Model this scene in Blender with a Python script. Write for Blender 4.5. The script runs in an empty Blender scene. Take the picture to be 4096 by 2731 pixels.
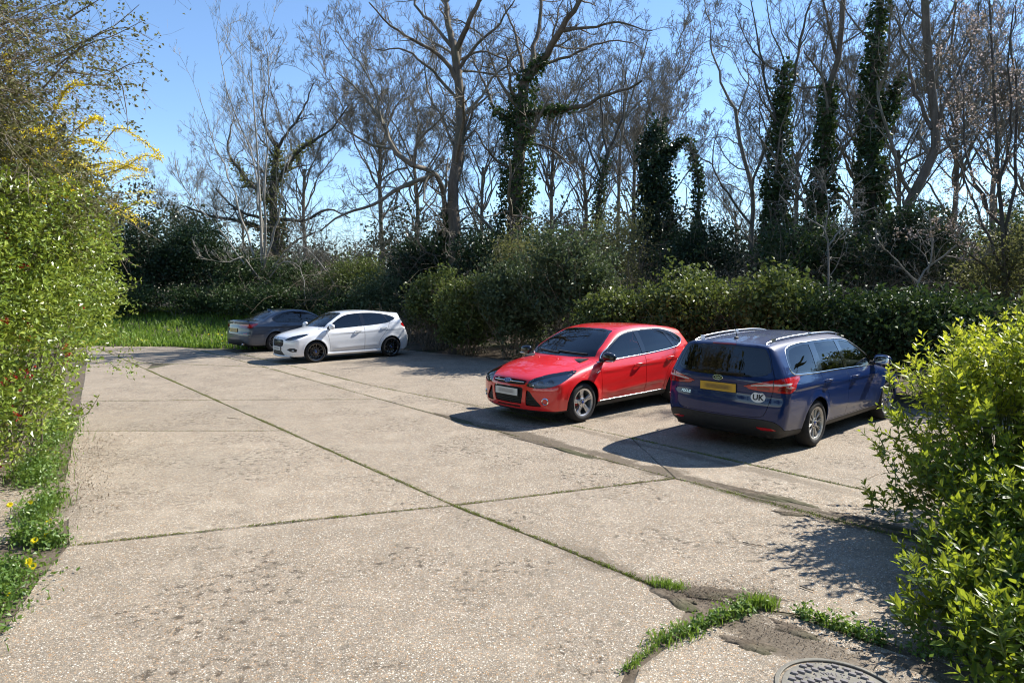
import bpy, bmesh, math, random
import numpy as np
from mathutils import Vector, Matrix

R = math.radians
scene = bpy.context.scene
COL = scene.collection

# ------------------------------------------------------------------ camera
cam_data = bpy.data.cameras.new('camera')
cam_data.sensor_width = 36.0
cam_data.lens = 36.0 * 2581.5 / 4096.0
cam_data.clip_start = 0.05
cam_data.clip_end = 2000.0
cam = bpy.data.objects.new('camera', cam_data)
COL.objects.link(cam)
cam.location = (0.0, 0.0, 2.129)
cam.rotation_euler = (math.pi / 2 - 0.08175, 0.0035, 0.0)
scene.camera = cam

# ------------------------------------------------------------------ sky, sun, exposure
SUN_AZ = R(28.0)          # direction towards the sun, measured from +X towards +Y
SUN_EL = R(42.5)
world = bpy.data.worlds.new('World')
scene.world = world
world.use_nodes = True
wnt = world.node_tree
for n in list(wnt.nodes):
    wnt.nodes.remove(n)
sky = wnt.nodes.new('ShaderNodeTexSky')
sky.sky_type = 'NISHITA'
sky.sun_disc = False
sky.sun_elevation = SUN_EL
sky.sun_rotation = math.pi / 2 - SUN_AZ
sky.altitude = 50.0
sky.air_density = 1.0
sky.dust_density = 0.0
sky.ozone_density = 5.0
bg = wnt.nodes.new('ShaderNodeBackground')
bg.inputs['Strength'].default_value = 0.115
wo = wnt.nodes.new('ShaderNodeOutputWorld')
wnt.links.new(sky.outputs['Color'], bg.inputs['Color'])
wnt.links.new(bg.outputs['Background'], wo.inputs['Surface'])

sun_data = bpy.data.lights.new('sun', 'SUN')
sun_data.energy = 5.0
sun_data.angle = R(0.53)
sun_data.color = (1.0, 0.95, 0.87)
sun = bpy.data.objects.new('sun', sun_data)
COL.objects.link(sun)
sd = Vector((math.cos(SUN_EL) * math.cos(SUN_AZ), math.cos(SUN_EL) * math.sin(SUN_AZ), math.sin(SUN_EL)))
sun.rotation_euler = (-sd).to_track_quat('-Z', 'Y').to_euler()

scene.view_settings.view_transform = 'Standard'
scene.view_settings.look = 'None'
scene.view_settings.exposure = 1.0
scene.view_settings.gamma = 1.0
scene.view_settings.use_curve_mapping = False
scene.render.engine = 'CYCLES'
scene.cycles.max_bounces = 8
scene.cycles.diffuse_bounces = 3
scene.cycles.glossy_bounces = 3
scene.cycles.transmission_bounces = 5
scene.cycles.transparent_max_bounces = 8
scene.cycles.caustics_reflective = False
scene.cycles.caustics_refractive = False
scene.cycles.use_denoising = True
scene.cycles.filter_width = 1.1
scene.cycles.sample_clamp_indirect = 6.0

# ------------------------------------------------------------------ helpers: objects
def link(o, parent=None):
    COL.objects.link(o)
    if parent is not None:
        o.parent = parent
    return o

def tag(o, label=None, cat=None, group=None, kind=None):
    if label: o['label'] = label
    if cat: o['category'] = cat
    if group: o['group'] = group
    if kind: o['kind'] = kind
    return o

def empty(name, loc=(0, 0, 0), rz=0.0):
    o = bpy.data.objects.new(name, None)
    o.empty_display_size = 0.2
    o.location = loc
    o.rotation_euler = (0, 0, rz)
    return link(o)

def np_mesh(name, verts, faces, mat=None, smooth=False, loop_normals=None, mats=None, mat_idx=None):
    """verts (n,3); faces: (m,k) array or list of index lists"""
    me = bpy.data.meshes.new(name)
    verts = np.asarray(verts, dtype=np.float32)
    me.vertices.add(len(verts))
    me.vertices.foreach_set('co', verts.ravel())
    if isinstance(faces, np.ndarray):
        m, k = faces.shape
        loops = faces.astype(np.int32).ravel()
        starts = np.arange(0, m * k, k, dtype=np.int32)
    else:
        m = len(faces)
        lens = np.array([len(f) for f in faces], dtype=np.int32)
        loops = np.fromiter((i for f in faces for i in f), dtype=np.int32, count=int(lens.sum()))
        starts = np.concatenate(([0], np.cumsum(lens)[:-1])).astype(np.int32) if m else np.zeros(0, np.int32)
    me.loops.add(len(loops))
    me.loops.foreach_set('vertex_index', loops)
    me.polygons.add(m)
    me.polygons.foreach_set('loop_start', starts)
    if mats:
        for q in mats: me.materials.append(q)
    elif mat: me.materials.append(mat)
    if mat_idx is not None:
        me.polygons.foreach_set('material_index', np.asarray(mat_idx, dtype=np.int32))
    me.update(calc_edges=True)
    me.polygons.foreach_set('use_smooth', np.full(m, bool(smooth)))
    if loop_normals is not None:
        me.normals_split_custom_set([tuple(v) for v in loop_normals])
    return me

def mesh_obj(name, me, parent=None, loc=None, rot=None, scale=None):
    o = bpy.data.objects.new(name, me)
    if loc is not None: o.location = loc
    if rot is not None: o.rotation_euler = rot
    if scale is not None: o.scale = scale
    return link(o, parent)

class MB:
    """collects simple shapes into one mesh"""
    def __init__(self):
        self.v = []; self.f = []
    def add(self, verts, faces):
        b = len(self.v)
        self.v += [tuple(p) for p in verts]
        self.f += [tuple(i + b for i in q) for q in faces]
    def box(self, c, s, rot=None):
        pts = []
        for dx in (-.5, .5):
            for dy in (-.5, .5):
                for dz in (-.5, .5):
                    p = Vector((dx * s[0], dy * s[1], dz * s[2]))
                    if rot is not None: p = rot @ p
                    pts.append((c[0] + p.x, c[1] + p.y, c[2] + p.z))
        self.add(pts, [(0, 1, 3, 2), (4, 6, 7, 5), (0, 4, 5, 1), (2, 3, 7, 6), (0, 2, 6, 4), (1, 5, 7, 3)])
    def tube(self, path, rad, n=8, cap=True):
        P = [Vector(p) for p in path]
        rad = rad if hasattr(rad, '__len__') else [rad] * len(P)
        rings = []
        up = Vector((0, 0, 1))
        for i, p in enumerate(P):
            t = (P[min(i + 1, len(P) - 1)] - P[max(i - 1, 0)]).normalized()
            a = t.cross(up)
            if a.length < 0.05: a = t.cross(Vector((1, 0, 0)))
            a.normalize(); b = t.cross(a).normalized()
            rings.append([tuple(p + (a * math.cos(2 * math.pi * k / n) + b * math.sin(2 * math.pi * k / n)) * rad[i]) for k in range(n)])
        base = len(self.v)
        for r in rings: self.v += r
        for i in range(len(rings) - 1):
            for k in range(n):
                a0 = base + i * n + k; a1 = base + i * n + (k + 1) % n
                self.f.append((a0, a1, a1 + n, a0 + n))
        if cap:
            self.f.append(tuple(base + k for k in range(n))[::-1])
            self.f.append(tuple(base + (len(rings) - 1) * n + k for k in range(n)))
    def lathe(self, prof, n=32, axis='y', c=(0, 0, 0), closed=False):
        """prof: list of (r, h); axis y: h along y"""
        base = len(self.v); m = len(prof)
        for k in range(n):
            a = 2 * math.pi * k / n
            ca, sa = math.cos(a), math.sin(a)
            for r, h in prof:
                if axis == 'y': self.v.append((c[0] + r * ca, c[1] + h, c[2] + r * sa))
                elif axis == 'z': self.v.append((c[0] + r * ca, c[1] + r * sa, c[2] + h))
                else: self.v.append((c[0] + h, c[1] + r * ca, c[2] + r * sa))
        for k in range(n):
            k2 = (k + 1) % n
            for j in range(m - 1 + (1 if closed else 0)):
                j2 = (j + 1) % m
                self.f.append((base + k * m + j, base + k2 * m + j, base + k2 * m + j2, base + k * m + j2))
    def prism(self, pts3, vec):
        b = len(self.v); n = len(pts3)
        self.v += [tuple(p) for p in pts3]
        self.v += [(p[0] + vec[0], p[1] + vec[1], p[2] + vec[2]) for p in pts3]
        self.f.append(tuple(range(b, b + n))[::-1]); self.f.append(tuple(range(b + n, b + 2 * n)))
        for i in range(n):
            j = (i + 1) % n
            self.f.append((b + i, b + j, b + n + j, b + n + i))
    def mesh(self, name, mat, smooth=False, angle=35):
        me = bpy.data.meshes.new(name)
        me.from_pydata(self.v, [], self.f)
        bm = bmesh.new(); bm.from_mesh(me)
        bmesh.ops.recalc_face_normals(bm, faces=bm.faces)
        bm.to_mesh(me); bm.free()
        if mat: me.materials.append(mat)
        if smooth:
            me.polygons.foreach_set('use_smooth', [True] * len(me.polygons))
            me.set_sharp_from_angle(angle=R(angle))
        me.update()
        return me
    def build(self, name, mat, parent=None, smooth=False, angle=35, bevel=0.0):
        o = mesh_obj(name, self.mesh(name, mat, smooth, angle), parent)
        if bevel > 0:
            md = o.modifiers.new('bevel', 'BEVEL'); md.width = bevel; md.segments = 2; md.limit_method = 'ANGLE'
        return o

# ------------------------------------------------------------------ helpers: materials
MATS = {}
def new_mat(name):
    m = bpy.data.materials.new(name); m.use_nodes = True
    nt = m.node_tree
    b = nt.nodes['Principled BSDF']
    MATS[name] = m
    return m, nt, b

def plain(name, col, rough=0.5, metal=0.0, coat=0.0, spec=0.5, emit=None, noise=0.0, nscale=8.0):
    m, nt, b = new_mat(name)
    b.inputs['Base Color'].default_value = (*col, 1)
    b.inputs['Roughness'].default_value = rough
    b.inputs['Metallic'].default_value = metal
    b.inputs['Coat Weight'].default_value = coat
    b.inputs['Coat Roughness'].default_value = 0.03
    b.inputs['Specular IOR Level'].default_value = spec
    if noise > 0:
        tc = nt.nodes.new('ShaderNodeTexCoord')
        nz = nt.nodes.new('ShaderNodeTexNoise'); nz.inputs['Scale'].default_value = nscale; nz.inputs['Detail'].default_value = 6
        nt.links.new(tc.outputs['Object'], nz.inputs['Vector'])
        mr = nt.nodes.new('ShaderNodeMapRange')
        mr.inputs['From Min'].default_value = 0.3; mr.inputs['From Max'].default_value = 0.7
        mr.inputs['To Min'].default_value = 1 - noise; mr.inputs['To Max'].default_value = 1 + noise
        nt.links.new(nz.outputs['Fac'], mr.inputs['Value'])
        mx = nt.nodes.new('ShaderNodeMix'); mx.data_type = 'RGBA'; mx.blend_type = 'MULTIPLY'
        mx.inputs[0].default_value = 1.0
        mx.inputs[6].default_value = (*col, 1)
        nt.links.new(mr.outputs['Result'], mx.inputs[7])
        nt.links.new(mx.outputs[2], b.inputs['Base Color'])
    return m

def ramp(nt, stops, interp='LINEAR'):
    r = nt.nodes.new('ShaderNodeValToRGB')
    r.color_ramp.interpolation = interp
    els = r.color_ramp.elements
    while len(els) < len(stops): els.new(0.5)
    for e, (p, c) in zip(els, stops):
        e.position = p; e.color = (*c, 1) if len(c) == 3 else c
    return r

def mixc(nt, fac, a, b, blend='MIX'):
    mx = nt.nodes.new('ShaderNodeMix'); mx.data_type = 'RGBA'; mx.blend_type = blend
    for sock, v in ((0, fac), (6, a), (7, b)):
        if isinstance(v, (int, float)): mx.inputs[sock].default_value = v
        elif isinstance(v, tuple): mx.inputs[sock].default_value = (*v, 1) if len(v) == 3 else v
        else: nt.links.new(v, mx.inputs[sock])
    return mx.outputs[2]

def noise(nt, vec, scale, detail=4, rough=0.55):
    n = nt.nodes.new('ShaderNodeTexNoise')
    n.inputs['Scale'].default_value = scale; n.inputs['Detail'].default_value = detail
    n.inputs['Roughness'].default_value = rough
    if vec is not None: nt.links.new(vec, n.inputs['Vector'])
    return n

def maprange(nt, val, a, b, c=0.0, d=1.0):
    m = nt.nodes.new('ShaderNodeMapRange')
    for k, v in (('From Min', a), ('From Max', b), ('To Min', c), ('To Max', d)): m.inputs[k].default_value = v
    nt.links.new(val, m.inputs['Value'])
    return m.outputs['Result']

def mathn(nt, op, a, b=0.0):
    m = nt.nodes.new('ShaderNodeMath'); m.operation = op
    for i, v in enumerate((a, b)):
        if isinstance(v, (int, float)): m.inputs[i].default_value = v
        else: nt.links.new(v, m.inputs[i])
    return m.outputs[0]

def smooth_pts(pts, n=6, closed=True, corners=()):
    """Catmull-Rom through 2-D points; indices in corners stay sharp"""
    P = [np.array(p, float) for p in pts]; m = len(P); out = []
    rng = range(m) if closed else range(m - 1)
    for i in rng:
        p0, p1, p2, p3 = P[(i - 1) % m], P[i], P[(i + 1) % m], P[(i + 2) % m]
        if not closed:
            if i == 0: p0 = p1
            if i == m - 2: p3 = p2
        if i in corners: p0 = p1 - (p2 - p1) * 0.5
        if (i + 1) % m in corners: p3 = p2 + (p2 - p1) * 0.5
        for k in range(n):
            t = k / n
            out.append(0.5 * ((2 * p1) + (-p0 + p2) * t + (2 * p0 - 5 * p1 + 4 * p2 - p3) * t * t + (-p0 + 3 * p1 - 3 * p2 + p3) * t ** 3))
    if not closed: out.append(P[-1])
    return [tuple(p) for p in out]

def smoothstep(a, b, x):
    t = np.clip((x - a) / (b - a), 0, 1)
    return t * t * (3 - 2 * t)

# lettering outlines are made once, while the scene is still empty
_TEXT = {}
def _outline(s, shear, bold):
    cu = bpy.data.curves.new('txt', 'FONT')
    cu.body = s; cu.size = 1.0; cu.align_x = 'CENTER'; cu.align_y = 'CENTER'; cu.extrude = 0.5; cu.shear = shear; cu.offset = bold
    cu.resolution_u = 3
    o = bpy.data.objects.new('txt', cu); COL.objects.link(o)
    me = bpy.data.meshes.new_from_object(o.evaluated_get(bpy.context.evaluated_depsgraph_get()))
    bpy.data.objects.remove(o); bpy.data.curves.remove(cu)
    _TEXT[s] = me
_outline('Ford', 0.35, 0.0); _outline('FOCUS', 0.15, 0.01); _outline('UK', 0.0, 0.035)
for _c in 'SWHITEON.&': _outline(_c, 0.0, 0.0)

def text_mesh(s, size, mat, depth=0.002, shear=0.0, name='lettering'):
    me = _TEXT[s].copy(); me.name = name
    me.transform(Matrix.Diagonal((size, size, depth * 2, 1)))
    me.materials.clear(); me.materials.append(mat)
    return me
# ================================================================== ground
RNG = np.random.default_rng(7)

def soil_material():
    m, nt, b = new_mat('soil')
    tc = nt.nodes.new('ShaderNodeTexCoord'); v = tc.outputs['Object']
    n1 = noise(nt, v, 0.7, 6); n2 = noise(nt, v, 9, 8, 0.7); n3 = noise(nt, v, 60, 4, 0.7)
    c = ramp(nt, [(0.3, (0.065, 0.050, 0.036)), (0.5, (0.115, 0.092, 0.068)), (0.68, (0.175, 0.142, 0.108))])
    nt.links.new(n2.outputs['Fac'], c.inputs['Fac'])
    green = maprange(nt, n1.outputs['Fac'], 0.48, 0.62)
    col = mixc(nt, mathn(nt, 'MULTIPLY', green, 0.55), c.outputs['Color'], (0.045, 0.065, 0.018))
    col = mixc(nt, maprange(nt, n3.outputs['Fac'], 0.62, 0.72, 0, 0.6), col, (0.22, 0.18, 0.13))
    nt.links.new(col, b.inputs['Base Color']); b.inputs['Roughness'].default_value = 0.95; b.inputs['Specular IOR Level'].default_value = 0.2
    bp = nt.nodes.new('ShaderNodeBump'); bp.inputs['Strength'].default_value = 0.7; bp.inputs['Distance'].default_value = 0.03
    nt.links.new(n2.outputs['Fac'], bp.inputs['Height']); nt.links.new(bp.outputs['Normal'], b.inputs['Normal'])
    return m

def concrete_material(name, tone=1.0, fresh=0.0):
    """weathered concrete with the aggregate washed out at the surface"""
    m, nt, b = new_mat(name)
    tc = nt.nodes.new('ShaderNodeTexCoord'); v = tc.outputs['Object']
    big = noise(nt, v, 0.45, 5); mid = noise(nt, v, 2.6, 6, 0.62); fine = noise(nt, v, 30, 6, 0.7)
    # pebbles
    def pebbles(scale):
        vo = nt.nodes.new('ShaderNodeTexVoronoi'); vo.inputs['Scale'].default_value = scale; vo.inputs['Randomness'].default_value = 1.0
        wob = nt.nodes.new('ShaderNodeVectorMath'); wob.operation = 'ADD'
        nz = noise(nt, v, scale * 0.9, 2); sc = nt.nodes.new('ShaderNodeVectorMath'); sc.operation = 'SCALE'; sc.inputs['Scale'].default_value = 0.6 / scale
        nt.links.new(nz.outputs['Color'], sc.inputs[0]); nt.links.new(v, wob.inputs[0]); nt.links.new(sc.outputs[0], wob.inputs[1])
        nt.links.new(wob.outputs[0], vo.inputs['Vector'])
        sp = nt.nodes.new('ShaderNodeSeparateColor'); nt.links.new(vo.outputs['Color'], sp.inputs[0])
        cr = ramp(nt, [(0.0, (0.135, 0.120, 0.105)), (0.16, (0.26, 0.235, 0.21)), (0.34, (0.37, 0.30, 0.225)), (0.50, (0.46, 0.38, 0.29)), (0.64, (0.43, 0.255, 0.125)), (0.76, (0.50, 0.44, 0.37)), (0.90, (0.72, 0.68, 0.62)), (1.0, (0.80, 0.78, 0.74))], 'LINEAR')
        nt.links.new(sp.outputs[0], cr.inputs['Fac'])
        return vo, cr, sp
    vo, cr, sp = pebbles(84.0)
    vo2, cr2, sp2 = pebbles(170.0)
    stone = maprange(nt, vo.outputs['Distance'], 0.40, 0.52, 1.0, 0.0)
    mort = ramp(nt, [(0.3, (0.135, 0.118, 0.098)), (0.7, (0.315, 0.280, 0.235))]); nt.links.new(fine.outputs['Fac'], mort.inputs['Fac'])
    small = mixc(nt, maprange(nt, vo2.outputs['Distance'], 0.36, 0.5, 0.85, 0.0), mort.outputs['Color'], cr2.outputs['Color'])
    keep = maprange(nt, sp.outputs[1], 0.25, 0.35)          # not every cell holds a stone
    col = mixc(nt, mathn(nt, 'MULTIPLY', mathn(nt, 'MULTIPLY', stone, keep), 0.95), small, cr.outputs['Color'])
    # worn patches where the paste still covers the stone
    paste = maprange(nt, mathn(nt, 'ADD', mathn(nt, 'MULTIPLY', big.outputs['Fac'], 0.55), mathn(nt, 'MULTIPLY', mid.outputs['Fac'], 0.45)), 0.52, 0.70, 0.0, 0.45)
    col = mixc(nt, paste, col, (0.41, 0.37, 0.315))
    shade = maprange(nt, mid.outputs['Fac'], 0.28, 0.72, 0.86 * tone, 1.10 * tone)
    col = mixc(nt, 1.0, col, shade, 'MULTIPLY')
    grime = maprange(nt, noise(nt, v, 1.1, 7, 0.7).outputs['Fac'], 0.56, 0.72, 0.0, 0.38)
    col = mixc(nt, grime, col, (0.20, 0.172, 0.138))
    st1 = maprange(nt, noise(nt, v, 0.32, 4, 0.6).outputs['Fac'], 0.54, 0.66, 0.0, 0.30)
    col = mixc(nt, st1, col, (0.225, 0.205, 0.18))
    st2 = mathn(nt, 'MULTIPLY', maprange(nt, noise(nt, v, 3.6, 3, 0.5).outputs['Fac'], 0.66, 0.71), 0.45)
    col = mixc(nt, st2, col, (0.13, 0.115, 0.095))
    # hollows where stones have come out
    pit = mathn(nt, 'MULTIPLY', maprange(nt, noise(nt, v, 0.8, 3).outputs['Fac'], 0.48, 0.58), maprange(nt, noise(nt, v, 13, 7, 0.8).outputs['Fac'], 0.53, 0.575))
    col = mixc(nt, mathn(nt, 'MULTIPLY', pit, 0.95), col, (0.085, 0.070, 0.055))
    # soil washed along the joints (bands along the lane, broken up by noise)
    sx = nt.nodes.new('ShaderNodeSeparateXYZ'); nt.links.new(v, sx.inputs[0])
    s_ = mathn(nt, 'ADD', mathn(nt, 'MULTIPLY', sx.outputs[0], 0.77), mathn(nt, 'MULTIPLY', sx.outputs[1], 0.64))
    t_ = mathn(nt, 'ADD', mathn(nt, 'MULTIPLY', sx.outputs[0], -0.64), mathn(nt, 'MULTIPLY', sx.outputs[1], 0.77))
    nb = noise(nt, v, 1.7, 7, 0.68)
    def band(c, w, tlo, thi, amt):
        d = mathn(nt, 'ABSOLUTE', mathn(nt, 'SUBTRACT', s_, c))
        d = mathn(nt, 'SUBTRACT', d, mathn(nt, 'MULTIPLY', mathn(nt, 'SUBTRACT', nb.outputs['Fac'], 0.5), w * 5.0))
        f = maprange(nt, d, w * 0.6, w * 1.15, 1.0, 0.0)
        f = mathn(nt, 'MULTIPLY', f, maprange(nt, t_, tlo, tlo + 1.2))
        f = mathn(nt, 'MULTIPLY', f, maprange(nt, t_, thi - 2.0, thi, 1.0, 0.0))
        return mathn(nt, 'MULTIPLY', f, amt)
    dirt = mathn(nt, 'MAXIMUM', band(6.06, 0.16, -1.5, 9.5, 0.92), band(3.66, 0.15, 0.6, 4.6, 0.92))
    dirt = mathn(nt, 'MAXIMUM', dirt, band(6.9, 0.10, 2.0, 11.0, 0.5))
    dirt = mathn(nt, 'MAXIMUM', dirt, band(0.55, 0.14, 6.5, 16.0, 0.55))
    dc = ramp(nt, [(0.35, (0.082, 0.066, 0.050)), (0.65, (0.165, 0.138, 0.108))]); nt.links.new(fine.outputs['Fac'], dc.inputs['Fac'])
    col = mixc(nt, dirt, col, dc.outputs['Color'])
    col = mixc(nt, 1.0, col, (0.87, 0.84, 0.775), 'MULTIPLY')
    nt.links.new(col, b.inputs['Base Color'])
    b.inputs['Roughness'].default_value = 0.88; b.inputs['Specular IOR Level'].default_value = 0.3
    h = mathn(nt, 'ADD', mathn(nt, 'MULTIPLY', mathn(nt, 'MULTIPLY', stone, keep), 0.6), mathn(nt, 'MULTIPLY', fine.outputs['Fac'], 0.5))
    bp = nt.nodes.new('ShaderNodeBump'); bp.inputs['Strength'].default_value = 0.45; bp.inputs['Distance'].default_value = 0.006
    nt.links.new(h, bp.inputs['Height']); nt.links.new(bp.outputs['Normal'], b.inputs['Normal'])
    return m

SOIL = soil_material()
CONC = [concrete_material('concrete_a', 0.98), concrete_material('concrete_b', 1.06), concrete_material('concrete_c', 1.0)]

def verge_front(x):
    return np.interp(x, [-60, -24, -15.6, -12.6, -9.6, -8.4, -7.0, -4.0, -2.0], [27.5, 26.0, 24.55, 24.1, 22.95, 23.45, 26.2, 25.0, 23.5])

def ground_height(x, y):
    x = np.asarray(x, float); y = np.asarray(y, float)
    d = y - verge_front(x)
    bank = smoothstep(-0.1, 6.5, d) * 0.95 * (1 - smoothstep(-8.5, -6.0, x)) + smoothstep(0.0, 0.5, d) * 0.06 * (1 - smoothstep(-8.0, -6.5, x))
    q = 0.664 * x + 0.748 * y
    wood = smoothstep(13.0, 20.0, q) * 0.35 * smoothstep(-8.5, -5.5, x)
    lip = -0.035
    lump = 0.04 * np.sin(x * 1.7 + 0.6 * y) * np.sin(y * 1.3) * np.clip(bank + wood, 0, 1)
    return lip + bank + wood + lump

xs = np.concatenate([[-700, -300, -150, -90, -60], np.arange(-42, 42.1, 0.75), [60, 90, 150, 300, 700]])
ys = np.concatenate([[-700, -250, -90, -30], np.arange(-10, 60.1, 0.75), [75, 100, 150, 250, 450, 800]])
GX, GY = np.meshgrid(xs, ys, indexing='ij')
GZ = ground_height(GX, GY)
nyy = len(ys)
gi = (np.arange(len(xs) - 1)[:, None] * nyy + np.arange(nyy - 1)[None, :]).ravel()
ground = mesh_obj('ground', np_mesh('ground', np.stack([GX.ravel(), GY.ravel(), GZ.ravel()], 1), np.stack([gi, gi + nyy, gi + nyy + 1, gi + 1], 1), SOIL, True))
tag(ground, kind='structure')

# ------------------------------------------------------------------ concrete slabs, each one a casting of its own
yard = mesh_obj('yard', np_mesh('yard', [(-16.5, -6, -0.008), (14, -6, -0.008), (8.2, 13.0, -0.008), (-4.5, 23.2, -0.008), (-16.5, 24.2, -0.008)], [[0, 1, 2, 3, 4]], SOIL))
tag(yard, kind='structure')

def slab(poly, mat, z=0.0, rough=0.004, gap=0.003, th=0.10):
    P = np.array(poly, float)
    a = 0.5 * np.sum(P[:, 0] * np.roll(P[:, 1], -1) - np.roll(P[:, 0], -1) * P[:, 1])
    if a < 0: P = P[::-1]
    pts = []
    n = len(P)
    for i in range(n):
        p, q = P[i], P[(i + 1) % n]
        L = np.linalg.norm(q - p); k = max(1, int(L / 0.16)); t = (q - p) / L; nn = np.array([-t[1], t[0]])
        for j in range(k):
            off = gap + RNG.normal(0, rough) * (1 if j else 0.3)
            pts.append(p + t * L * j / k + nn * off)
    m = len(pts)
    pts = np.array(pts)
    inner = pts + 0.02 * (pts.mean(0) - pts) / np.linalg.norm(pts.mean(0) - pts, axis=1)[:, None]
    zz = z
    v = np.concatenate([np.c_[inner, np.full(m, zz)], np.c_[pts, np.full(m, zz - 0.012)], np.c_[pts, np.full(m, zz - th)]])
    fs = [list(range(m))]
    for i in range(m):
        j = (i + 1) % m
        fs.append([m + i, m + j, j, i]); fs.append([2 * m + i, 2 * m + j, m + j, m + i])
    return mesh_obj('slab', np_mesh('slab', v, fs, mat), yard)

# lane joints, surveyed on the ground (metres)
A0 = (-15.5, 23.95); A1 = (-9.85, 17.23); A2 = (-5.75, 12.36); A3 = (-3.45, 9.62); A4 = (-0.59, 6.22); A5 = (0.34, 5.23); A6 = (1.03, 4.46); A7 = (1.62, 4.16)
B0 = (-11.5, 23.2); B1 = (-6.75, 17.55); B2 = (-2.55, 12.36); B3 = (-0.51, 9.88); B4 = (1.82, 7.10); B5 = (2.91, 5.84); B6 = (3.6, 5.1); B7 = (6.4, 1.9)
K0 = (-9.3, 21.6); K1 = (-6.05, 17.75); K2 = (-3.15, 14.2); K3 = (-0.25, 11.2); K4 = (1.7, 9.05); K5 = (3.63, 6.75); K6 = (5.0, 5.3); K7 = (7.6, 2.4)
slab([(-3.72, 5.24), A4, A5, A6, (1.22, 4.24), (1.0, 3.85), (0.66, 3.50), (0.28, 2.6), (0.05, -3), (-6.0, -3), (-3.6, 1.5), (-3.05, 3.2), (-3.2, 3.9), (-3.5, 4.6)], CONC[0])
slab([(0.70, 3.48), (1.05, 3.83), (1.66, 4.12), (1.84, 4.03), (2.19, 3.69), (2.75, 3.1), (3.6, 1.6), (3.7, -3), (0.10, -3), (0.32, 2.6)], CONC[1], 0.002)
slab([A4, B4, (2.51, 6.45), B5, B6, B7, (8.0, -1.5), (3.8, -3), (3.68, 1.6), (2.82, 3.12), (2.26, 3.73), (1.90, 4.07), A7, A6, A5], CONC[2], -0.002)
slab([(-3.72, 5.24), (-5.05, 7.1), (-6.4, 9.25), (-6.6, 9.63), A3, A4], CONC[1], 0.001)
slab([(-6.6, 9.63), (-8.3, 12.25), A2, A3], CONC[0], -0.001)
slab([A4, A3, A2, B2, B3, B4], CONC[2], 0.0)
slab([A2, (-8.3, 12.25), (-12.6, 19.0), (-11.9, 18.9), (-10.4, 18.55), A1], CONC[2], 0.0)
slab([A2, A1, (-9.72, 18.44), B1, B2], CONC[0], 0.002)
slab([(-10.45, 18.6), (-12.6, 19.05), (-16.3, 24.6), (-15.5, 24.55), A0], CONC[1], -0.001)
slab([(-10.40, 18.58), A0, (-14.9, 24.4), (-12.6, 24.05), B0, B1, (-9.72, 18.44)], CONC[2], 0.001)
# gutter strip
slab([B0, B1, K1, K0, (-10.2, 22.7)], CONC[0], 0.002)
slab([B1, B2, B3, B4, K4, K3, K2, K1], CONC[1], 0.001)
slab([B4, B5, B6, (4.55, 5.75), K5, K4], CONC[1], 0.001)
slab([B6, B7, K7, K6, (4.55, 5.75)], CONC[2], 0.0)
# parking bays
def bay(a, b, wdt, m, z):
    a = np.array(a); b = np.array(b); n = np.array([0.748, 0.664])
    slab([tuple(a), tuple(b), tuple(b + n * wdt), tuple(a + n * wdt)], CONC[m], z)
bay(K0, K1, 5.6, 1, 0.0); bay(K1, K2, 5.5, 2, 0.002); bay(K2, K4, 5.4, 0, -0.001); bay(K4, K5, 5.5, 2, 0.0); bay(K5, K6, 5.7, 0, 0.002); bay(K6, K7, 5.7, 1, 0.0)
# path beside the left shrub
slab([(-4.35, 5.05), (-4.15, 5.9), (-4.55, 6.9), (-6.5, 7.6), (-7.5, 5.6)], CONC[2], 0.004)
slab([(-3.75, 3.6), (-4.3, 4.95), (-7.6, 5.5), (-7.5, 3.2)], CONC[0], 0.002)

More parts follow.
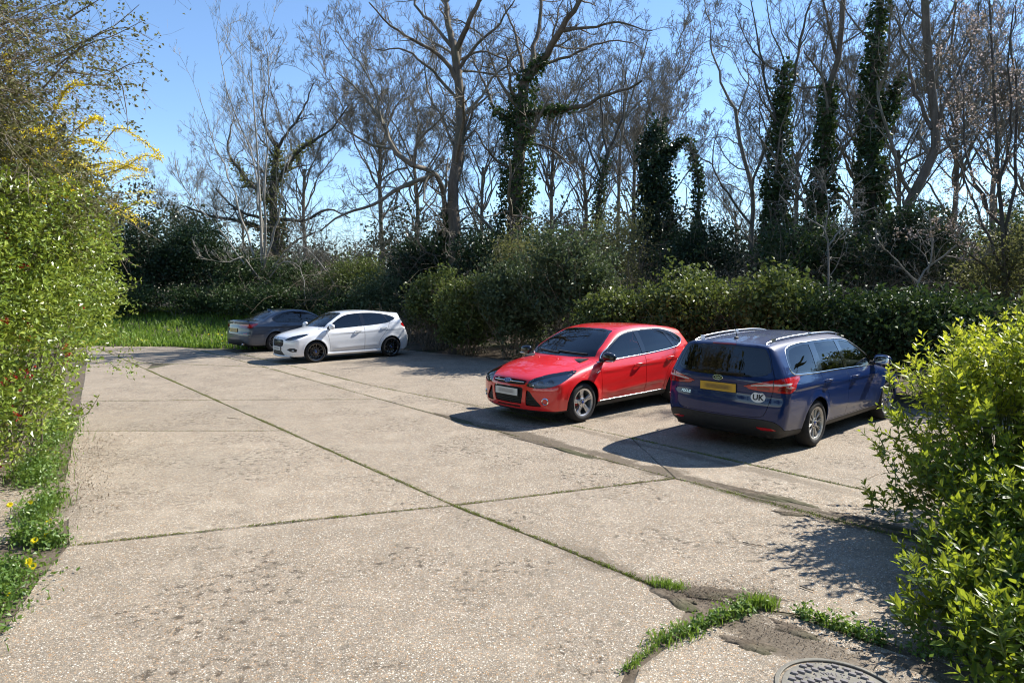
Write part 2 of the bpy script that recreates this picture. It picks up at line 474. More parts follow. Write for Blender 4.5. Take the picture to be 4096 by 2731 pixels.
# ------------------------------------------------------------------ manhole cover
def manhole(cx, cy, r):
    root = empty('manhole_cover', (cx, cy, 0.0), R(-33))
    iron, nt, b = new_mat('cast_iron')
    tc = nt.nodes.new('ShaderNodeTexCoord'); n1 = noise(nt, tc.outputs['Object'], 14, 7, 0.7)
    cr = ramp(nt, [(0.3, (0.105, 0.098, 0.085)), (0.55, (0.185, 0.175, 0.145)), (0.72, (0.235, 0.195, 0.14))]); nt.links.new(n1.outputs['Fac'], cr.inputs['Fac'])
    nt.links.new(cr.outputs['Color'], b.inputs['Base Color']); b.inputs['Roughness'].default_value = 0.7; b.inputs['Metallic'].default_value = 0.25
    worn = plain('worn_iron', (0.225, 0.205, 0.200), 0.45, metal=0.5, noise=0.25, nscale=30)
    mb = MB(); mb.lathe([(0.0, 0.006), (r - 0.012, 0.006), (r - 0.008, 0.002), (r - 0.008, -0.03), (0, -0.03)], 72, 'z'); mb.build('lid', iron, root, True, 40)
    mb = MB(); mb.lathe([(r + 0.002, -0.03), (r + 0.002, 0.011), (r + 0.006, 0.014), (r + 0.024, 0.013), (r + 0.028, 0.006), (r + 0.028, -0.03)], 72, 'z'); mb.build('frame', iron, root, True, 40)
    st = MB()
    st.add([(-.021, -.011, 0), (.021, -.011, 0), (.021, .011, 0), (-.021, .011, 0), (-.017, -.0085, .011), (.017, -.0085, .011), (.017, .0085, .011), (-.017, .0085, .011)],
           [(4, 5, 6, 7), (0, 1, 5, 4), (1, 2, 6, 5), (2, 3, 7, 6), (3, 0, 4, 7)])
    me = st.mesh('tread_block', worn)
    k = 0
    for i in range(-9, 10):
        for j in range(-12, 13):
            x = i * 0.060 + (0.030 if j % 2 else 0.0); y = j * 0.032
            rr = math.hypot(x, y)
            if rr > r - 0.035: continue
            if 0.155 < rr < 0.205 and 0.1 < math.atan2(y, x) < 2.9: continue
            mesh_obj('tread_block', me, root, (x, y, 0.005)); k += 1
    txt = 'S.S.WHITE & SONS'
    for q, ch in enumerate(txt):
        if ch == ' ': continue
        a = R(160) - R(140) * q / (len(txt) - 1)
        o = mesh_obj('letter', text_mesh(ch, 0.038, worn, 0.002), root, (0.18 * math.cos(a), 0.18 * math.sin(a), 0.007), (0, 0, a - math.pi / 2))
    tag(root, 'round cast iron manhole cover with raised blocks near the shrub corner', 'manhole cover')
manhole(1.72, 3.22, 0.30)
# ================================================================== vegetation tools
def leaf_material(name, stops, rough=0.38, trans=0.35, trans_col=(0.30, 0.42, 0.05), spec=0.5):
    m, nt, b = new_mat(name)
    at = nt.nodes.new('ShaderNodeAttribute'); at.attribute_name = 'tint'
    cr = ramp(nt, stops); nt.links.new(at.outputs['Fac'], cr.inputs['Fac'])
    nt.links.new(cr.outputs['Color'], b.inputs['Base Color'])
    b.inputs['Roughness'].default_value = rough; b.inputs['Specular IOR Level'].default_value = spec
    if trans > 0:
        tl = nt.nodes.new('ShaderNodeBsdfTranslucent')
        nt.links.new(mixc(nt, 0.5, cr.outputs['Color'], trans_col), tl.inputs['Color'])
        ms = nt.nodes.new('ShaderNodeMixShader'); ms.inputs['Fac'].default_value = trans
        nt.links.new(b.outputs[0], ms.inputs[1]); nt.links.new(tl.outputs[0], ms.inputs[2])
        nt.links.new(ms.outputs[0], nt.nodes['Material Output'].inputs['Surface'])
    return m

def bark_material(name, a, b_, scale=6.0):
    m, nt, b = new_mat(name)
    tc = nt.nodes.new('ShaderNodeTexCoord'); mp = nt.nodes.new('ShaderNodeMapping'); mp.inputs['Scale'].default_value = (1, 1, 0.25)
    nt.links.new(tc.outputs['Object'], mp.inputs['Vector'])
    n1 = noise(nt, mp.outputs[0], scale, 7, 0.7); n2 = noise(nt, tc.outputs['Object'], 1.1, 4)
    cr = ramp(nt, [(0.32, a), (0.68, b_)]); nt.links.new(n1.outputs['Fac'], cr.inputs['Fac'])
    col = mixc(nt, maprange(nt, n2.outputs['Fac'], 0.5, 0.66, 0, 0.5), cr.outputs['Color'], (0.075, 0.085, 0.045))
    nt.links.new(col, b.inputs['Base Color']); b.inputs['Roughness'].default_value = 0.9; b.inputs['Specular IOR Level'].default_value = 0.25
    bp = nt.nodes.new('ShaderNodeBump'); bp.inputs['Strength'].default_value = 0.8; bp.inputs['Distance'].default_value = 0.03
    nt.links.new(n1.outputs['Fac'], bp.inputs['Height']); nt.links.new(bp.outputs['Normal'], b.inputs['Normal'])
    return m

def unit(v):
    return v / (np.linalg.norm(v, axis=-1, keepdims=True) + 1e-12)

def leaf_mesh(name, P, D, N, L, Wd, tint, mat, shape='diamond', fold=0.25, curl=0.12):
    """P base, D along the leaf, N face normal"""
    D = unit(D); N = unit(N - D * (N * D).sum(1, keepdims=True)); S = np.cross(D, N)
    L = L[:, None]; Wd = Wd[:, None]; n = len(P)
    if shape == 'kite':
        m = P + D * L * 0.45 - N * L * curl * 0.25
        v = np.stack([P, m + S * Wd * 0.5 + N * Wd * fold * 0.5, P + D * L - N * L * curl, m - S * Wd * 0.5 + N * Wd * fold * 0.5, m], 1).reshape(-1, 3)
        f = ((np.arange(n) * 5)[:, None, None] + np.array([[0, 4, 1], [1, 4, 2], [0, 3, 4], [3, 2, 4]])[None]).reshape(-1, 3); tt = np.repeat(tint, 4)
        me = np_mesh(name, v, f, mat)
    elif shape == 'diamond':
        mid = P + D * L * 0.5 + N * Wd * fold
        v = np.stack([P, mid + S * Wd * 0.5, P + D * L - N * L * curl, mid - S * Wd * 0.5], 1).reshape(-1, 3)
        f = np.arange(n * 4).reshape(n, 4); tt = tint
        me = np_mesh(name, v, f, mat)
    else:
        def at(t, w, s, up): return P + D * L * t + S * Wd * 0.5 * w * s + N * (Wd * 0.5 * w * fold - L * curl * t * t) * (1 if up else 0) + (0 if up else 1) * (-N * L * curl * t * t)
        b0 = P; m1 = at(0.35, 0, 0, False); m2 = at(0.72, 0, 0, False); tp = at(1.0, 0, 0, False)
        l1 = at(0.32, 0.86, 1, True); l2 = at(0.68, 0.86, 1, True); r1 = at(0.32, 0.86, -1, True); r2 = at(0.68, 0.86, -1, True)
        v = np.stack([b0, m1, m2, tp, l1, l2, r1, r2], 1).reshape(-1, 3)
        base = (np.arange(n) * 8)[:, None]
        tri = np.array([[0, 1, 4], [4, 1, 2], [4, 2, 5], [5, 2, 3], [0, 6, 1], [6, 2, 1], [6, 7, 2], [7, 3, 2]])
        f = (base[:, None, :] + tri[None]).reshape(-1, 3); tt = np.repeat(tint, 8)
        me = np_mesh(name, v, f, mat)
    a = me.attributes.new('tint', 'FLOAT', 'FACE'); a.data.foreach_set('value', np.asarray(tt, np.float32))
    return me

def blob_points(rng, c, r, n_clump, per, clump, shell=0.5, lobes=9, lobe_amp=0.28, zmin=0.02, flat_bottom=True):
    """leaf positions in clumps over a lumpy ellipsoid; returns points and outward directions"""
    c = np.array(c, float); r = np.array(r, float)
    d = unit(rng.normal(size=(n_clump, 3)))
    if flat_bottom: d[:, 2] = np.where(d[:, 2] < -0.35, -d[:, 2], d[:, 2])
    ld = unit(rng.normal(size=(lobes, 3))); la = rng.uniform(0.3, 1.0, lobes) * lobe_amp
    bump = (np.exp(-((1 - d @ ld.T) / 0.16)) * la).sum(1)
    rad = (1 - shell * rng.random(n_clump) ** 2.2) * (0.86 + bump)
    cc = c + d * r * rad[:, None]
    P = np.repeat(cc, per, 0) + rng.normal(size=(n_clump * per, 3)) * clump
    O = unit(np.repeat(d / r, per, 0))
    k = P[:, 2] > zmin
    P, O = P[k], O[k]
    return P, O

def scatter_leaves(rng, name, P, O, L, mat, aspect=0.55, up=0.35, out=0.6, shape='diamond', tint=None, parent=None, spread=1.0):
    n = len(P)
    N = unit(O * out + np.array([0, 0, up]) + rng.normal(size=(n, 3)) * 0.55 * spread)
    D = unit(rng.normal(size=(n, 3)) + O * 0.5 + np.array([0, 0, 0.1]))
    Ls = L * rng.uniform(0.65, 1.3, n)
    if tint is None: tint = np.clip(rng.normal(0.5, 0.22, n), 0, 1)
    tint = np.clip(tint + 0.20 * np.sin(P[:, 0] * 5.1 + 1.3 * P[:, 2]) * np.sin(P[:, 1] * 4.3 + 0.7) * np.sin(P[:, 2] * 6.2 + P[:, 0]), 0, 1)      # sprays of different age
    return mesh_obj(name, leaf_mesh(name, P, D, N, Ls, Ls * aspect, tint, mat, shape), parent)

def tubes(groups, name, mat, parent=None, smooth=True):
    """groups: list of (pts (B,K,3), rad (B,K), sides) joined into one mesh"""
    V = []; Fq = []; base = 0
    for P, Rd, n in groups:
        if len(P) == 0: continue
        B, K, _ = P.shape
        T = np.empty_like(P); T[:, 1:-1] = P[:, 2:] - P[:, :-2]; T[:, 0] = P[:, 1] - P[:, 0]; T[:, -1] = P[:, -1] - P[:, -2]
        T = unit(T)
        ref = np.where(np.abs(T[:, :1, 2:3]) > 0.9, np.array([1.0, 0, 0]), np.array([0, 0, 1.0]))
        A = unit(np.cross(T, np.broadcast_to(ref, T.shape))); Bv = np.cross(T, A)
        if n == 2:                          # finest twigs: a narrow blade
            ring = np.stack([P - A * Rd[..., None], P + A * Rd[..., None]], 2)
            V.append(ring.reshape(-1, 3)); idx = base + np.arange(B * K * 2).reshape(B, K, 2)
            Fq.append(np.stack([idx[:, :-1, 0], idx[:, :-1, 1], idx[:, 1:, 1], idx[:, 1:, 0]], -1).reshape(-1, 4)); base += B * K * 2
            continue
        ang = np.arange(n) * 2 * np.pi / n
        ring = P[:, :, None, :] + Rd[:, :, None, None] * (A[:, :, None, :] * np.cos(ang)[None, None, :, None] + Bv[:, :, None, :] * np.sin(ang)[None, None, :, None])
        V.append(ring.reshape(-1, 3))
        idx = base + np.arange(B * K * n).reshape(B, K, n)
        a = idx[:, :-1, :]; b = np.roll(a, -1, 2); c = idx[:, 1:, :]; d = np.roll(c, -1, 2)
        Fq.append(np.stack([a, b, d, c], -1).reshape(-1, 4))
        base += B * K * n
    return mesh_obj(name, np_mesh(name, np.concatenate(V), np.concatenate(Fq), mat, smooth), parent)

def resample(path, K):
    p = np.array(path, float)
    sm = []
    m = len(p)
    for i in range(m - 1):
        p0, p1, p2, p3 = p[max(i - 1, 0)], p[i], p[i + 1], p[min(i + 2, m - 1)]
        for t in np.arange(0, 1, 0.1):
            sm.append(0.5 * ((2 * p1) + (-p0 + p2) * t + (2 * p0 - 5 * p1 + 4 * p2 - p3) * t * t + (-p0 + 3 * p1 - 3 * p2 + p3) * t ** 3))
    sm.append(p[-1]); sm = np.array(sm)
    s = np.concatenate([[0], np.cumsum(np.linalg.norm(np.diff(sm, axis=0), axis=1))])
    u = np.linspace(0, s[-1], K)
    return np.stack([np.interp(u, s, sm[:, k]) for k in range(3)], 1)

def sprout(rng, P, Rd, per, tlo, thi, length, rfac, K, spread=0.8, up=0.2, wig=0.22, rmin=0.003, jitter=0.35, taper=0.5, fwd=0.6):
    """children of many branches at once: P (B,K0,3) -> (B*per,K,3)"""
    B, K0, _ = P.shape
    if B == 0: return np.zeros((0, K, 3)), np.zeros((0, K))
    t = rng.uniform(tlo, thi, (B, per)); f = t * (K0 - 1); i = np.minimum(f.astype(int), K0 - 2); a = (f - i)[..., None]
    bi = np.arange(B)[:, None]
    st = P[bi, i] * (1 - a) + P[bi, i + 1] * a
    dr = unit(P[bi, i + 1] - P[bi, i])
    rp = Rd[bi, i] * (1 - a[..., 0]) + Rd[bi, i + 1] * a[..., 0]
    plen = np.linalg.norm(np.diff(P, axis=1), axis=2).sum(1)[:, None]
    rnd = rng.normal(size=dr.shape); rnd = unit(rnd - dr * (rnd * dr).sum(-1, keepdims=True))
    d = unit(dr * fwd + rnd * spread + np.array([0, 0, up]))
    ln = (length if length > 0 else -length * plen) * rng.uniform(1 - jitter, 1 + jitter, t.shape) * (1 - taper * t)
    r0 = np.maximum(rp * rfac * rng.uniform(0.75, 1.1, t.shape), rmin)
    st = st.reshape(-1, 3); d = d.reshape(-1, 3); ln = ln.reshape(-1); r0 = r0.reshape(-1)
    n = len(st); Q = np.empty((n, K, 3)); Q[:, 0] = st
    for k in range(1, K):
        d = unit(d + rng.normal(size=(n, 3)) * wig + np.array([0, 0, up * 0.25]))
        Q[:, k] = Q[:, k - 1] + d * (ln / (K - 1))[:, None]
    RR = r0[:, None] * np.linspace(1, 0.35, K)[None]
    return Q, np.maximum(RR, rmin * 0.7)

def survey(x, y, D):
    """a point D metres ahead, from its bearing and elevation as measured in the 2352-pixel survey print"""
    a = (x * 1.741497 - 2048) / 2581.5; b = (y * 1.741497 - 1365.5) / 2581.5
    cp, sp_ = math.cos(0.08175), math.sin(0.08175)
    d = np.array([a, cp - b * sp_, -sp_ - b * cp]); d = d / d[1] * D
    return np.array([d[0], D, 2.129 + d[2]])

def bare_tree(name, label, seed, mains, bark, twig_mat=None, lv=(9, 7, 6, 3), l1=-0.42, l2=-0.45, l3=-0.5, l4=-0.5, up=0.25, wig=0.2, spread=0.85, ivy=None, ivy_mat=None, group='bare trees of the wood', cat='tree', rmin=0.0052, extra=None):
    """mains: list of (path of 3-D points, r_start, r_end); the first is the trunk"""
    rng = np.random.default_rng(seed)
    base = np.array(mains[0][0][0], float).copy(); base[2] = float(ground_height(base[0], base[1])) - 0.05
    root = empty(name, tuple(base))
    off = base
    tr = []
    P0 = []; R0 = []
    for i, (path, ra, rb) in enumerate(mains):
        path = [np.array(q, float) for q in path]
        if i == 0: path[0] = base.copy()
        q = resample(path, 14)
        ln = np.linalg.norm(q[-1] - q[0])
        if i > 0: q[1:-1] += rng.normal(size=(12, 3)) * 0.006 * ln * np.array([1, 1, 0.6])
        q[1:-1, 1] += np.cumsum(rng.normal(size=12)) * 0.012 * ln if i > 0 else 0
        P0.append(q); R0.append(np.linspace(ra, rb, 14))
    P0 = np.array(P0) - off; R0 = np.array(R0)
    R0[0, 0] *= 1.35; R0[0, 1] *= 1.1
    tubes([(P0[:1], R0[:1], 10)], 'trunk', bark, root)
    for k in range(1, len(P0)): tubes([(P0[k:k + 1], R0[k:k + 1], 8)], 'limb', bark, root)
    start = 0.45 if len(P0) > 2 else 0.3
    g = []
    a1, b1 = sprout(rng, P0, R0, lv[0], 0.3, 1.0, l1, 0.42, 8, spread, up, wig, rmin * 2.2)
    keepm = (a1[:, 0, 2] > 1.6); a1, b1 = a1[keepm], b1[keepm]
    a2, b2 = sprout(rng, a1, b1, lv[1], 0.2, 1.0, l2, 0.6, 5, spread, up, wig, rmin * 1.5)
    a3, b3 = sprout(rng, a2, b2, lv[2], 0.15, 1.0, l3, 0.65, 3, spread, up, wig, rmin)
    g = [(a1, b1, 5), (a2, b2, 3), (a3, b3, 3)]
    if lv[3] > 0:
        a4, b4 = sprout(rng, a3, b3, lv[3], 0.2, 1.0, l4, 0.8, 3, spread, up, wig, rmin * 0.8)
        g.append((a4, b4, 2))
    tubes(g, 'crown', twig_mat or bark, root, False)
    if ivy:
        PP = []; OO = []
        for k, t0, t1, cnt, rad in ivy:
            q = P0[k]; s = rng.uniform(t0, t1, cnt); f = s * 13; i = np.minimum(f.astype(int), 12); a = (f - i)[:, None]
            c = q[i] * (1 - a) + q[i + 1] * a
            o = unit(rng.normal(size=(cnt, 3)) * np.array([1, 1, 0.35]))
            lump = 0.6 + 0.55 * np.abs(np.sin(s * 21 + seed) * np.sin(s * 8.3 + o[:, 0] * 2.0 + seed * 1.7)) + 0.25 * rng.random(cnt)
            rr = np.interp(s, np.linspace(0, 1, 14), R0[k]) + 0.85 * rad * lump * (1 - 0.55 * np.clip((s - t0) / max(t1 - t0, 1e-3), 0, 1)) * rng.uniform(0.35, 1.0, cnt)
            patch = np.sin(s * 37 + o[:, 0] * 3.1 + seed) * np.sin(s * 17 + o[:, 1] * 2.7 + seed * 0.7)
            kp = rng.random(cnt) < np.clip(0.72 + 0.6 * patch, 0.12, 1) * np.clip(1.25 - 0.8 * ((s - t0) / max(t1 - t0, 1e-3)) ** 3, 0, 1)
            PP.append((c + o * rr[:, None] + rng.normal(size=(cnt, 3)) * 0.05)[kp]); OO.append(o[kp])
        PP = np.concatenate(PP); OO = np.concatenate(OO)
        ok = PP[:, 2] > 0.05; PP, OO = PP[ok], OO[ok]
        scatter_leaves(rng, 'ivy', PP, OO, 0.15, ivy_mat, 0.85, 0.25, 0.8, parent=root)
    if extra: extra(rng, root, a3, a2, off)
    tag(root, label, cat, group)
    return root

def bush(name, label, seed, c, r, n, L, mat, twig_mat, per=10, clump=0.11, shell=0.5, aspect=0.55, lobe=0.3, cat='bush', group=None, stems=26, stem_r=0.012, zmin=0.04, up=0.35, core=True):
    rng = np.random.default_rng(seed)
    gz = float(ground_height(c[0], c[1]))
    root = empty(name, (c[0], c[1], gz))
    cl = np.array([0, 0, c[2] - gz])
    PP = []; OO = []
    nb = 7
    for q in range(nb):                     # several heads of different size instead of one dome
        dq = unit(rng.normal(size=3) * np.array([1, 1, 0.8]) + np.array([0, 0, 0.15])) * rng.uniform(0.30, 0.58)
        rq = np.array(r) * rng.uniform(0.38, 0.66) * np.array([1, 1, rng.uniform(0.8, 1.15)])
        if q == 0: dq *= 0.1; rq = np.array(r) * 0.72
        p_, o_ = blob_points(rng, cl + dq * np.array(r), rq, int(n / per / nb * (1.6 if q == 0 else 0.9)), per, clump, shell, lobes=7, lobe_amp=lobe, zmin=zmin)
        PP.append(p_); OO.append(o_)
    P = np.concatenate(PP); O = np.concatenate(OO)
    # higher leaves tinted paler: sunlit tops painted into the foliage colour
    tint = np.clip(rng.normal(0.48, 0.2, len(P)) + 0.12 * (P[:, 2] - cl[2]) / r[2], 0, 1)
    L_ = L
    scatter_leaves(rng, 'foliage', P, O, L, mat, aspect, up, 0.55, tint=tint, parent=root)
    if stems:
        d = unit(rng.normal(size=(stems, 3)) + np.array([0, 0, 0.9])); d[:, 2] = np.abs(d[:, 2])
        st = np.stack([rng.uniform(-0.35, 0.35, stems) * r[0], rng.uniform(-0.35, 0.35, stems) * r[1], np.zeros(stems)], 1)
        en = cl + d * np.array(r) * rng.uniform(0.8, 1.12, (stems, 1))
        t = np.linspace(0, 1, 7)[None, :, None]
        Q = st[:, None] * (1 - t) + en[:, None] * t + rng.normal(size=(stems, 7, 3)) * 0.05 * t
        Rd = np.broadcast_to(np.linspace(stem_r, stem_r * 0.3, 7), (stems, 7)) * rng.uniform(0.6, 1.4, (stems, 1))
        a1, b1 = sprout(rng, Q, Rd, 6, 0.3, 1.0, -0.3, 0.6, 3, 0.9, 0.2, 0.25, 0.003)
        tubes([(Q, Rd, 5), (a1, b1, 3)], 'stems', twig_mat, root, False)
    tag(root, label, cat, group)
    return root

def individual_leaves(rng, name, P, D, N, L, Wd, tint, mat, parent, count, shape='hex', fold=0.3, curl=0.14, variants=8, cam_pos=(0, 0, 2.129), rest='foliage', rest_shape=None):
    """the leaves that show largest stand as objects of their own; all others are one mass"""
    cp = np.array(cam_pos) - np.array(parent.location)
    dist = np.linalg.norm(P - cp, axis=1)
    dirn = P - cp
    vis = np.abs(dirn[:, 0] / dirn[:, 1]) < 0.78
    vis &= (dirn[:, 2] / dirn[:, 1] > -0.60) & (dirn[:, 2] / dirn[:, 1] < 0.42)
    size = L * Wd / dist ** 2 * np.where(vis, 1, 0)
    # leaves with others well in front of them do not show: keep the outermost per viewing cell
    cell = np.round(np.stack([dirn[:, 0] / dirn[:, 1], dirn[:, 2] / dirn[:, 1]], 1) / 0.016).astype(int)
    key = cell[:, 0] * 100003 + cell[:, 1]
    order = np.lexsort((dist, key)); first = np.ones(len(order), bool); first[1:] = key[order][1:] != key[order][:-1]
    front = order[first]
    pick = front[np.argsort(-size[front])][:count]
    m = np.zeros(len(P), bool); m[pick] = True
    mesh_obj(rest, leaf_mesh(rest, P[~m], D[~m], N[~m], L[~m], Wd[~m], tint[~m], mat, rest_shape or shape, fold, curl), parent)['kind'] = 'stuff'
    vm = []
    for k in range(variants):
        one = leaf_mesh('leaf', np.zeros((1, 3)), np.array([[1.0, 0, 0]]), np.array([[0, 0, 1.0]]), np.array([1.0]), np.array([0.48]), np.array([(k + 0.5) / variants]), mat, shape, fold, curl)
        vm.append(one)
    for i in pick:
        d = Vector(D[i]).normalized(); n = Vector(N[i]); n = (n - d * n.dot(d)).normalized(); s_ = n.cross(d)
        o = bpy.data.objects.new('leaf', vm[min(int(tint[i] * variants), variants - 1)])
        M = Matrix((d, s_, n)).transposed().to_4x4() @ Matrix.Diagonal((L[i], Wd[i] / 0.48, L[i], 1)); M.translation = Vector(P[i])
        link(o, parent); o.matrix_local = M
# ================================================================== vegetation
BARK_PALE = bark_material('bark_pale', (0.20, 0.185, 0.155), (0.40, 0.375, 0.325))
BARK_BROWN = bark_material('bark_brown', (0.085, 0.066, 0.048), (0.20, 0.16, 0.12))
BARK_GREY = bark_material('bark_grey', (0.12, 0.100, 0.074), (0.26, 0.225, 0.172))
BARK_DARK = bark_material('bark_dark', (0.055, 0.048, 0.040), (0.13, 0.115, 0.095))
TWIG_DEAD = bark_material('twig_dead', (0.13, 0.105, 0.075), (0.30, 0.255, 0.195))
L_IVY = leaf_material('leaf_ivy', [(0.0, (0.018, 0.034, 0.012)), (0.5, (0.040, 0.070, 0.022)), (0.85, (0.070, 0.108, 0.032)), (1.0, (0.10, 0.15, 0.04))], 0.52, 0.14, (0.12, 0.20, 0.03))
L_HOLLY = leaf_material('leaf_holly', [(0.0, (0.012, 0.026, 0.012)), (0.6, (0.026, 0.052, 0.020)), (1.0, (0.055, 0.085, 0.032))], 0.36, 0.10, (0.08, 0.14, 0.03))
L_BRAMBLE = leaf_material('leaf_bramble', [(0.0, (0.050, 0.056, 0.022)), (0.4, (0.085, 0.110, 0.034)), (0.75, (0.140, 0.172, 0.052)), (1.0, (0.21, 0.245, 0.07))], 0.42, 0.22, (0.26, 0.34, 0.05))
L_BUDDLEIA = leaf_material('leaf_grey_green', [(0.0, (0.040, 0.056, 0.030)), (0.5, (0.078, 0.112, 0.054)), (1.0, (0.15, 0.185, 0.095))], 0.5, 0.18, (0.22, 0.30, 0.08))
L_OLIVE = leaf_material('leaf_olive', [(0.0, (0.070, 0.070, 0.030)), (0.5, (0.125, 0.128, 0.050)), (1.0, (0.20, 0.195, 0.080))], 0.55, 0.35, (0.28, 0.30, 0.08))
L_GRASS = leaf_material('leaf_grass', [(0.0, (0.060, 0.115, 0.014)), (0.5, (0.130, 0.225, 0.026)), (0.85, (0.21, 0.31, 0.045)), (1.0, (0.34, 0.34, 0.11))], 0.5, 0.42, (0.28, 0.42, 0.04))
L_BLOSSOM = leaf_material('blossom_pale', [(0.0, (0.11, 0.085, 0.05)), (0.35, (0.20, 0.15, 0.08)), (0.6, (0.46, 0.36, 0.32)), (1.0, (0.74, 0.64, 0.63))], 0.6, 0.4, (0.5, 0.4, 0.3))

for _m in ('leaf_ivy', 'leaf_holly', 'leaf_bramble', 'leaf_grey_green', 'leaf_olive'):
    MATS[_m].node_tree.nodes['Principled BSDF'].inputs['Specular IOR Level'].default_value = 0.28

def S(pts, D, dd=0.0):
    """surveyed path; dd lets the far end lean towards or away from the viewer"""
    n = len(pts)
    return [survey(x, y, D + dd * i / max(n - 1, 1)) for i, (x, y) in enumerate(pts)]

# ------------------------------------------------------------------ the trees one can tell apart
bare_tree('multi_stemmed_tree', 'slim pale many-stemmed bare tree standing behind the grey saloon', 11,
    [(S([(600, 700), (602, 600), (598, 480), (592, 350), (582, 200), (576, 70)], 31), 0.080, 0.012),
     (S([(600, 640), (600, 560), (590, 430), (560, 300), (522, 180), (502, 75)], 31, 1), 0.068, 0.010), (S([(602, 620), (612, 460), (610, 330), (614, 200), (606, 80)], 31, -1), 0.068, 0.010),
     (S([(600, 640), (562, 520), (522, 420), (482, 320), (456, 200)], 31, 1.5), 0.060, 0.010), (S([(604, 620), (640, 500), (655, 400), (664, 300)], 31, -1.5), 0.060, 0.010),
     (S([(598, 650), (540, 570), (480, 500), (425, 430), (402, 350)], 31, -1), 0.052, 0.010), (S([(604, 650), (660, 570), (715, 580), (790, 690)], 30.5, -3), 0.040, 0.010),
     (S([(602, 655), (560, 590), (520, 600), (450, 590)], 30.5, -2), 0.040, 0.010), (S([(603, 660), (650, 600), (690, 620), (700, 700)], 30, -2.5), 0.036, 0.008)],
    BARK_PALE, None, (10, 6, 5, 2), -0.36, -0.42, -0.5, -0.5, 0.42, 0.14, 0.6)
bare_tree('ivy_clad_oak', 'dark crooked oak with ivy-bound trunk behind the pale many-stemmed tree', 12,
    [(S([(634, 700), (632, 560), (628, 440), (638, 340)], 37), 0.336, 0.160), (S([(632, 460), (565, 410), (520, 335), (540, 270)], 37, 2), 0.128, 0.032), (S([(632, 420), (690, 345), (760, 300), (800, 245)], 37, -1), 0.128, 0.032),
     (S([(630, 530), (545, 505), (480, 492), (425, 470)], 37, -2), 0.136, 0.040), (S([(632, 500), (700, 505), (755, 480), (805, 500)], 37, 1), 0.112, 0.032), (S([(638, 345), (602, 265), (612, 190)], 37, 1), 0.104, 0.024), (S([(639, 340), (690, 260), (722, 190)], 37, -1), 0.096, 0.024)],
    BARK_DARK, None, (10, 7, 5, 2), wig=0.26, ivy=[(0, 0.05, 1.0, 3600, 0.75), (1, 0, 0.6, 600, 0.45), (2, 0, 0.55, 600, 0.45), (3, 0, 0.4, 400, 0.3)], ivy_mat=L_OLIVE)
bare_tree('tall_tree', 'tallest bare tree with clean brown trunk, behind the gap between white and red cars', 13,
    [(S([(1042, 700), (1045, 540), (1040, 440), (1055, 340), (1060, 250), (1055, 190), (1046, 110)], 26), 0.288, 0.160), (S([(1046, 112), (1030, 50), (1024, -60)], 26, 1), 0.136, 0.064), (S([(1047, 120), (1075, 60), (1110, -10), (1130, -80)], 26, -1.5), 0.120, 0.048),
     (S([(1055, 192), (1020, 132), (960, 96), (900, 58), (850, 5)], 26, -2), 0.096, 0.024), (S([(1058, 235), (1002, 172), (930, 112), (862, 112)], 26, 2), 0.080, 0.020), (S([(1055, 335), (1082, 275), (1088, 232)], 26), 0.080, 0.040),
     (S([(1046, 115), (1000, 60), (962, 20), (930, -60)], 26, 2), 0.080, 0.032), (S([(1053, 165), (1100, 100), (1150, 60), (1185, 0)], 26, -1), 0.072, 0.024), (S([(1050, 140), (1110, 120), (1170, 140), (1220, 110)], 26, 2), 0.056, 0.016)],
    BARK_BROWN, BARK_GREY, (9, 7, 5, 2), wig=0.22, up=0.18)
bare_tree('leaning_tree', 'low bare tree with pale crooked limbs sprawling left of the tallest trunk', 14,
    [(S([(1015, 690), (1022, 560), (1020, 450), (1000, 398), (950, 380)], 27.5, -3.5), 0.120, 0.088), (S([(950, 380), (905, 340), (880, 280), (850, 238), (820, 200), (775, 165)], 24, 0), 0.104, 0.020),
     (S([(1000, 398), (930, 430), (860, 470), (800, 490), (735, 530)], 24.2, -1), 0.088, 0.024), (S([(952, 381), (960, 330), (1000, 288), (1035, 250)], 24, -1), 0.072, 0.020), (S([(905, 340), (858, 332), (800, 300), (755, 245)], 24, 1), 0.056, 0.016),
     (S([(985, 402), (972, 452), (1008, 500), (1036, 545)], 24, -2), 0.040, 0.016), (S([(935, 385), (890, 400), (850, 440), (810, 445)], 24, 1), 0.040, 0.012), (S([(880, 285), (850, 180), (800, 110), (770, 60)], 24, 2), 0.040, 0.010)],
    BARK_GREY, BARK_GREY, (10, 7, 5, 2), wig=0.22, up=0.2, ivy=[(0, 0.0, 0.62, 2600, 0.6)], ivy_mat=L_IVY)
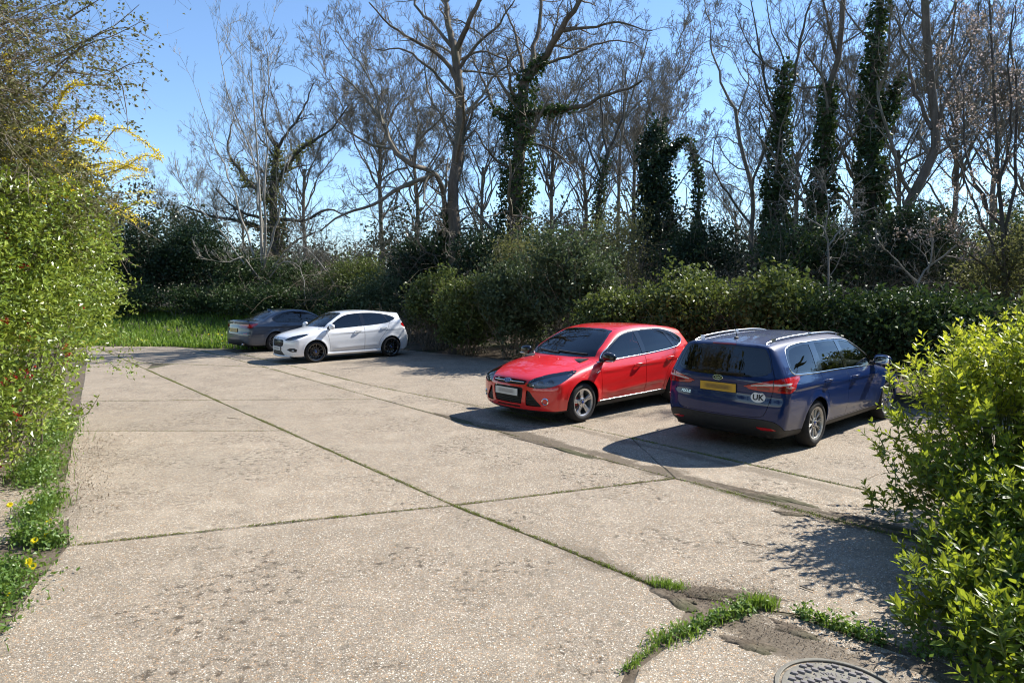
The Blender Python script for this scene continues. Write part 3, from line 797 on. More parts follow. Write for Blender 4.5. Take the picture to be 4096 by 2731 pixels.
bare_tree('ivy_clad_tree', 'broad old tree with ivy up its trunk and big limbs reaching over the red car', 15,
    [(S([(1185, 700), (1180, 540), (1190, 410), (1196, 300), (1205, 190)], 28), 0.400, 0.224), (S([(1205, 195), (1250, 132), (1290, 70), (1330, 10), (1362, -60)], 28, -2), 0.192, 0.064), (S([(1206, 262), (1270, 252), (1340, 236), (1400, 206), (1475, 188)], 27.8, -3), 0.136, 0.040),
     (S([(1203, 215), (1238, 70), (1255, -60)], 28, 1), 0.128, 0.048), (S([(1196, 300), (1140, 252), (1110, 182), (1080, 120)], 28, 2), 0.104, 0.024), (S([(1290, 72), (1350, 62), (1430, 48), (1500, 72)], 26.9, -1), 0.072, 0.020), (S([(1235, 150), (1310, 130), (1400, 100), (1470, 110)], 27.5, 2), 0.072, 0.020),
     (S([(1192, 400), (1132, 360), (1092, 300)], 28, -2), 0.072, 0.024), (S([(1207, 190), (1192, 100), (1160, 10)], 28, 2), 0.096, 0.032), (S([(1200, 330), (1260, 340), (1310, 380), (1340, 440)], 28, -1), 0.056, 0.016)],
    BARK_BROWN, BARK_GREY, (9, 7, 5, 2), wig=0.22, up=0.15, ivy=[(0, 0.0, 1.0, 8500, 1.0), (2, 0.0, 0.45, 700, 0.35), (1, 0, 0.3, 500, 0.35), (4, 0, 0.4, 500, 0.35)], ivy_mat=L_IVY)
bare_tree('forked_tree', 'slender forked tree with ivied stem, left of the dark ivy column', 16,
    [(S([(1368, 690), (1372, 520), (1384, 410), (1400, 342)], 34), 0.160, 0.104), (S([(1384, 410), (1352, 322), (1340, 230)], 34, 1), 0.080, 0.016), (S([(1400, 342), (1430, 270), (1442, 150)], 34, -1), 0.080, 0.016), (S([(1396, 352), (1380, 250), (1370, 130)], 34, 1), 0.072, 0.016),
     (S([(1386, 420), (1330, 390), (1290, 360)], 34), 0.040, 0.012), (S([(1384, 430), (1430, 400), (1470, 400)], 34), 0.040, 0.012)],
    BARK_DARK, BARK_GREY, (9, 6, 5, 2), up=0.3, ivy=[(0, 0.0, 0.95, 2600, 0.42)], ivy_mat=L_IVY)
bare_tree('straight_tree', 'thin straight bare tree just left of the dark ivy column', 17,
    [(S([(1424, 690), (1420, 540), (1424, 400), (1430, 300), (1460, 200), (1490, 90)], 36), 0.136, 0.032), (S([(1425, 400), (1395, 300), (1400, 200)], 36), 0.056, 0.016), (S([(1430, 310), (1440, 200), (1420, 110)], 36), 0.056, 0.016), (S([(1440, 270), (1500, 200), (1530, 160)], 36), 0.048, 0.012)],
    BARK_GREY, None, (10, 6, 5, 2), up=0.3)
bare_tree('ivy_column', 'squat dark green column of ivy over a dead trunk behind the red car', 18,
    [(S([(1512, 690), (1512, 520), (1502, 380), (1508, 278)], 30), 0.176, 0.080), (S([(1506, 400), (1545, 345), (1575, 322)], 30), 0.048, 0.024)],
    BARK_DARK, None, (3, 3, 3, 0), ivy=[(0, 0.0, 0.5, 8500, 1.9), (0, 0.30, 0.75, 6500, 1.6), (0, 0.6, 1.0, 4200, 1.15), (1, 0, 1, 1100, 0.5)], ivy_mat=L_HOLLY)
bare_tree('ivy_post', 'thin ivy-wrapped trunk bending left, right of the dark ivy column', 19,
    [(S([(1600, 690), (1603, 520), (1606, 440), (1598, 380), (1580, 314)], 30), 0.096, 0.040), (S([(1604, 470), (1580, 430), (1560, 420)], 30), 0.032, 0.012)],
    BARK_DARK, None, (5, 4, 4, 1), ivy=[(0, 0.0, 1.0, 3000, 0.42)], ivy_mat=L_IVY)
bare_tree('curved_tree', 'slender bare tree with curved stems rising above the bramble hedge behind the blue car roof', 20,
    [(S([(1732, 700), (1726, 560), (1730, 450), (1702, 335), (1690, 250)], 27), 0.112, 0.064), (S([(1690, 252), (1652, 180), (1624, 60), (1610, -30)], 27, 1), 0.056, 0.012), (S([(1726, 452), (1746, 332), (1780, 262), (1800, 162), (1772, 60), (1758, -40)], 27, -1), 0.064, 0.016),
     (S([(1728, 520), (1662, 430), (1636, 372), (1652, 300)], 27, -2), 0.056, 0.016), (S([(1694, 270), (1720, 180), (1700, 90)], 27, 2), 0.040, 0.010), (S([(1640, 380), (1600, 360), (1560, 330)], 25.5), 0.032, 0.010)],
    BARK_GREY, None, (9, 6, 5, 2), wig=0.22, up=0.22)
bare_tree('ivied_stem', 'tall trunk thick with ivy below two bare stems, left of three ivied trunks at right', 21,
    [(S([(1775, 700), (1780, 520), (1790, 360), (1800, 200), (1806, 150)], 26), 0.160, 0.080), (S([(1795, 310), (1830, 160), (1858, 20), (1880, -80)], 26, 1), 0.080, 0.024), (S([(1790, 340), (1768, 200), (1738, 60), (1730, -40)], 26, -1), 0.064, 0.016), (S([(1840, 110), (1870, 60), (1920, 20)], 26), 0.032, 0.010), (S([(1760, 150), (1720, 100), (1690, 30)], 25), 0.032, 0.010)],
    BARK_DARK, BARK_GREY, (9, 6, 5, 2), up=0.25, ivy=[(0, 0.0, 0.6, 7000, 1.05), (0, 0.5, 1.0, 3000, 0.6)], ivy_mat=L_IVY)
bare_tree('ivied_stem', 'ivied trunk ending in a bare pale fork, middle of the ivied trunks', 22,
    [(S([(1870, 700), (1884, 500), (1895, 340), (1905, 205), (1928, 135), (1935, 60), (1942, -60)], 25), 0.192, 0.080), (S([(1905, 205), (1872, 152), (1848, 118)], 25), 0.064, 0.024), (S([(1926, 140), (1905, 60), (1888, -40)], 25, -1), 0.072, 0.024), (S([(1900, 250), (1950, 200), (1980, 120)], 25, 1), 0.040, 0.012), (S([(1890, 420), (1840, 380), (1810, 400)], 24), 0.040, 0.010)],
    BARK_BROWN, BARK_GREY, (9, 6, 5, 2), up=0.25, ivy=[(0, 0.0, 0.42, 5500, 0.95), (0, 0.35, 0.70, 2600, 0.5)], ivy_mat=L_IVY)
bare_tree('ivied_stem', 'trunk wrapped in glossy ivy right up out of the picture, above the blue car bonnet', 23,
    [(S([(2000, 700), (2006, 500), (2000, 340), (2006, 200), (2016, 90), (2032, -40)], 24), 0.176, 0.096), (S([(2003, 340), (2050, 245), (2072, 170)], 24), 0.072, 0.032), (S([(2003, 300), (1960, 240), (1945, 150)], 24, 1), 0.048, 0.016), (S([(2010, 160), (2060, 90), (2100, 0)], 24, -1), 0.048, 0.016)],
    BARK_DARK, BARK_GREY, (9, 6, 5, 2), up=0.25, ivy=[(0, 0.0, 0.5, 7000, 1.0), (0, 0.4, 1.0, 4200, 0.5), (1, 0, 1, 900, 0.32)], ivy_mat=L_IVY)
bare_tree('leaning_bare_tree', 'bare trunk leaning right then rising straight, rightmost of the big trunks', 24,
    [(S([(2030, 700), (2062, 540), (2120, 410), (2152, 335), (2142, 220), (2131, 100), (2124, -60)], 22.5), 0.192, 0.112), (S([(2141, 300), (2102, 205), (2088, 150), (2056, 40)], 22.5, 1), 0.072, 0.024), (S([(2152, 335), (2182, 222), (2232, 100), (2250, 10)], 22.5, -1), 0.072, 0.016), (S([(2080, 500), (2060, 420), (2020, 380)], 22), 0.040, 0.012), (S([(2135, 150), (2180, 80), (2190, -20)], 22.5, 1), 0.056, 0.016)],
    BARK_BROWN, BARK_GREY, (10, 7, 5, 2), up=0.22, ivy=[(0, 0.0, 0.35, 2600, 0.7)], ivy_mat=L_IVY)

def blossom(rng, root, a3, a2, off):
    P = a3.reshape(-1, 3); P = P[rng.random(len(P)) < 0.62] ; P = P + rng.normal(size=P.shape) * 0.03
    scatter_leaves(rng, 'blossom', P, unit(rng.normal(size=P.shape)), 0.052, L_BLOSSOM, 0.8, 0.2, 0.3, parent=root, tint=np.clip(rng.beta(1.1, 1.0, len(P)), 0, 1))
bare_tree('blossom_tree', 'fine-twigged small tree with pinkish white blossom at the right edge', 25,
    [(S([(2318, 700), (2305, 560), (2294, 420), (2286, 250), (2278, 80), (2272, -40)], 16.5), 0.068, 0.016), (S([(2310, 620), (2332, 440), (2346, 240), (2352, 20), (2355, -40)], 16.5, -0.5), 0.048, 0.012), (S([(2310, 640), (2250, 500), (2205, 390), (2178, 320)], 16.5, 0.5), 0.040, 0.010),
     (S([(2300, 520), (2240, 380), (2235, 220), (2225, 80)], 16.5, 1), 0.040, 0.010), (S([(2295, 430), (2330, 300), (2322, 140), (2335, 20)], 16.5, -1), 0.036, 0.010), (S([(2312, 650), (2370, 520), (2420, 380), (2440, 200)], 16.5), 0.040, 0.010), (S([(2312, 655), (2230, 600), (2170, 560), (2120, 540)], 16.5, -0.5), 0.032, 0.008)],
    BARK_DARK, BARK_GREY, (10, 6, 5, 2), -0.34, -0.45, -0.5, -0.5, 0.32, 0.16, 0.7, rmin=0.0030, extra=blossom, group=None)
bare_tree('bare_sapling', 'crooked grey sapling sprawling over the hedge in front of the ivied trunks', 26,
    [(S([(1905, 700), (1902, 560), (1880, 520), (1830, 490), (1790, 450)], 19), 0.036, 0.016), (S([(1902, 570), (1935, 530), (1960, 500), (2010, 480)], 19), 0.028, 0.010), (S([(1850, 500), (1840, 430), (1800, 370), (1800, 320)], 19), 0.022, 0.008), (S([(1895, 540), (1900, 450), (1870, 380)], 19), 0.020, 0.008), (S([(1940, 528), (1960, 440), (2000, 400)], 19), 0.020, 0.008)],
    BARK_PALE, None, (7, 5, 4, 1), up=0.1, wig=0.35, rmin=0.003, group=None)
bare_tree('bare_sapling', 'slanting grey branch-like sapling low over the hedge at the right', 27,
    [(S([(2090, 720), (2110, 650), (2170, 590), (2230, 540)], 16.5), 0.040, 0.016), (S([(2110, 655), (2060, 600), (2020, 560)], 16.5), 0.024, 0.010), (S([(2130, 630), (2140, 540), (2110, 460)], 16.5), 0.024, 0.010), (S([(2170, 590), (2240, 600), (2300, 570)], 16.5), 0.020, 0.008)],
    BARK_PALE, None, (8, 5, 4, 1), up=0.15, wig=0.22, rmin=0.003, group=None)

# ------------------------------------------------------------------ the wood further back: one tree copied
def far_tree_source():
    mains = [([(0, 0, 0), (0.1, 0, 3), (0, 0.1, 6), (0.2, 0, 9)], 0.15, 0.08)]
    rng = np.random.default_rng(5)
    for k in range(9):
        a = k * 2.4; z0 = rng.uniform(4.5, 9.0); l = rng.uniform(4.0, 7.5)
        mains.append(([(0.1, 0, z0), (l * 0.22 * math.cos(a), l * 0.22 * math.sin(a), z0 + l * 0.4), (l * 0.45 * math.cos(a + .2), l * 0.45 * math.sin(a + .2), z0 + l * 0.72), (l * 0.55 * math.cos(a + .3), l * 0.55 * math.sin(a + .3), z0 + l)], 0.05, 0.012))
    return mains
_gh = ground_height
ground_height = lambda x, y: np.zeros_like(np.asarray(x, float)) if np.isscalar(x) and x == 0 and y == 0 else _gh(x, y)
src = bare_tree('woodland_tree', 'x', 31, far_tree_source(), BARK_GREY, None, (13, 8, 7, 3), up=0.3, rmin=0.0075)
ground_height = _gh
src_children = list(src.children)
FAR = [(700, 44, 1.02, 'bare woodland tree of the back row, above the grey saloon'), (880, 50, 1.28, 'bare woodland tree of the back row, above the white car tailgate'),
       (960, 46, 1.3, 'bare woodland tree of the back row, left of the tallest trunk'), (1105, 40, 1.02, 'bare woodland tree of the back row, between the two biggest trunks'), (1270, 44, 1.22, 'bare woodland tree of the back row, right of the broad ivied tree'),
       (1345, 47, 1.26, 'bare woodland tree of the back row, above the red car windscreen'), (1450, 42, 1.16, 'bare woodland tree of the back row, above the red car door'), (1500, 50, 1.25, 'bare woodland tree of the back row, behind the squat ivy column'),
       (1690, 46, 0.85, 'bare woodland tree of the back row, behind the curved slender tree'), (1820, 36, 1.02, 'bare woodland tree of the back row, between the ivied trunks above the blue car roof'), (1960, 38, 1.15, 'bare woodland tree of the back row, above the blue car door'),
       (2060, 34, 1.05, 'bare woodland tree of the back row, behind the leaning trunk'), (2180, 33, 1.1, 'bare woodland tree of the back row, left of the blossom tree'), (2270, 30, 1.0, 'bare woodland tree of the back row, behind the blossom tree'), (2360, 32, 1.0, 'bare woodland tree of the back row, past the blossom tree'),
       (430, 52, 0.72, 'small bare woodland tree showing above the dark hollies at left'), (560, 50, 0.75, 'bare woodland tree of the back row, behind the pale many-stemmed tree')]
for k, (px, D, sc, lab) in enumerate(FAR):
    p = survey(px, 640, D); z = float(ground_height(p[0], p[1])) - 0.1
    if k == 0: o = src
    else:
        o = src.copy(); COL.objects.link(o)
        for ch in src_children:
            c = ch.copy(); COL.objects.link(c); c.parent = o
    o.location = (p[0], p[1], z); o.rotation_euler = (0, 0, k * 1.9); o.scale = (sc, sc, sc * (1 + 0.06 * math.sin(k * 2.1)))
    o['label'] = lab; o['group'] = 'trees of the back row'; o['category'] = 'tree'

# ------------------------------------------------------------------ hedge and shrubs behind the bays
def hedge_pt(x, q=14.35):
    return (q - 0.664 * x) / 0.748
HB = [(-2.7, 14.9, 1.25, 1.25, 'bramble', 'leafy bramble bush hanging behind the white car tailgate'),
      (-1.3, 14.6, 1.45, 1.4, 'bramble', 'bramble bush right of the white car at the back of the bays'),
      (0.2, 14.9, 1.45, 1.75, 'buddleia', 'grey-green shrub left of the tall leafy bush behind the empty bay'),
      (1.7, 14.9, 1.6, 2.0, 'buddleia', 'tall bulging grey-green bush behind the red car bonnet'),
      (3.1, 14.6, 1.35, 1.25, 'bramble', 'bright bramble bush behind the red car roof'),
      (4.4, 14.5, 1.35, 1.25, 'bramble', 'sunlit bramble bush over the gap between red and blue cars'),
      (5.7, 14.5, 1.35, 1.22, 'bramble', 'bramble bush behind the blue car roof'),
      (7.0, 14.5, 1.35, 1.2, 'ivybush', 'dark ivy bush behind the blue car doors'),
      (8.3, 14.6, 1.35, 1.15, 'ivybush', 'dark ivy bush just beyond the blue car bonnet'),
      (9.6, 14.7, 1.35, 1.1, 'bramble', 'bramble bush above the yellow-green shrub at right'),
      (10.9, 14.8, 1.4, 1.1, 'ivybush', 'ivy bush at the right edge behind the blossom tree foot')]
MB_ = dict(bramble=(L_BRAMBLE, 0.105), buddleia=(L_BUDDLEIA, 0.12), ivybush=(L_IVY, 0.095))
for k, (x, q, rw_, hz, kd, lab) in enumerate(HB):
    y = hedge_pt(x, q)
    m, L = MB_[kd]
    bush('bramble_bush' if kd == 'bramble' else 'shrub' if kd == 'buddleia' else 'ivy_bush', lab, 100 + k, (x, y, hz * 0.92), (rw_, rw_ * 1.0, hz), 12500, L * 1.07, m, TWIG_DEAD, per=13, clump=0.12, shell=0.7, lobe=0.5, stems=40, cat='bush', group='hedge behind the parking bays', aspect=0.5 if kd == 'buddleia' else 0.7)
# second row and left end
B2L = [('bramble_bush', 'mound of bramble rising behind the grey saloon roof', (-6.9, 29.0, 1.9), (2.3, 2.0, 2.1), L_BRAMBLE, 0.075, 17000),
       ('shrub', 'grey-green shrub sloping down to the white car roof', (-4.6, 26.6, 1.5), (2.0, 1.7, 1.7), L_BUDDLEIA, 0.08, 14000),
       ('bramble_bush', 'ivy and bramble mass behind the grey saloon boot', (-10.0, 30.5, 1.9), (2.3, 2.0, 1.9), L_IVY, 0.09, 16000),
       ('ivy_bush', 'shaded ivy bush above the grass bank, left of the grey saloon', (-12.8, 31.5, 2.1), (2.2, 2.0, 2.2), L_IVY, 0.09, 15000),
       ('holly_bush', 'dark holly rising above the grass bank', (-15.6, 32.2, 2.9), (2.3, 2.1, 3.1), L_HOLLY, 0.09, 19000),
       ('holly_bush', 'tallest dark holly beside the left shrub edge', (-18.3, 32.0, 3.5), (2.4, 2.1, 3.7), L_HOLLY, 0.09, 19000),
       ('holly_bush', 'dark holly mostly hidden behind the left flowering shrub', (-22.0, 32.0, 3.0), (2.8, 2.2, 3.4), L_HOLLY, 0.10, 14000),
       ('holly_bush', 'black-green holly at the foot of the tallest bare tree', (-3.4, 27.8, 2.6), (2.1, 1.9, 2.9), L_HOLLY, 0.09, 17000),
       ('holly_bush', 'dark holly right of the tallest bare trunk', (-0.6, 25.2, 2.3), (2.1, 1.8, 2.5), L_HOLLY, 0.085, 16000),
       ('shrub', 'thin olive shrub in front of the broad ivied tree', (0.5, 22.6, 2.2), (1.7, 1.5, 2.3), L_OLIVE, 0.06, 9000),
       ('shrub', 'feathery olive-green shrub left of the dark ivy column', (3.9, 23.8, 2.6), (1.5, 1.4, 2.7), L_OLIVE, 0.055, 10000),
       ('holly_bush', 'dark evergreen right of the ivy-wrapped post', (7.2, 24.5, 2.4), (1.9, 1.6, 2.6), L_HOLLY, 0.08, 13000),
       ('ivy_bush', 'deep ivy thicket under the ivied trunks at right', (9.8, 21.5, 2.2), (2.2, 1.7, 2.6), L_IVY, 0.085, 17000),
       ('holly_bush', 'dark evergreen thicket under the leaning trunk', (12.0, 19.8, 2.2), (2.1, 1.7, 2.7), L_HOLLY, 0.085, 16000),
       ('shrub', 'olive undergrowth below the blossom tree', (12.9, 16.6, 1.7), (1.8, 1.5, 2.2), L_OLIVE, 0.06, 9000),
       ('ivy_bush', 'ivy mound at the far right behind the blossom tree', (16.0, 19.5, 2.2), (2.4, 2.0, 2.8), L_IVY, 0.09, 14000)]
for k, (x_, y_, lab) in enumerate([(-20.5, 30.2, 'low ivy at the top of the bank behind the left flowering shrub'), (-17.6, 30.0, 'low ivy at the foot of the tallest holly'), (-14.8, 29.8, 'low ivy at the foot of the holly above the bank'), (-12.2, 29.2, 'low ivy along the top of the grass bank'), (-9.8, 28.4, 'low ivy at the top of the bank behind the grey saloon boot'), (-7.2, 27.4, 'low ivy behind the grey saloon roof')]):
    B2L.append(('ivy_bush', lab, (x_, y_, 1.15 + 0.3 * (y_ > 28)), (1.9, 1.3, 0.95), L_IVY, 0.08, 9000))
for k, (nm, lab, c, r, m, L, n) in enumerate(B2L):
    bush(nm, lab, 200 + k, c, r, int(n * 0.66), L * 1.5, m, TWIG_DEAD, per=16, clump=0.18, shell=0.8, lobe=0.42, group='undergrowth below the trees', aspect=0.62)
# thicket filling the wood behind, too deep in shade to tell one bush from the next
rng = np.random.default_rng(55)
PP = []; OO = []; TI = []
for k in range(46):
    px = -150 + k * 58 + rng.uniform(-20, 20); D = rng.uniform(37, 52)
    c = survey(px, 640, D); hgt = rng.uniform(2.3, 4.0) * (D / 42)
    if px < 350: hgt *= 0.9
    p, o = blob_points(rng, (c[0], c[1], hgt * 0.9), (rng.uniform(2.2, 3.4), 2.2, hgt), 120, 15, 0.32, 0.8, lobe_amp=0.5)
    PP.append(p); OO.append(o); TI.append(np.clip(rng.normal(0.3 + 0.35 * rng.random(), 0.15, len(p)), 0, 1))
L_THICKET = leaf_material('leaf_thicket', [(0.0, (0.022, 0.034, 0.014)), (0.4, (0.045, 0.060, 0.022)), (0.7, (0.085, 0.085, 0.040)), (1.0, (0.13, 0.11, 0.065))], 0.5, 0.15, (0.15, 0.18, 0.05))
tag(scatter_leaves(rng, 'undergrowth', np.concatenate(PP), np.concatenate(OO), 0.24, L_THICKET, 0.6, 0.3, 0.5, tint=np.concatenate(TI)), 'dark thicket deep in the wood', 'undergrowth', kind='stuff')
# brown leafless scrub between hedge and trees
def scrub(name, label, seed, c, r, n):
    rng = np.random.default_rng(seed); gz = float(ground_height(c[0], c[1])); root = empty(name, (c[0], c[1], gz))
    st = np.stack([rng.uniform(-1, 1, n) * r[0] * 0.8, rng.uniform(-1, 1, n) * r[1] * 0.8, np.zeros(n)], 1)
    d = unit(rng.normal(size=(n, 3)) * np.array([0.55, 0.55, 0.2]) + np.array([0, 0, 0.9])); ln = r[2] * rng.uniform(0.6, 1.15, n)
    Q = np.empty((n, 9, 3)); Q[:, 0] = st
    for k in range(1, 9):
        d = unit(d + rng.normal(size=(n, 3)) * 0.16 + np.array([0, 0, -0.045 * k])); Q[:, k] = Q[:, k - 1] + d * (ln / 8)[:, None]
    Rd = np.broadcast_to(np.linspace(0.012, 0.004, 9), (n, 9))
    a1, b1 = sprout(rng, Q, Rd, 7, 0.2, 1.0, -0.35, 0.6, 4, 0.9, 0.1, 0.25, 0.003)
    a2, b2 = sprout(rng, a1, b1, 3, 0.2, 1.0, -0.5, 0.7, 3, 0.9, 0.1, 0.25, 0.003)
    tubes([(Q, Rd, 3), (a1, b1, 3), (a2, b2, 2)], 'stems', TWIG_DEAD, root, False)
    tag(root, label, 'bush', 'leafless scrub behind the hedge')
    return root
scrub('bare_scrub', 'brown leafless scrub behind the red car roof, below the ivy column', 41, (3.9, 20.3, 0), (2.2, 1.4, 3.0), 150)
scrub('bare_scrub', 'brown leafless scrub behind the sunlit bramble hedge', 42, (6.6, 18.6, 0), (2.0, 1.3, 2.9), 150)
scrub('bare_scrub', 'tangle of bare stems low behind the blue car', 43, (9.4, 16.8, 0), (1.8, 1.2, 2.6), 120)
scrub('bare_scrub', 'bare brown stems in the dark hollow right of the white car', 44, (-2.8, 24.4, 0), (1.6, 1.2, 2.6), 110)
scrub('bare_scrub', 'bare stems rising behind the grey saloon', 45, (-8.6, 29.6, 0), (2.0, 1.2, 3.0), 90)

src2 = scrub('bare_scrub', 'tall brown scrub between the tallest trunk and the broad ivied tree', 46, (-1.0, 27.5, 0), (2.4, 1.6, 6.2), 130)
src2_children = list(src2.children)
for k, (px, D, sc, lab) in enumerate([(760, 33, 1.0, 'tall brown scrub behind the white car bonnet'), (900, 31, 0.95, 'tall brown scrub left of the tallest trunk'), (1260, 30, 1.0, 'tall brown scrub right of the broad ivied tree'), (1360, 28, 0.85, 'tall brown scrub below the slender forked tree'), (1450, 29, 0.9, 'tall brown scrub left of the dark ivy column'),
                                      (1650, 29, 1.0, 'tall brown scrub below the curved slender tree'), (1830, 23, 0.95, 'tall brown scrub at the foot of the ivied trunks'), (1950, 22, 0.9, 'tall brown scrub between the two right ivied trunks'), (2090, 21, 0.85, 'tall brown scrub under the leaning bare tree'), (2210, 20, 0.85, 'tall brown scrub left of the blossom tree stem'), (2320, 19, 0.85, 'tall brown scrub behind the blossom tree stem'), (500, 36, 0.9, 'tall brown scrub above the dark hollies'), (690, 38, 1.1, 'brown scrub deep in the wood above the grey saloon'), (830, 37, 1.15, 'brown scrub deep in the wood above the white car'), (980, 36, 1.15, 'brown scrub deep in the wood left of the tallest trunk'), (1130, 36, 1.15, 'brown scrub deep in the wood between the two biggest trunks'), (1310, 36, 1.2, 'brown scrub deep in the wood above the red car windscreen'), (1560, 36, 1.1, 'brown scrub deep in the wood between ivy column and ivy post'), (1740, 32, 1.1, 'brown scrub deep in the wood behind the curved slender tree'), (1900, 30, 1.1, 'brown scrub deep in the wood behind the ivied trunks'), (2040, 28, 1.1, 'brown scrub deep in the wood behind the leaning bare tree'), (2250, 27, 1.1, 'brown scrub deep in the wood behind the blossom tree')]):
    o = src2.copy(); COL.objects.link(o)
    for ch in src2_children:
        c = ch.copy(); COL.objects.link(c); c.parent = o
    p = survey(px, 640, D); o.location = (p[0], p[1], float(ground_height(p[0], p[1])) - 0.05); o.rotation_euler = (0, 0, k * 2.2); o.scale = (sc, sc, sc)
    o['label'] = lab
# ------------------------------------------------------------------ grass bank
def grass_patch(name, pts, h, mat, rng, width=0.012, lean=0.5):
    n = len(pts); hh = h * rng.uniform(0.5, 1.3, n)
    a = rng.uniform(0, 2 * np.pi, n); s = np.stack([np.cos(a), np.sin(a), np.zeros(n)], 1)
    b = rng.uniform(0, 2 * np.pi, n); l = np.stack([np.cos(b), np.sin(b), np.zeros(n)], 1) * rng.uniform(0.1, lean, (n, 1))
    w = (width * rng.uniform(0.6, 1.3, n))[:, None]
    m = pts + l * hh[:, None] * 0.35 + np.array([0, 0, 1]) * hh[:, None] * 0.6
    t = pts + l * hh[:, None] + np.array([0, 0, 1]) * hh[:, None] * (1 - 0.25 * np.linalg.norm(l, axis=1, keepdims=True))
    v = np.stack([pts - s * w, pts + s * w, m + s * w * 0.7, m - s * w * 0.7, t], 1).reshape(-1, 3)
    base = (np.arange(n) * 5)[:, None]
    f = (base[:, None, :] + np.array([[0, 1, 2], [0, 2, 3], [3, 2, 4]])[None]).reshape(-1, 3)
    me = np_mesh(name, v, f, mat)
    at = me.attributes.new('tint', 'FLOAT', 'FACE'); at.data.foreach_set('value', np.repeat(np.clip(rng.normal(0.5, 0.22, n), 0, 1), 3).astype(np.float32))
    return me
rng = np.random.default_rng(3)
n = 38000
gx = rng.uniform(-24, -6.2, n); gd = rng.random(n) ** 1.2 * 12.0
gy = verge_front(gx) + gd - 0.02
clum = np.sin(gx * 2.1 + 0.7 * gy) * np.sin(gy * 1.6 - 0.4 * gx)
gp = np.stack([gx, gy, ground_height(gx, gy)], 1)
keep = rng.random(n) < 0.75 + 0.25 * clum
me = grass_patch('grass', gp[keep], 0.24, L_GRASS, rng, 0.024, 0.7)
tag(mesh_obj('grass', me), 'lush green grass on the bank beyond the concrete', 'grass', kind='stuff')

# ------------------------------------------------------------------ unseen trees added behind the viewer to darken car reflections and cut sky fill
rng = np.random.default_rng(66)
PP = []; OO = []
for (x, y, z, rx, ry, rz) in [(-14, -8, 5.5, 4.5, 3, 6), (-7, -10, 6, 4.5, 3, 6.5), (0, -11, 6, 4.5, 3, 6.5), (7, -10, 6, 4.5, 3, 6.5), (14, -8, 5.5, 4.5, 3, 6), (19, -1, 5, 3.5, 4.5, 5.5), (-18, -2, 5.5, 3.5, 4.5, 6), (-14, 5, 4, 3, 4, 4.6), (-17, 13, 4, 3, 4, 4.6), (19, 7, 3.6, 3, 4, 4.0)]:
    p, o = blob_points(rng, (x, y, z), (rx, ry, rz), 150, 12, 0.45, 0.6, lobe_amp=0.4); PP.append(p); OO.append(o)
tag(scatter_leaves(rng, 'undergrowth', np.concatenate(PP), np.concatenate(OO), 0.75, L_THICKET, 0.7, 0.3, 0.5), 'unseen trees added behind the viewer to block sky and darken reflections', 'undergrowth', kind='stuff')
# ================================================================== cars
def gauss_table(xs, ys, lo, hi, sigma, step=0.005):
    g = np.arange(lo, hi + step, step)
    v = np.interp(g, xs, ys)
    k = int(4 * sigma / step)
    if k > 0:
        w = np.exp(-0.5 * (np.arange(-k, k + 1) * step / sigma) ** 2); w /= w.sum()
        v = np.convolve(np.pad(v, k, mode='edge'), w, mode='valid')
    return g, v

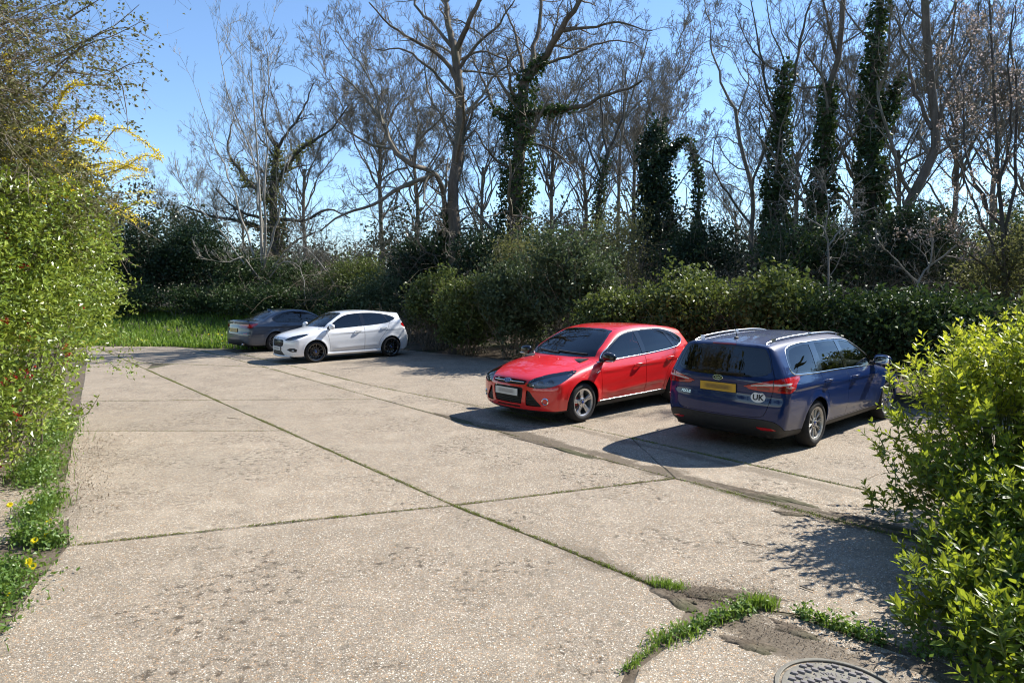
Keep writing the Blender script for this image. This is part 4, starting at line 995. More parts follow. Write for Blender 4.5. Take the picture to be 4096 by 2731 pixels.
class CarShape:
    """implicit body: side profile, half-width and plan sweep blended with rounded edges"""
    def __init__(s, spec):
        s.sp = spec
        prof = np.array(smooth_pts(spec['profile'], 5, True, spec.get('profile_corners', ())))
        s.x0, s.z0, s.h = -1.5, -0.4, 0.01
        nx, nz = 620, 250
        gx = s.x0 + np.arange(nx) * s.h; gz = s.z0 + np.arange(nz) * s.h
        X, Z = np.meshgrid(gx, gz, indexing='ij')
        P = np.stack([X.ravel(), Z.ravel()], 1).astype(np.float32)
        A = prof.astype(np.float32); B = np.roll(A, -1, 0)
        D = np.empty(len(P), np.float32); inside = np.zeros(len(P), bool)
        for c in range(0, len(P), 20000):
            p = P[c:c + 20000]
            best = np.full(len(p), 1e9, np.float32); ins = np.zeros(len(p), bool)
            for a, b in zip(A, B):
                e = b - a; w = p - a
                t = np.clip((w @ e) / max(float(e @ e), 1e-12), 0, 1)
                d = w - t[:, None] * e
                best = np.minimum(best, (d * d).sum(1))
                if a[1] != b[1]:
                    cond = (a[1] > p[:, 1]) != (b[1] > p[:, 1])
                    xi = a[0] + (p[:, 1] - a[1]) * (b[0] - a[0]) / (b[1] - a[1])
                    ins ^= cond & (p[:, 0] < xi)
            D[c:c + 20000] = np.sqrt(best); inside[c:c + 20000] = ins
        D[inside] *= -1
        s.G = D.reshape(nx, nz)
        s.plan = gauss_table(*zip(*spec['plan']), -1.6, 4.6, 0.12)
        s.side = gauss_table(*zip(*spec['side']), -1.2, 0.9, 0.016)
        s.belt = gauss_table(*zip(*spec['belt']), -1.6, 4.6, 0.15)
    def sd(s, x, z):
        fx = np.clip((x - s.x0) / s.h, 0, s.G.shape[0] - 1.001); fz = np.clip((z - s.z0) / s.h, 0, s.G.shape[1] - 1.001)
        i = fx.astype(int); k = fz.astype(int); a = fx - i; b = fz - k
        G = s.G
        return (G[i, k] * (1 - a) + G[i + 1, k] * a) * (1 - b) + (G[i, k + 1] * (1 - a) + G[i + 1, k + 1] * a) * b
    def W(s, x, z):
        sp = s.sp
        t = z - np.interp(x, *s.belt)
        w = np.interp(x, *s.plan) + np.interp(t, *s.side)
        w = w - sp['gtaper'] * smoothstep(*sp['gtaper_x'], x) * np.clip(t / 0.45, 0, 1.2)
        for xa, za, dep, wid, x1, x2 in sp.get('creases', ()):      # a soft shoulder crease
            zc = za + xa * x
            m = smoothstep(x1, x1 + 0.25, x) * (1 - smoothstep(x2 - 0.25, x2, x))
            u = (z - zc) / wid
            w = w + dep * m * np.where(u > 0, np.exp(-u * u * 0.5), np.exp(-u * u * 3.0))
        for xw in (0.0, sp['wb']):
            r = np.hypot(x - xw, z - sp['rw'])
            w = w + sp['flare'] * np.exp(-((r - sp['ra']) / 0.055) ** 2) * (z < 0.95)
        return w
    def F(s, P):
        sp = s.sp
        x, y, z = P[:, 0], np.abs(P[:, 1]), P[:, 2]
        q = (y / 0.9)
        wb = smoothstep(sp['mid'][0], sp['mid'][1], x)
        af = sp['af'] + (sp['as'] - sp['af']) * smoothstep(0.96, 1.12, z)
        shift = (1 - wb) * (-af * q ** sp['pf']) + wb * (sp['ar'] * q ** sp['pr'])
        crown = sp['crown'] * q ** 2 * smoothstep(0.55, 0.8, z)
        f1 = s.sd(x + shift, z + crown)
        f2 = y - s.W(x, z)
        k = sp['k']
        h = np.maximum(k - np.abs(f1 - f2), 0) / k
        return np.maximum(f1, f2) + h * h * k * 0.25
    def N(s, P, e=0.008):
        g = np.empty_like(P)
        for a in range(3):
            d = np.zeros(3); d[a] = e
            g[:, a] = s.F(P + d) - s.F(P - d)
        g /= np.linalg.norm(g, axis=1)[:, None] + 1e-12
        return g
    def cast(s, O, D, tmax, it=26):
        lo = np.zeros(len(O)); hi = np.full(len(O), tmax)
        for _ in range(it):
            m = (lo + hi) / 2
            v = s.F(O + D * m[:, None])
            neg = v < 0
            lo = np.where(neg, m, lo); hi = np.where(neg, hi, m)
        return O + D * ((lo + hi) / 2)[:, None]
    def hit(s, view, pts):
        """surface points seen along a view for 2-D points (a, b)"""
        A, B, C = VIEW(view)
        pts = np.asarray(pts, float)
        base = pts[:, :1] * A + pts[:, 1:2] * B
        cen = np.array([1.3, 0, 0.7]); cen = C * (cen @ C)
        st = base + cen - C * 4.0
        ts = np.arange(0.6, 7.2, 0.03); n = len(pts)
        vals = s.F((st[:, None, :] + C * ts[None, :, None]).reshape(-1, 3)).reshape(n, -1) < 0
        k = np.argmax(vals, axis=1); found = np.where(vals.any(1), ts[k], 3.2)
        lo, hi = found - 0.03, found.copy()
        for _ in range(20):
            m = (lo + hi) / 2; neg = s.F(st + C * m[:, None]) < 0
            hi = np.where(neg, m, hi); lo = np.where(neg, lo, m)
        P = st + C * lo[:, None]
        return P, s.N(P)

def VIEW(v):
    """axes A (first coord), B (second), C (into the car)"""
    if v == 'side': return np.array([1., 0, 0]), np.array([0, 0, 1.]), np.array([0, -1., 0])       # right flank, y > 0
    if v == 'sideL': return np.array([1., 0, 0]), np.array([0, 0, 1.]), np.array([0, 1., 0])
    if v == 'front': return np.array([0, 1., 0]), np.array([0, 0, 1.]), np.array([1., 0, 0])
    if v == 'rear': return np.array([0, 1., 0]), np.array([0, 0, 1.]), np.array([-1., 0, 0])
    if v == 'top': return np.array([1., 0, 0]), np.array([0, 1., 0]), np.array([0, 0, -1.])
    a = v[1]                                                                                      # ('az', angle)
    return np.array([-math.sin(a), math.cos(a), 0]), np.array([0, 0, 1.]), np.array([math.cos(a), math.sin(a), 0])

def proj3(v, pts):
    A, B, C = VIEW(v)
    return [(float(np.dot(p, A)), float(np.dot(p, B))) for p in pts]

def in_poly(px, py, poly):
    ins = False; n = len(poly); j = n - 1
    for i in range(n):
        xi, yi = poly[i]; xj, yj = poly[j]
        if (yi > py) != (yj > py) and px < (xj - xi) * (py - yi) / (yj - yi) + xi: ins = not ins
        j = i
    return ins

FRONT_DIAG = ('az', R(-42))      # looking at the right front corner
REAR_DIAG = ('az', R(180 + 42))   # looking at the right rear corner

class Car:
    def __init__(s, name, spec, loc, rz):
        s.sp = spec; s.shape = CarShape(spec)
        s.root = empty(name, loc, rz)
        s.M = spec['mats']
        s.build_half()
    # ---- dense half surface
    def build_half(s):
        sp = s.sp; h = sp.get('res', 0.040)
        xa, xb = sp['xmin'] - 0.06, sp['xmax'] + 0.06
        za, zb = 0.12, sp['zmax'] + 0.05
        nx, ny, nz = int((xb - xa) / h), int(0.97 / h), int((zb - za) / h)
        idx = {}; V = []; Fc = []
        def vid(i, j, k):
            key = (i, j, k)
            if key not in idx:
                idx[key] = len(V); V.append((xa + (xb - xa) * i / nx, 0.97 * j / ny, za + (zb - za) * k / nz))
            return idx[key]
        for i in range(nx):
            for j in range(ny):
                Fc.append((vid(i, j, nz), vid(i + 1, j, nz), vid(i + 1, j + 1, nz), vid(i, j + 1, nz)))
                Fc.append((vid(i, j, 0), vid(i, j + 1, 0), vid(i + 1, j + 1, 0), vid(i + 1, j, 0)))
            for k in range(nz):
                Fc.append((vid(i, ny, k), vid(i, ny, k + 1), vid(i + 1, ny, k + 1), vid(i + 1, ny, k)))
        for j in range(ny):
            for k in range(nz):
                Fc.append((vid(0, j, k), vid(0, j, k + 1), vid(0, j + 1, k + 1), vid(0, j + 1, k)))
                Fc.append((vid(nx, j, k), vid(nx, j + 1, k), vid(nx, j + 1, k + 1), vid(nx, j, k + 1)))
        V = np.array(V)
        O = np.stack([np.clip(V[:, 0], sp['xmin'] + 0.45, sp['xmax'] - 0.45), np.zeros(len(V)), np.full(len(V), 0.56)], 1)
        D = V - O; D /= np.linalg.norm(D, axis=1)[:, None]
        P = s.shape.cast(O, D, 2.0)
        P[V[:, 1] == 0, 1] = 0.0
        bm = bmesh.new()
        bv = [bm.verts.new(p) for p in P]
        for f in Fc:
            try: bm.faces.new([bv[i] for i in f])
            except ValueError: pass
        bmesh.ops.recalc_face_normals(bm, faces=bm.faces)
        bm.normal_update()
        # outward?
        ft = max(bm.faces, key=lambda f: f.calc_center_median().z)
        if ft.normal.z < 0:
            bmesh.ops.reverse_faces(bm, faces=bm.faces); bm.normal_update()
        s.bm = bm; s.lay = bm.faces.layers.int.new('part'); s.parts = [dict(name='body', mat=s.M['paint'], central=True)]
    # ---- cut a region out of the surface
    def region(s, name, view, poly, mat, central=False, filt=None, gap=0.0030, depth=0.016, offset=0.0, parent=None, dele=False, facing=0.03, only=None, label=None):
        A, B, C = VIEW(view)
        A_, B_, C_ = Vector(A), Vector(B), Vector(C)
        bm = s.bm; lay = s.lay
        xs = [p[0] for p in poly]; ys = [p[1] for p in poly]
        lo = (min(xs) - 0.06, min(ys) - 0.06); hi = (max(xs) + 0.06, max(ys) + 0.06)
        box = {}
        def bb(f):
            a = [v.co.dot(A_) for v in f.verts]; b = [v.co.dot(B_) for v in f.verts]
            box[f] = (min(a), min(b), max(a), max(b))
        okn = {}
        for f in bm.faces:
            v = f.verts[0].co
            a = v.dot(A_); b = v.dot(B_)
            if lo[0] < a < hi[0] and lo[1] < b < hi[1] and f.normal.dot(C_) < -facing:
                c = f.calc_center_median()
                if filt is None or filt(c): bb(f)
        n = len(poly)
        for i in range(n):
            p, q = poly[i], poly[(i + 1) % n]
            da, db = q[0] - p[0], q[1] - p[1]
            if abs(da) + abs(db) < 1e-6: continue
            x0, x1 = min(p[0], q[0]) - 1e-4, max(p[0], q[0]) + 1e-4
            y0, y1 = min(p[1], q[1]) - 1e-4, max(p[1], q[1]) + 1e-4
            fs = [f for f, r in box.items() if r[0] < x1 and r[2] > x0 and r[1] < y1 and r[3] > y0]
            if not fs: continue
            geom = set(fs)
            for f in fs: geom.update(f.edges); geom.update(f.verts)
            r = bmesh.ops.bisect_plane(bm, geom=list(geom), dist=2e-4, plane_co=A_ * p[0] + B_ * p[1], plane_no=A_ * db - B_ * da)
            touched = set(fs)
            for g in r['geom_cut']:
                if isinstance(g, bmesh.types.BMVert):
                    for f in g.link_faces:
                        if f in box: touched.add(f)
                        elif f.normal.dot(C_) < -facing or f.normal.length < 0.5:
                            f.normal_update()
                            if f.normal.dot(C_) < -facing: touched.add(f)
            for f in touched: bb(f)
        pid = len(s.parts)
        s.parts.append(dict(name=name, mat=mat, central=central, gap=gap, depth=depth, offset=offset, parent=parent, dele=dele, label=label))
        for f in box:
            c = f.calc_center_median()
            if filt is not None and not filt(c): continue
            if only is not None and f[lay] not in only: continue
            if in_poly(c.dot(A_), c.dot(B_), poly): f[lay] = pid
        return pid
    def edge_table(s):
        """height of the corner between flank and roof or bonnet along the car"""
        sp = s.sp; xs = np.arange(sp['xmin'] + 0.4, sp['xmax'] - 0.05, 0.04); out = []
        zz = np.arange(0.75, 1.50, 0.006)
        for x in xs:
            P = np.stack([np.full(len(zz), x), np.zeros(len(zz)), zz], 1)
            # widest y inside for every z
            lo = np.zeros(len(zz)); hi = np.full(len(zz), 1.1)
            for _ in range(16):
                m = (lo + hi) / 2; P[:, 1] = m
                neg = s.shape.F(P) < 0; lo = np.where(neg, m, lo); hi = np.where(neg, hi, m)
            P[:, 1] = lo; ok = lo > 0.02
            N = s.shape.N(P[ok]); good = np.where(N[:, 1] > 0.62)[0]
            out.append(zz[ok][good[-1]] if len(good) else 0.75)
        s.edge = (xs, np.array(out))
    def fit_top(s, poly, m):
        if not hasattr(s, 'edge'): s.edge_table()
        out = []
        for x, z in poly:
            zt = float(np.interp(x, *s.edge)) - m
            if zt < float(np.interp(x, *s.shape.belt)) - 0.012 and z > 0.88: continue
            out.append((x, min(z, zt)))
        return out
    # ---- turn regions into meshes
    def finish(s):
        bm = s.bm; bm.verts.index_update()
        co = np.array([v.co for v in bm.verts])
        nrm = s.shape.N(co)
        nrm[np.abs(co[:, 1]) < 1e-6, 1] = 0.0
        groups = {}
        for f in bm.faces:
            groups.setdefault(f[s.lay], []).append([v.index for v in f.verts])
        s.objs = {}
        lining = []
        for pid, part in enumerate(s.parts):
            fs = groups.get(pid)
            if not fs or part.get('dele'): continue
            if part['name'] in ('body', 'front_door', 'rear_door', 'tailgate') and not part.get('nolining'): lining += fs
            used = sorted({i for f in fs for i in f}); mp = {i: k for k, i in enumerate(used)}
            v = co[used].copy(); nn = nrm[used].copy(); fs = [[mp[i] for i in f] for f in fs]
            if part['central']:
                mv = v.copy(); mv[:, 1] *= -1; mn = nn.copy(); mn[:, 1] *= -1
                on = np.abs(v[:, 1]) < 1e-6
                remap = np.where(on, np.arange(len(v)), len(v) + np.cumsum(~on) - 1)
                fs = fs + [[int(remap[i]) for i in f][::-1] for f in fs]
                v = np.concatenate([v, mv[~on]]); nn = np.concatenate([nn, mn[~on]])
                s.emit(part, v, nn, fs, None)
            else:
                s.emit(part, v, nn, fs, 'R')
                v2 = v.copy(); v2[:, 1] *= -1; n2 = nn.copy(); n2[:, 1] *= -1
                s.emit(part, v2, n2, [f[::-1] for f in fs], 'L')
        # dark lining of the cabin behind the painted shell
        keep = []
        sp = s.sp
        for f in lining:
            c = co[f].mean(0)
            if c[2] > 0.62 and sp['cabin'][0] < c[0] < sp['cabin'][1]: keep.append(f)
        used = sorted({i for f in keep for i in f}); mp = {i: k for k, i in enumerate(used)}
        v = co[used] - nrm[used] * 0.022; fs = [[mp[i] for i in f] for f in keep]
        v2 = v.copy(); v2[:, 1] *= -1
        allv = np.concatenate([v, v2]); allf = [f[::-1] for f in fs] + [[i + len(v) for i in f] for f in fs]
        mesh_obj('cabin_lining', np_mesh('cabin_lining', allv, allf, MATS['cabin_dark']), s.root)
        bm.free(); s.bm = None
    def emit(s, part, v, nn, fs, side):
        gap = part.get('gap', 0.0030); depth = part.get('depth', 0.014); off = part.get('offset', 0.0)
        cnt = {}
        for f in fs:
            for a, b in zip(f, f[1:] + f[:1]):
                k = (a, b) if a < b else (b, a)
                cnt[k] = cnt.get(k, 0) + 1
        bverts = set()
        for k, c in cnt.items():
            if c == 1: bverts.update(k)
        if gap > 0 and bverts:
            acc = {}
            for f in fs:
                if any(i in bverts for i in f):
                    c = v[f].mean(0)
                    for i in f:
                        if i in bverts:
                            d = c - v[i]; acc[i] = acc.get(i, 0) + d / (np.linalg.norm(d) + 1e-9)
            for i, d in acc.items():
                d = d - nn[i] * (d @ nn[i]); l = np.linalg.norm(d)
                if l > 1e-6: v[i] = v[i] + d / l * gap
        v = v + nn * off
        ln = []; F2 = [list(f) for f in fs]
        for f in fs: ln += [nn[i] for i in f]
        if depth > 0:
            extra = {}; ev = []; base = len(v)
            def low(i):
                if i not in extra: extra[i] = base + len(ev); ev.append(v[i] - nn[i] * depth)
                return extra[i]
            for f in fs:
                for a, b in zip(f, f[1:] + f[:1]):
                    if cnt[(a, b) if a < b else (b, a)] == 1:
                        q = [b, a, low(a), low(b)]
                        pa, pb, pc = v[b], v[a], ev[extra[a] - base]
                        m = np.cross(pb - pa, pc - pa); m = m / (np.linalg.norm(m) + 1e-12)
                        F2.append(q); ln += [m] * 4
            if ev: v = np.concatenate([v, np.array(ev)])
        me = np_mesh(part['name'], v, F2, part['mat'], True, ln)
        par = s.root
        if part.get('parent'):
            par = s.objs.get((part['parent'], side)) or s.objs.get((part['parent'], None)) or s.root
        o = mesh_obj(part['name'], me, par)
        if part.get('label'): o['label'] = part['label']
        s.objs.setdefault((part['name'], side), o)
        return o
    # ---- a thin plate lying on the surface
    def plate_on(s, name, view, poly, mat, off=0.003, thick=0.006, parent=None, rings=4):
        poly = np.array(poly, float); c = poly.mean(0); n = len(poly)
        pts = [c]
        for r in range(1, rings + 1): pts += [c + (p - c) * r / rings for p in poly]
        P, N = s.shape.hit(view, pts)
        v = P + N * off; n0 = N
        fs = [[0, 1 + i, 1 + (i + 1) % n] for i in range(n)]
        for r in range(1, rings):
            a = 1 + (r - 1) * n; b = 1 + r * n
            fs += [[a + i, b + i, b + (i + 1) % n, a + (i + 1) % n] for i in range(n)]
        a = 1 + (rings - 1) * n
        v = np.concatenate([v, v[a:a + n] - N[a:a + n] * thick])
        b = 1 + rings * n
        lip = [[a + i, b + i, b + (i + 1) % n, a + (i + 1) % n] for i in range(n)]
        # orient outwards
        nf = np.cross(v[fs[0][1]] - v[0], v[fs[0][2]] - v[0])
        if nf @ N[0] < 0:
            fs = [f[::-1] for f in fs]; lip = [f[::-1] for f in lip]
        ln = []
        for f in fs: ln += [n0[i] for i in f]
        for f in lip:
            m = np.cross(v[f[1]] - v[f[0]], v[f[2]] - v[f[0]]); m /= np.linalg.norm(m) + 1e-12
            ln += [m] * 4
        return mesh_obj(name, np_mesh(name, v, fs + lip, mat, True, ln), parent or s.root)
    def strip_on(s, name, view, path, width, mat, off=0.004, thick=0.006, parent=None):
        """a band of trim following a 2-D path"""
        p = np.array(path, float); t = np.gradient(p, axis=0); t /= np.linalg.norm(t, axis=1)[:, None]
        nn = np.stack([-t[:, 1], t[:, 0]], 1)
        w = np.asarray(width) if hasattr(width, '__len__') else np.full(len(p), width)
        a = p + nn * w[:, None] / 2; b = p - nn * w[:, None] / 2
        PA, NA = s.shape.hit(view, a); PM, NM = s.shape.hit(view, p); PB, NB = s.shape.hit(view, b)
        k = len(p)
        v = np.concatenate([PA - NA * thick, PA + NA * off, PM + NM * (off * 1.4), PB + NB * off, PB - NB * thick])
        fs = []
        for j in range(4):
            for i in range(k - 1): fs.append([j * k + i, j * k + i + 1, (j + 1) * k + i + 1, (j + 1) * k + i])
        nf = np.cross(v[fs[k][1]] - v[fs[k][0]], v[fs[k][2]] - v[fs[k][0]])
        if nf @ NA[0] < 0: fs = [f[::-1] for f in fs]
        me = np_mesh(name, v, fs, mat, True)
        return mesh_obj(name, me, parent or s.root)
    def at(s, view, a, b, off=0.0):
        P, N = s.shape.hit(view, [(a, b)])
        return Vector(P[0] + N[0] * off), Vector(N[0])
    def frame(s, view, a, b, off=0.0):
        """matrix at a surface point: local x across, y up, z out"""
        p, n = s.at(view, a, b, off)
        up = Vector((0, 0, 1)); x = up.cross(n).normalized(); y = n.cross(x).normalized()
        m = Matrix((x, y, n)).transposed().to_4x4(); m.translation = p
        return m

# ---- small shared shapes
def superell(mb, c, r, e=2.6, nu=18, nv=12, fn=None):
    base = len(mb.v)
    def sp_(v, p): return math.copysign(abs(v) ** p, v)
    p = 2.0 / e
    for j in range(nv + 1):
        ph = -math.pi / 2 + math.pi * j / nv
        for i in range(nu):
            th = 2 * math.pi * i / nu
            q = [sp_(math.cos(ph), p) * sp_(math.cos(th), p), sp_(math.cos(ph), p) * sp_(math.sin(th), p), sp_(math.sin(ph), p)]
            if fn: q = fn(q)
            mb.v.append((c[0] + r[0] * q[0], c[1] + r[1] * q[1], c[2] + r[2] * q[2]))
    for j in range(nv):
        for i in range(nu):
            i2 = (i + 1) % nu
            mb.f.append((base + j * nu + i, base + j * nu + i2, base + (j + 1) * nu + i2, base + (j + 1) * nu + i))

def wheel_meshes(key, Rt, Rr, width, style, rim_mat):
    """meshes of a wheel standing in the x-z plane, outboard face towards +y, centre at the origin"""
    hw = width / 2
    out = {}
    mb = MB()
    mb.lathe([(Rr + 0.004, -hw + 0.012), (Rr + 0.02, -hw), (Rt - 0.045, -hw - 0.006), (Rt - 0.014, -hw + 0.016), (Rt - 0.003, -hw + 0.05), (Rt, 0),
              (Rt - 0.003, hw - 0.05), (Rt - 0.014, hw - 0.016), (Rt - 0.045, hw + 0.006), (Rr + 0.03, hw + 0.004), (Rr + 0.012, hw - 0.002), (Rr + 0.004, hw - 0.012)], 56, 'y')
    out['tyre'] = mb.mesh('tyre', MATS['rubber'], True, 50)
    mb = MB()
    mb.lathe([(Rr + 0.008, -hw + 0.01), (Rr - 0.01, -hw + 0.02), (Rr - 0.03, -0.02), (Rr - 0.026, hw - 0.035), (Rr - 0.02, hw - 0.016), (Rr - 0.004, hw - 0.006), (Rr + 0.008, hw - 0.004), (Rr + 0.010, hw - 0.012)], 56, 'y')
    o_face = hw - 0.018
    def spoke(a, w0, w1, r0, r1, d0, d1, bend=0.0, th=0.028):
        prev = []
        nseg = 5
        for i in range(nseg + 1):
            t = i / nseg; r = r0 + (r1 - r0) * t; w = w0 + (w1 - w0) * t
            o = d0 + (d1 - d0) * t - 0.006 * math.sin(math.pi * t)
            ang = a + bend * t
            ca, sa = math.cos(ang), math.sin(ang)
            def pt(wx, oy): return (r * ca - wx * sa, oy, r * sa + wx * ca)
            prev.append([pt(-w, o - th), pt(-w, o - 0.006), pt(-w * 0.55, o), pt(w * 0.55, o), pt(w, o - 0.006), pt(w, o - th)])
        b = len(mb.v)
        for ring in prev: mb.v.extend(ring)
        for i in range(nseg):
            for k in range(6):
                k2 = (k + 1) % 6
                mb.f.append((b + i * 6 + k, b + i * 6 + k2, b + (i + 1) * 6 + k2, b + (i + 1) * 6 + k))
        mb.f.append(tuple(b + k for k in range(6))); mb.f.append(tuple(b + nseg * 6 + k for k in range(6)))
    if style == 'five_twin':
        for k in range(5):
            a = math.pi / 2 + 2 * math.pi * k / 5
            spoke(a, 0.040, 0.030, 0.03, 0.11, o_face - 0.012, o_face - 0.004)
            spoke(a + 0.07, 0.017, 0.022, 0.05, Rr - 0.012, o_face - 0.012, o_face, 0.05)
            spoke(a - 0.07, 0.017, 0.022, 0.05, Rr - 0.012, o_face - 0.012, o_face, -0.05)
    elif style == 'ten_pair':
        for k in range(10):
            a = math.pi / 2 + 2 * math.pi * k / 10
            spoke(a + 0.02, 0.007, 0.009, 0.05, Rr - 0.012, o_face - 0.012, o_face, 0.07)
            spoke(a - 0.02, 0.007, 0.009, 0.05, Rr - 0.012, o_face - 0.012, o_face, -0.07)
    elif style == 'twelve':
        for k in range(12):
            a = math.pi / 2 + 2 * math.pi * k / 12
            spoke(a, 0.009, 0.015 if k % 2 else 0.011, 0.05, Rr - 0.012, o_face - 0.02, o_face)
    elif style == 'five_y':
        for k in range(5):
            a = math.pi / 2 + 2 * math.pi * k / 5
            spoke(a + 0.12, 0.014, 0.013, 0.05, Rr - 0.012, o_face - 0.015, o_face, 0.06)
            spoke(a - 0.12, 0.014, 0.013, 0.05, Rr - 0.012, o_face - 0.015, o_face, -0.06)
    mb.lathe([(0.0, o_face - 0.008), (0.066, o_face - 0.008), (0.074, o_face - 0.014), (0.078, o_face - 0.05), (0.0, o_face - 0.05)], 24, 'y')
    out['rim'] = mb.mesh('rim', rim_mat, True, 40)
    mb = MB(); mb.lathe([(0.0, o_face + 0.0), (0.022, o_face), (0.028, o_face - 0.004), (0.029, o_face - 0.012)], 20, 'y')
    out['hub_cap'] = mb.mesh('hub_cap', MATS['badge_blue'] if style != 'five_y' else MATS['black_gloss'], True)
    mb = MB()
    mb.lathe([(0.0, o_face + 0.0), (0.007, o_face), (0.009, o_face - 0.01)], 8, 'y')
    out['wheel_bolt'] = mb.mesh('wheel_bolt', MATS['dark_metal'], True)
    mb = MB(); mb.lathe([(0.07, -0.01), (0.07, 0.012), (0.14, 0.012), (0.145, 0.0), (0.14, -0.012), (0.07, -0.012)], 32, 'y')
    out['brake_disc'] = mb.mesh('brake_disc', MATS['steel'], True)
    mb = MB(); mb.box((0.115, 0.005, 0.02), (0.07, 0.07, 0.13))
    out['brake_caliper'] = mb.mesh('brake_caliper', MATS['caliper_red'] if style == 'five_twin' else MATS['dark_metal'])
    return out

def add_wheel(car, meshes, x, side, y_out, Rt, width, steer=0.0):
    e = bpy.data.objects.new('wheel', meshes['tyre']); link(e, car.root)
    # the tyre mesh carries the wheel; rim and brake are its sub-parts
    e.name = 'wheel'
    e.location = (x, side * (y_out - width / 2), Rt)
    e.rotation_euler = (0, random.uniform(0, 1.2), 0 if side > 0 else math.pi)
    e.rotation_euler.z += steer
    for k in range(5):
        a = math.pi / 2 + math.pi / 5 + 2 * math.pi * k / 5
        c = bpy.data.objects.new('wheel_bolt', meshes['wheel_bolt']); link(c, e); c.location = (0.053 * math.cos(a), 0, 0.053 * math.sin(a))
    for nm in ('rim', 'hub_cap', 'brake_disc', 'brake_caliper'):
        c = bpy.data.objects.new(nm, meshes[nm]); link(c, e)
        if nm == 'brake_caliper': c.rotation_euler = (0, -e.rotation_euler.y, 0)
    return e

def seat_mesh(mat):
    mb = MB()
    superell(mb, (0, 0, 0.02), (0.27, 0.25, 0.10), 3.2)
    superell(mb, (0.30, 0, 0.36), (0.09, 0.24, 0.36), 3.0, fn=lambda q: (q[0] + 1.1 * q[2], q[1] * (1 - 0.12 * max(q[2], 0)), q[2]))
    superell(mb, (0.44, 0, 0.79), (0.05, 0.13, 0.085), 3.0)
    mb.tube([(0.42, -0.05, 0.66), (0.44, -0.05, 0.78)], 0.008, 6); mb.tube([(0.42, 0.05, 0.66), (0.44, 0.05, 0.78)], 0.008, 6)
    return mb.mesh('seat', mat, True, 60)

def interior(car, x_front, x_rear, dash_x, floor_z=0.25):
    sp = car.sp
    me = seat_mesh(MATS['seat_cloth'])
    for y in (-0.36, 0.36):
        mesh_obj('front_seat', me, car.root, (x_front, y, 0.50))
    for y in (-0.36, 0.36):
        mesh_obj('rear_seat', me, car.root, (x_rear, y, 0.42), scale=(0.9, 0.95, 0.9))
    mb = MB()
    pr = smooth_pts([(dash_x - 0.35, 0.62), (dash_x - 0.33, 0.93), (dash_x, 0.975), (dash_x + 0.2, 0.95), (dash_x + 0.28, 0.85), (dash_x + 0.2, 0.62)], 4)
    mb.prism([(p[0], -0.66, p[1]) for p in pr], (0, 1.32, 0))
    mb.build('dashboard', MATS['cabin_dark'], car.root, True)
    mb = MB(); n = 28
    ring = [(0.19 * math.cos(2 * math.pi * k / n), 0.19 * math.sin(2 * math.pi * k / n), 0) for k in range(n + 1)]
    mb.tube(ring, 0.016, 8, False)
    for a in (0, math.pi, -math.pi / 2): mb.tube([(0.04 * math.cos(a), 0.04 * math.sin(a), -0.01), (0.19 * math.cos(a), 0.19 * math.sin(a), 0)], 0.014, 6)
    mb.lathe([(0, 0.008), (0.06, 0.0), (0.065, -0.03), (0, -0.03)], 16, 'z')
    o = mb.build('steering_wheel', MATS['cabin_dark'], car.root, True)
    o.matrix_local = Matrix.Translation((dash_x + 0.36, 0.37, 0.90)) @ Matrix.Rotation(R(62), 4, 'Y') @ Matrix.Rotation(math.pi / 2, 4, 'Z')
    mb = MB(); mb.box(((dash_x + sp['xmax'] - 0.5) / 2, 0, floor_z), (sp['xmax'] - 0.5 - dash_x, 1.36, 0.05))
    mb.box((sp['wb'] + 0.35, 0, 0.55), (0.9, 1.1, 0.5))
    mb.build('cabin_floor', MATS['cabin_dark'], car.root)

def arch_liner(car, x, side):
    sp = car.sp; mb = MB(); ra = sp['ra'] - 0.002
    yo = sp.get('liner_y', 0.85)
    prof = [(ra, yo), (ra + 0.012, yo - 0.06), (ra + 0.03, 0.52), (0.0, 0.50)]
    n = 40; b = len(mb.v)
    for k in range(n + 1):
        a = R(-12) + (math.pi + R(24)) * k / n
        for r, y in prof: mb.v.append((x + r * math.cos(a), side * y, max(sp['rw'] + r * math.sin(a), 0.16)))
    for k in range(n):
        for j in range(3): mb.f.append((b + k * 4 + j, b + (k + 1) * 4 + j, b + (k + 1) * 4 + j + 1, b + k * 4 + j + 1))
    mb.build('wheel_arch_liner', MATS['black_plastic'], car.root, True)

def door_handle(car, x, z, side, mat, mat_cup):
    v = 'side' if side > 0 else 'sideL'
    # recess behind the grip
    el = [(x + 0.062 * math.cos(a), z + 0.034 * math.sin(a)) for a in np.linspace(0, 2 * math.pi, 18)[:-1]]
    cup = car.plate_on('handle_recess', v, el, mat_cup, 0.0012, 0.002, parent=car.root, rings=2)
    P, N = car.shape.hit(v, [(x + dx, z + 0.008 + 0.02 * dx) for dx in np.linspace(-0.11, 0.11, 9)])
    mb = MB()
    outs = [0.004, 0.026, 0.036, 0.040, 0.041, 0.040, 0.036, 0.026, 0.004]
    mb.tube([tuple(p + n * o) for p, n, o in zip(P, N, outs)], [0.007, 0.012, 0.014, 0.0145, 0.0145, 0.0145, 0.014, 0.012, 0.007], 8)
    o = mb.build('door_handle', mat, car.root, True, 60)
    return o

def adopt(child, parent):
    child.parent = parent
    return child

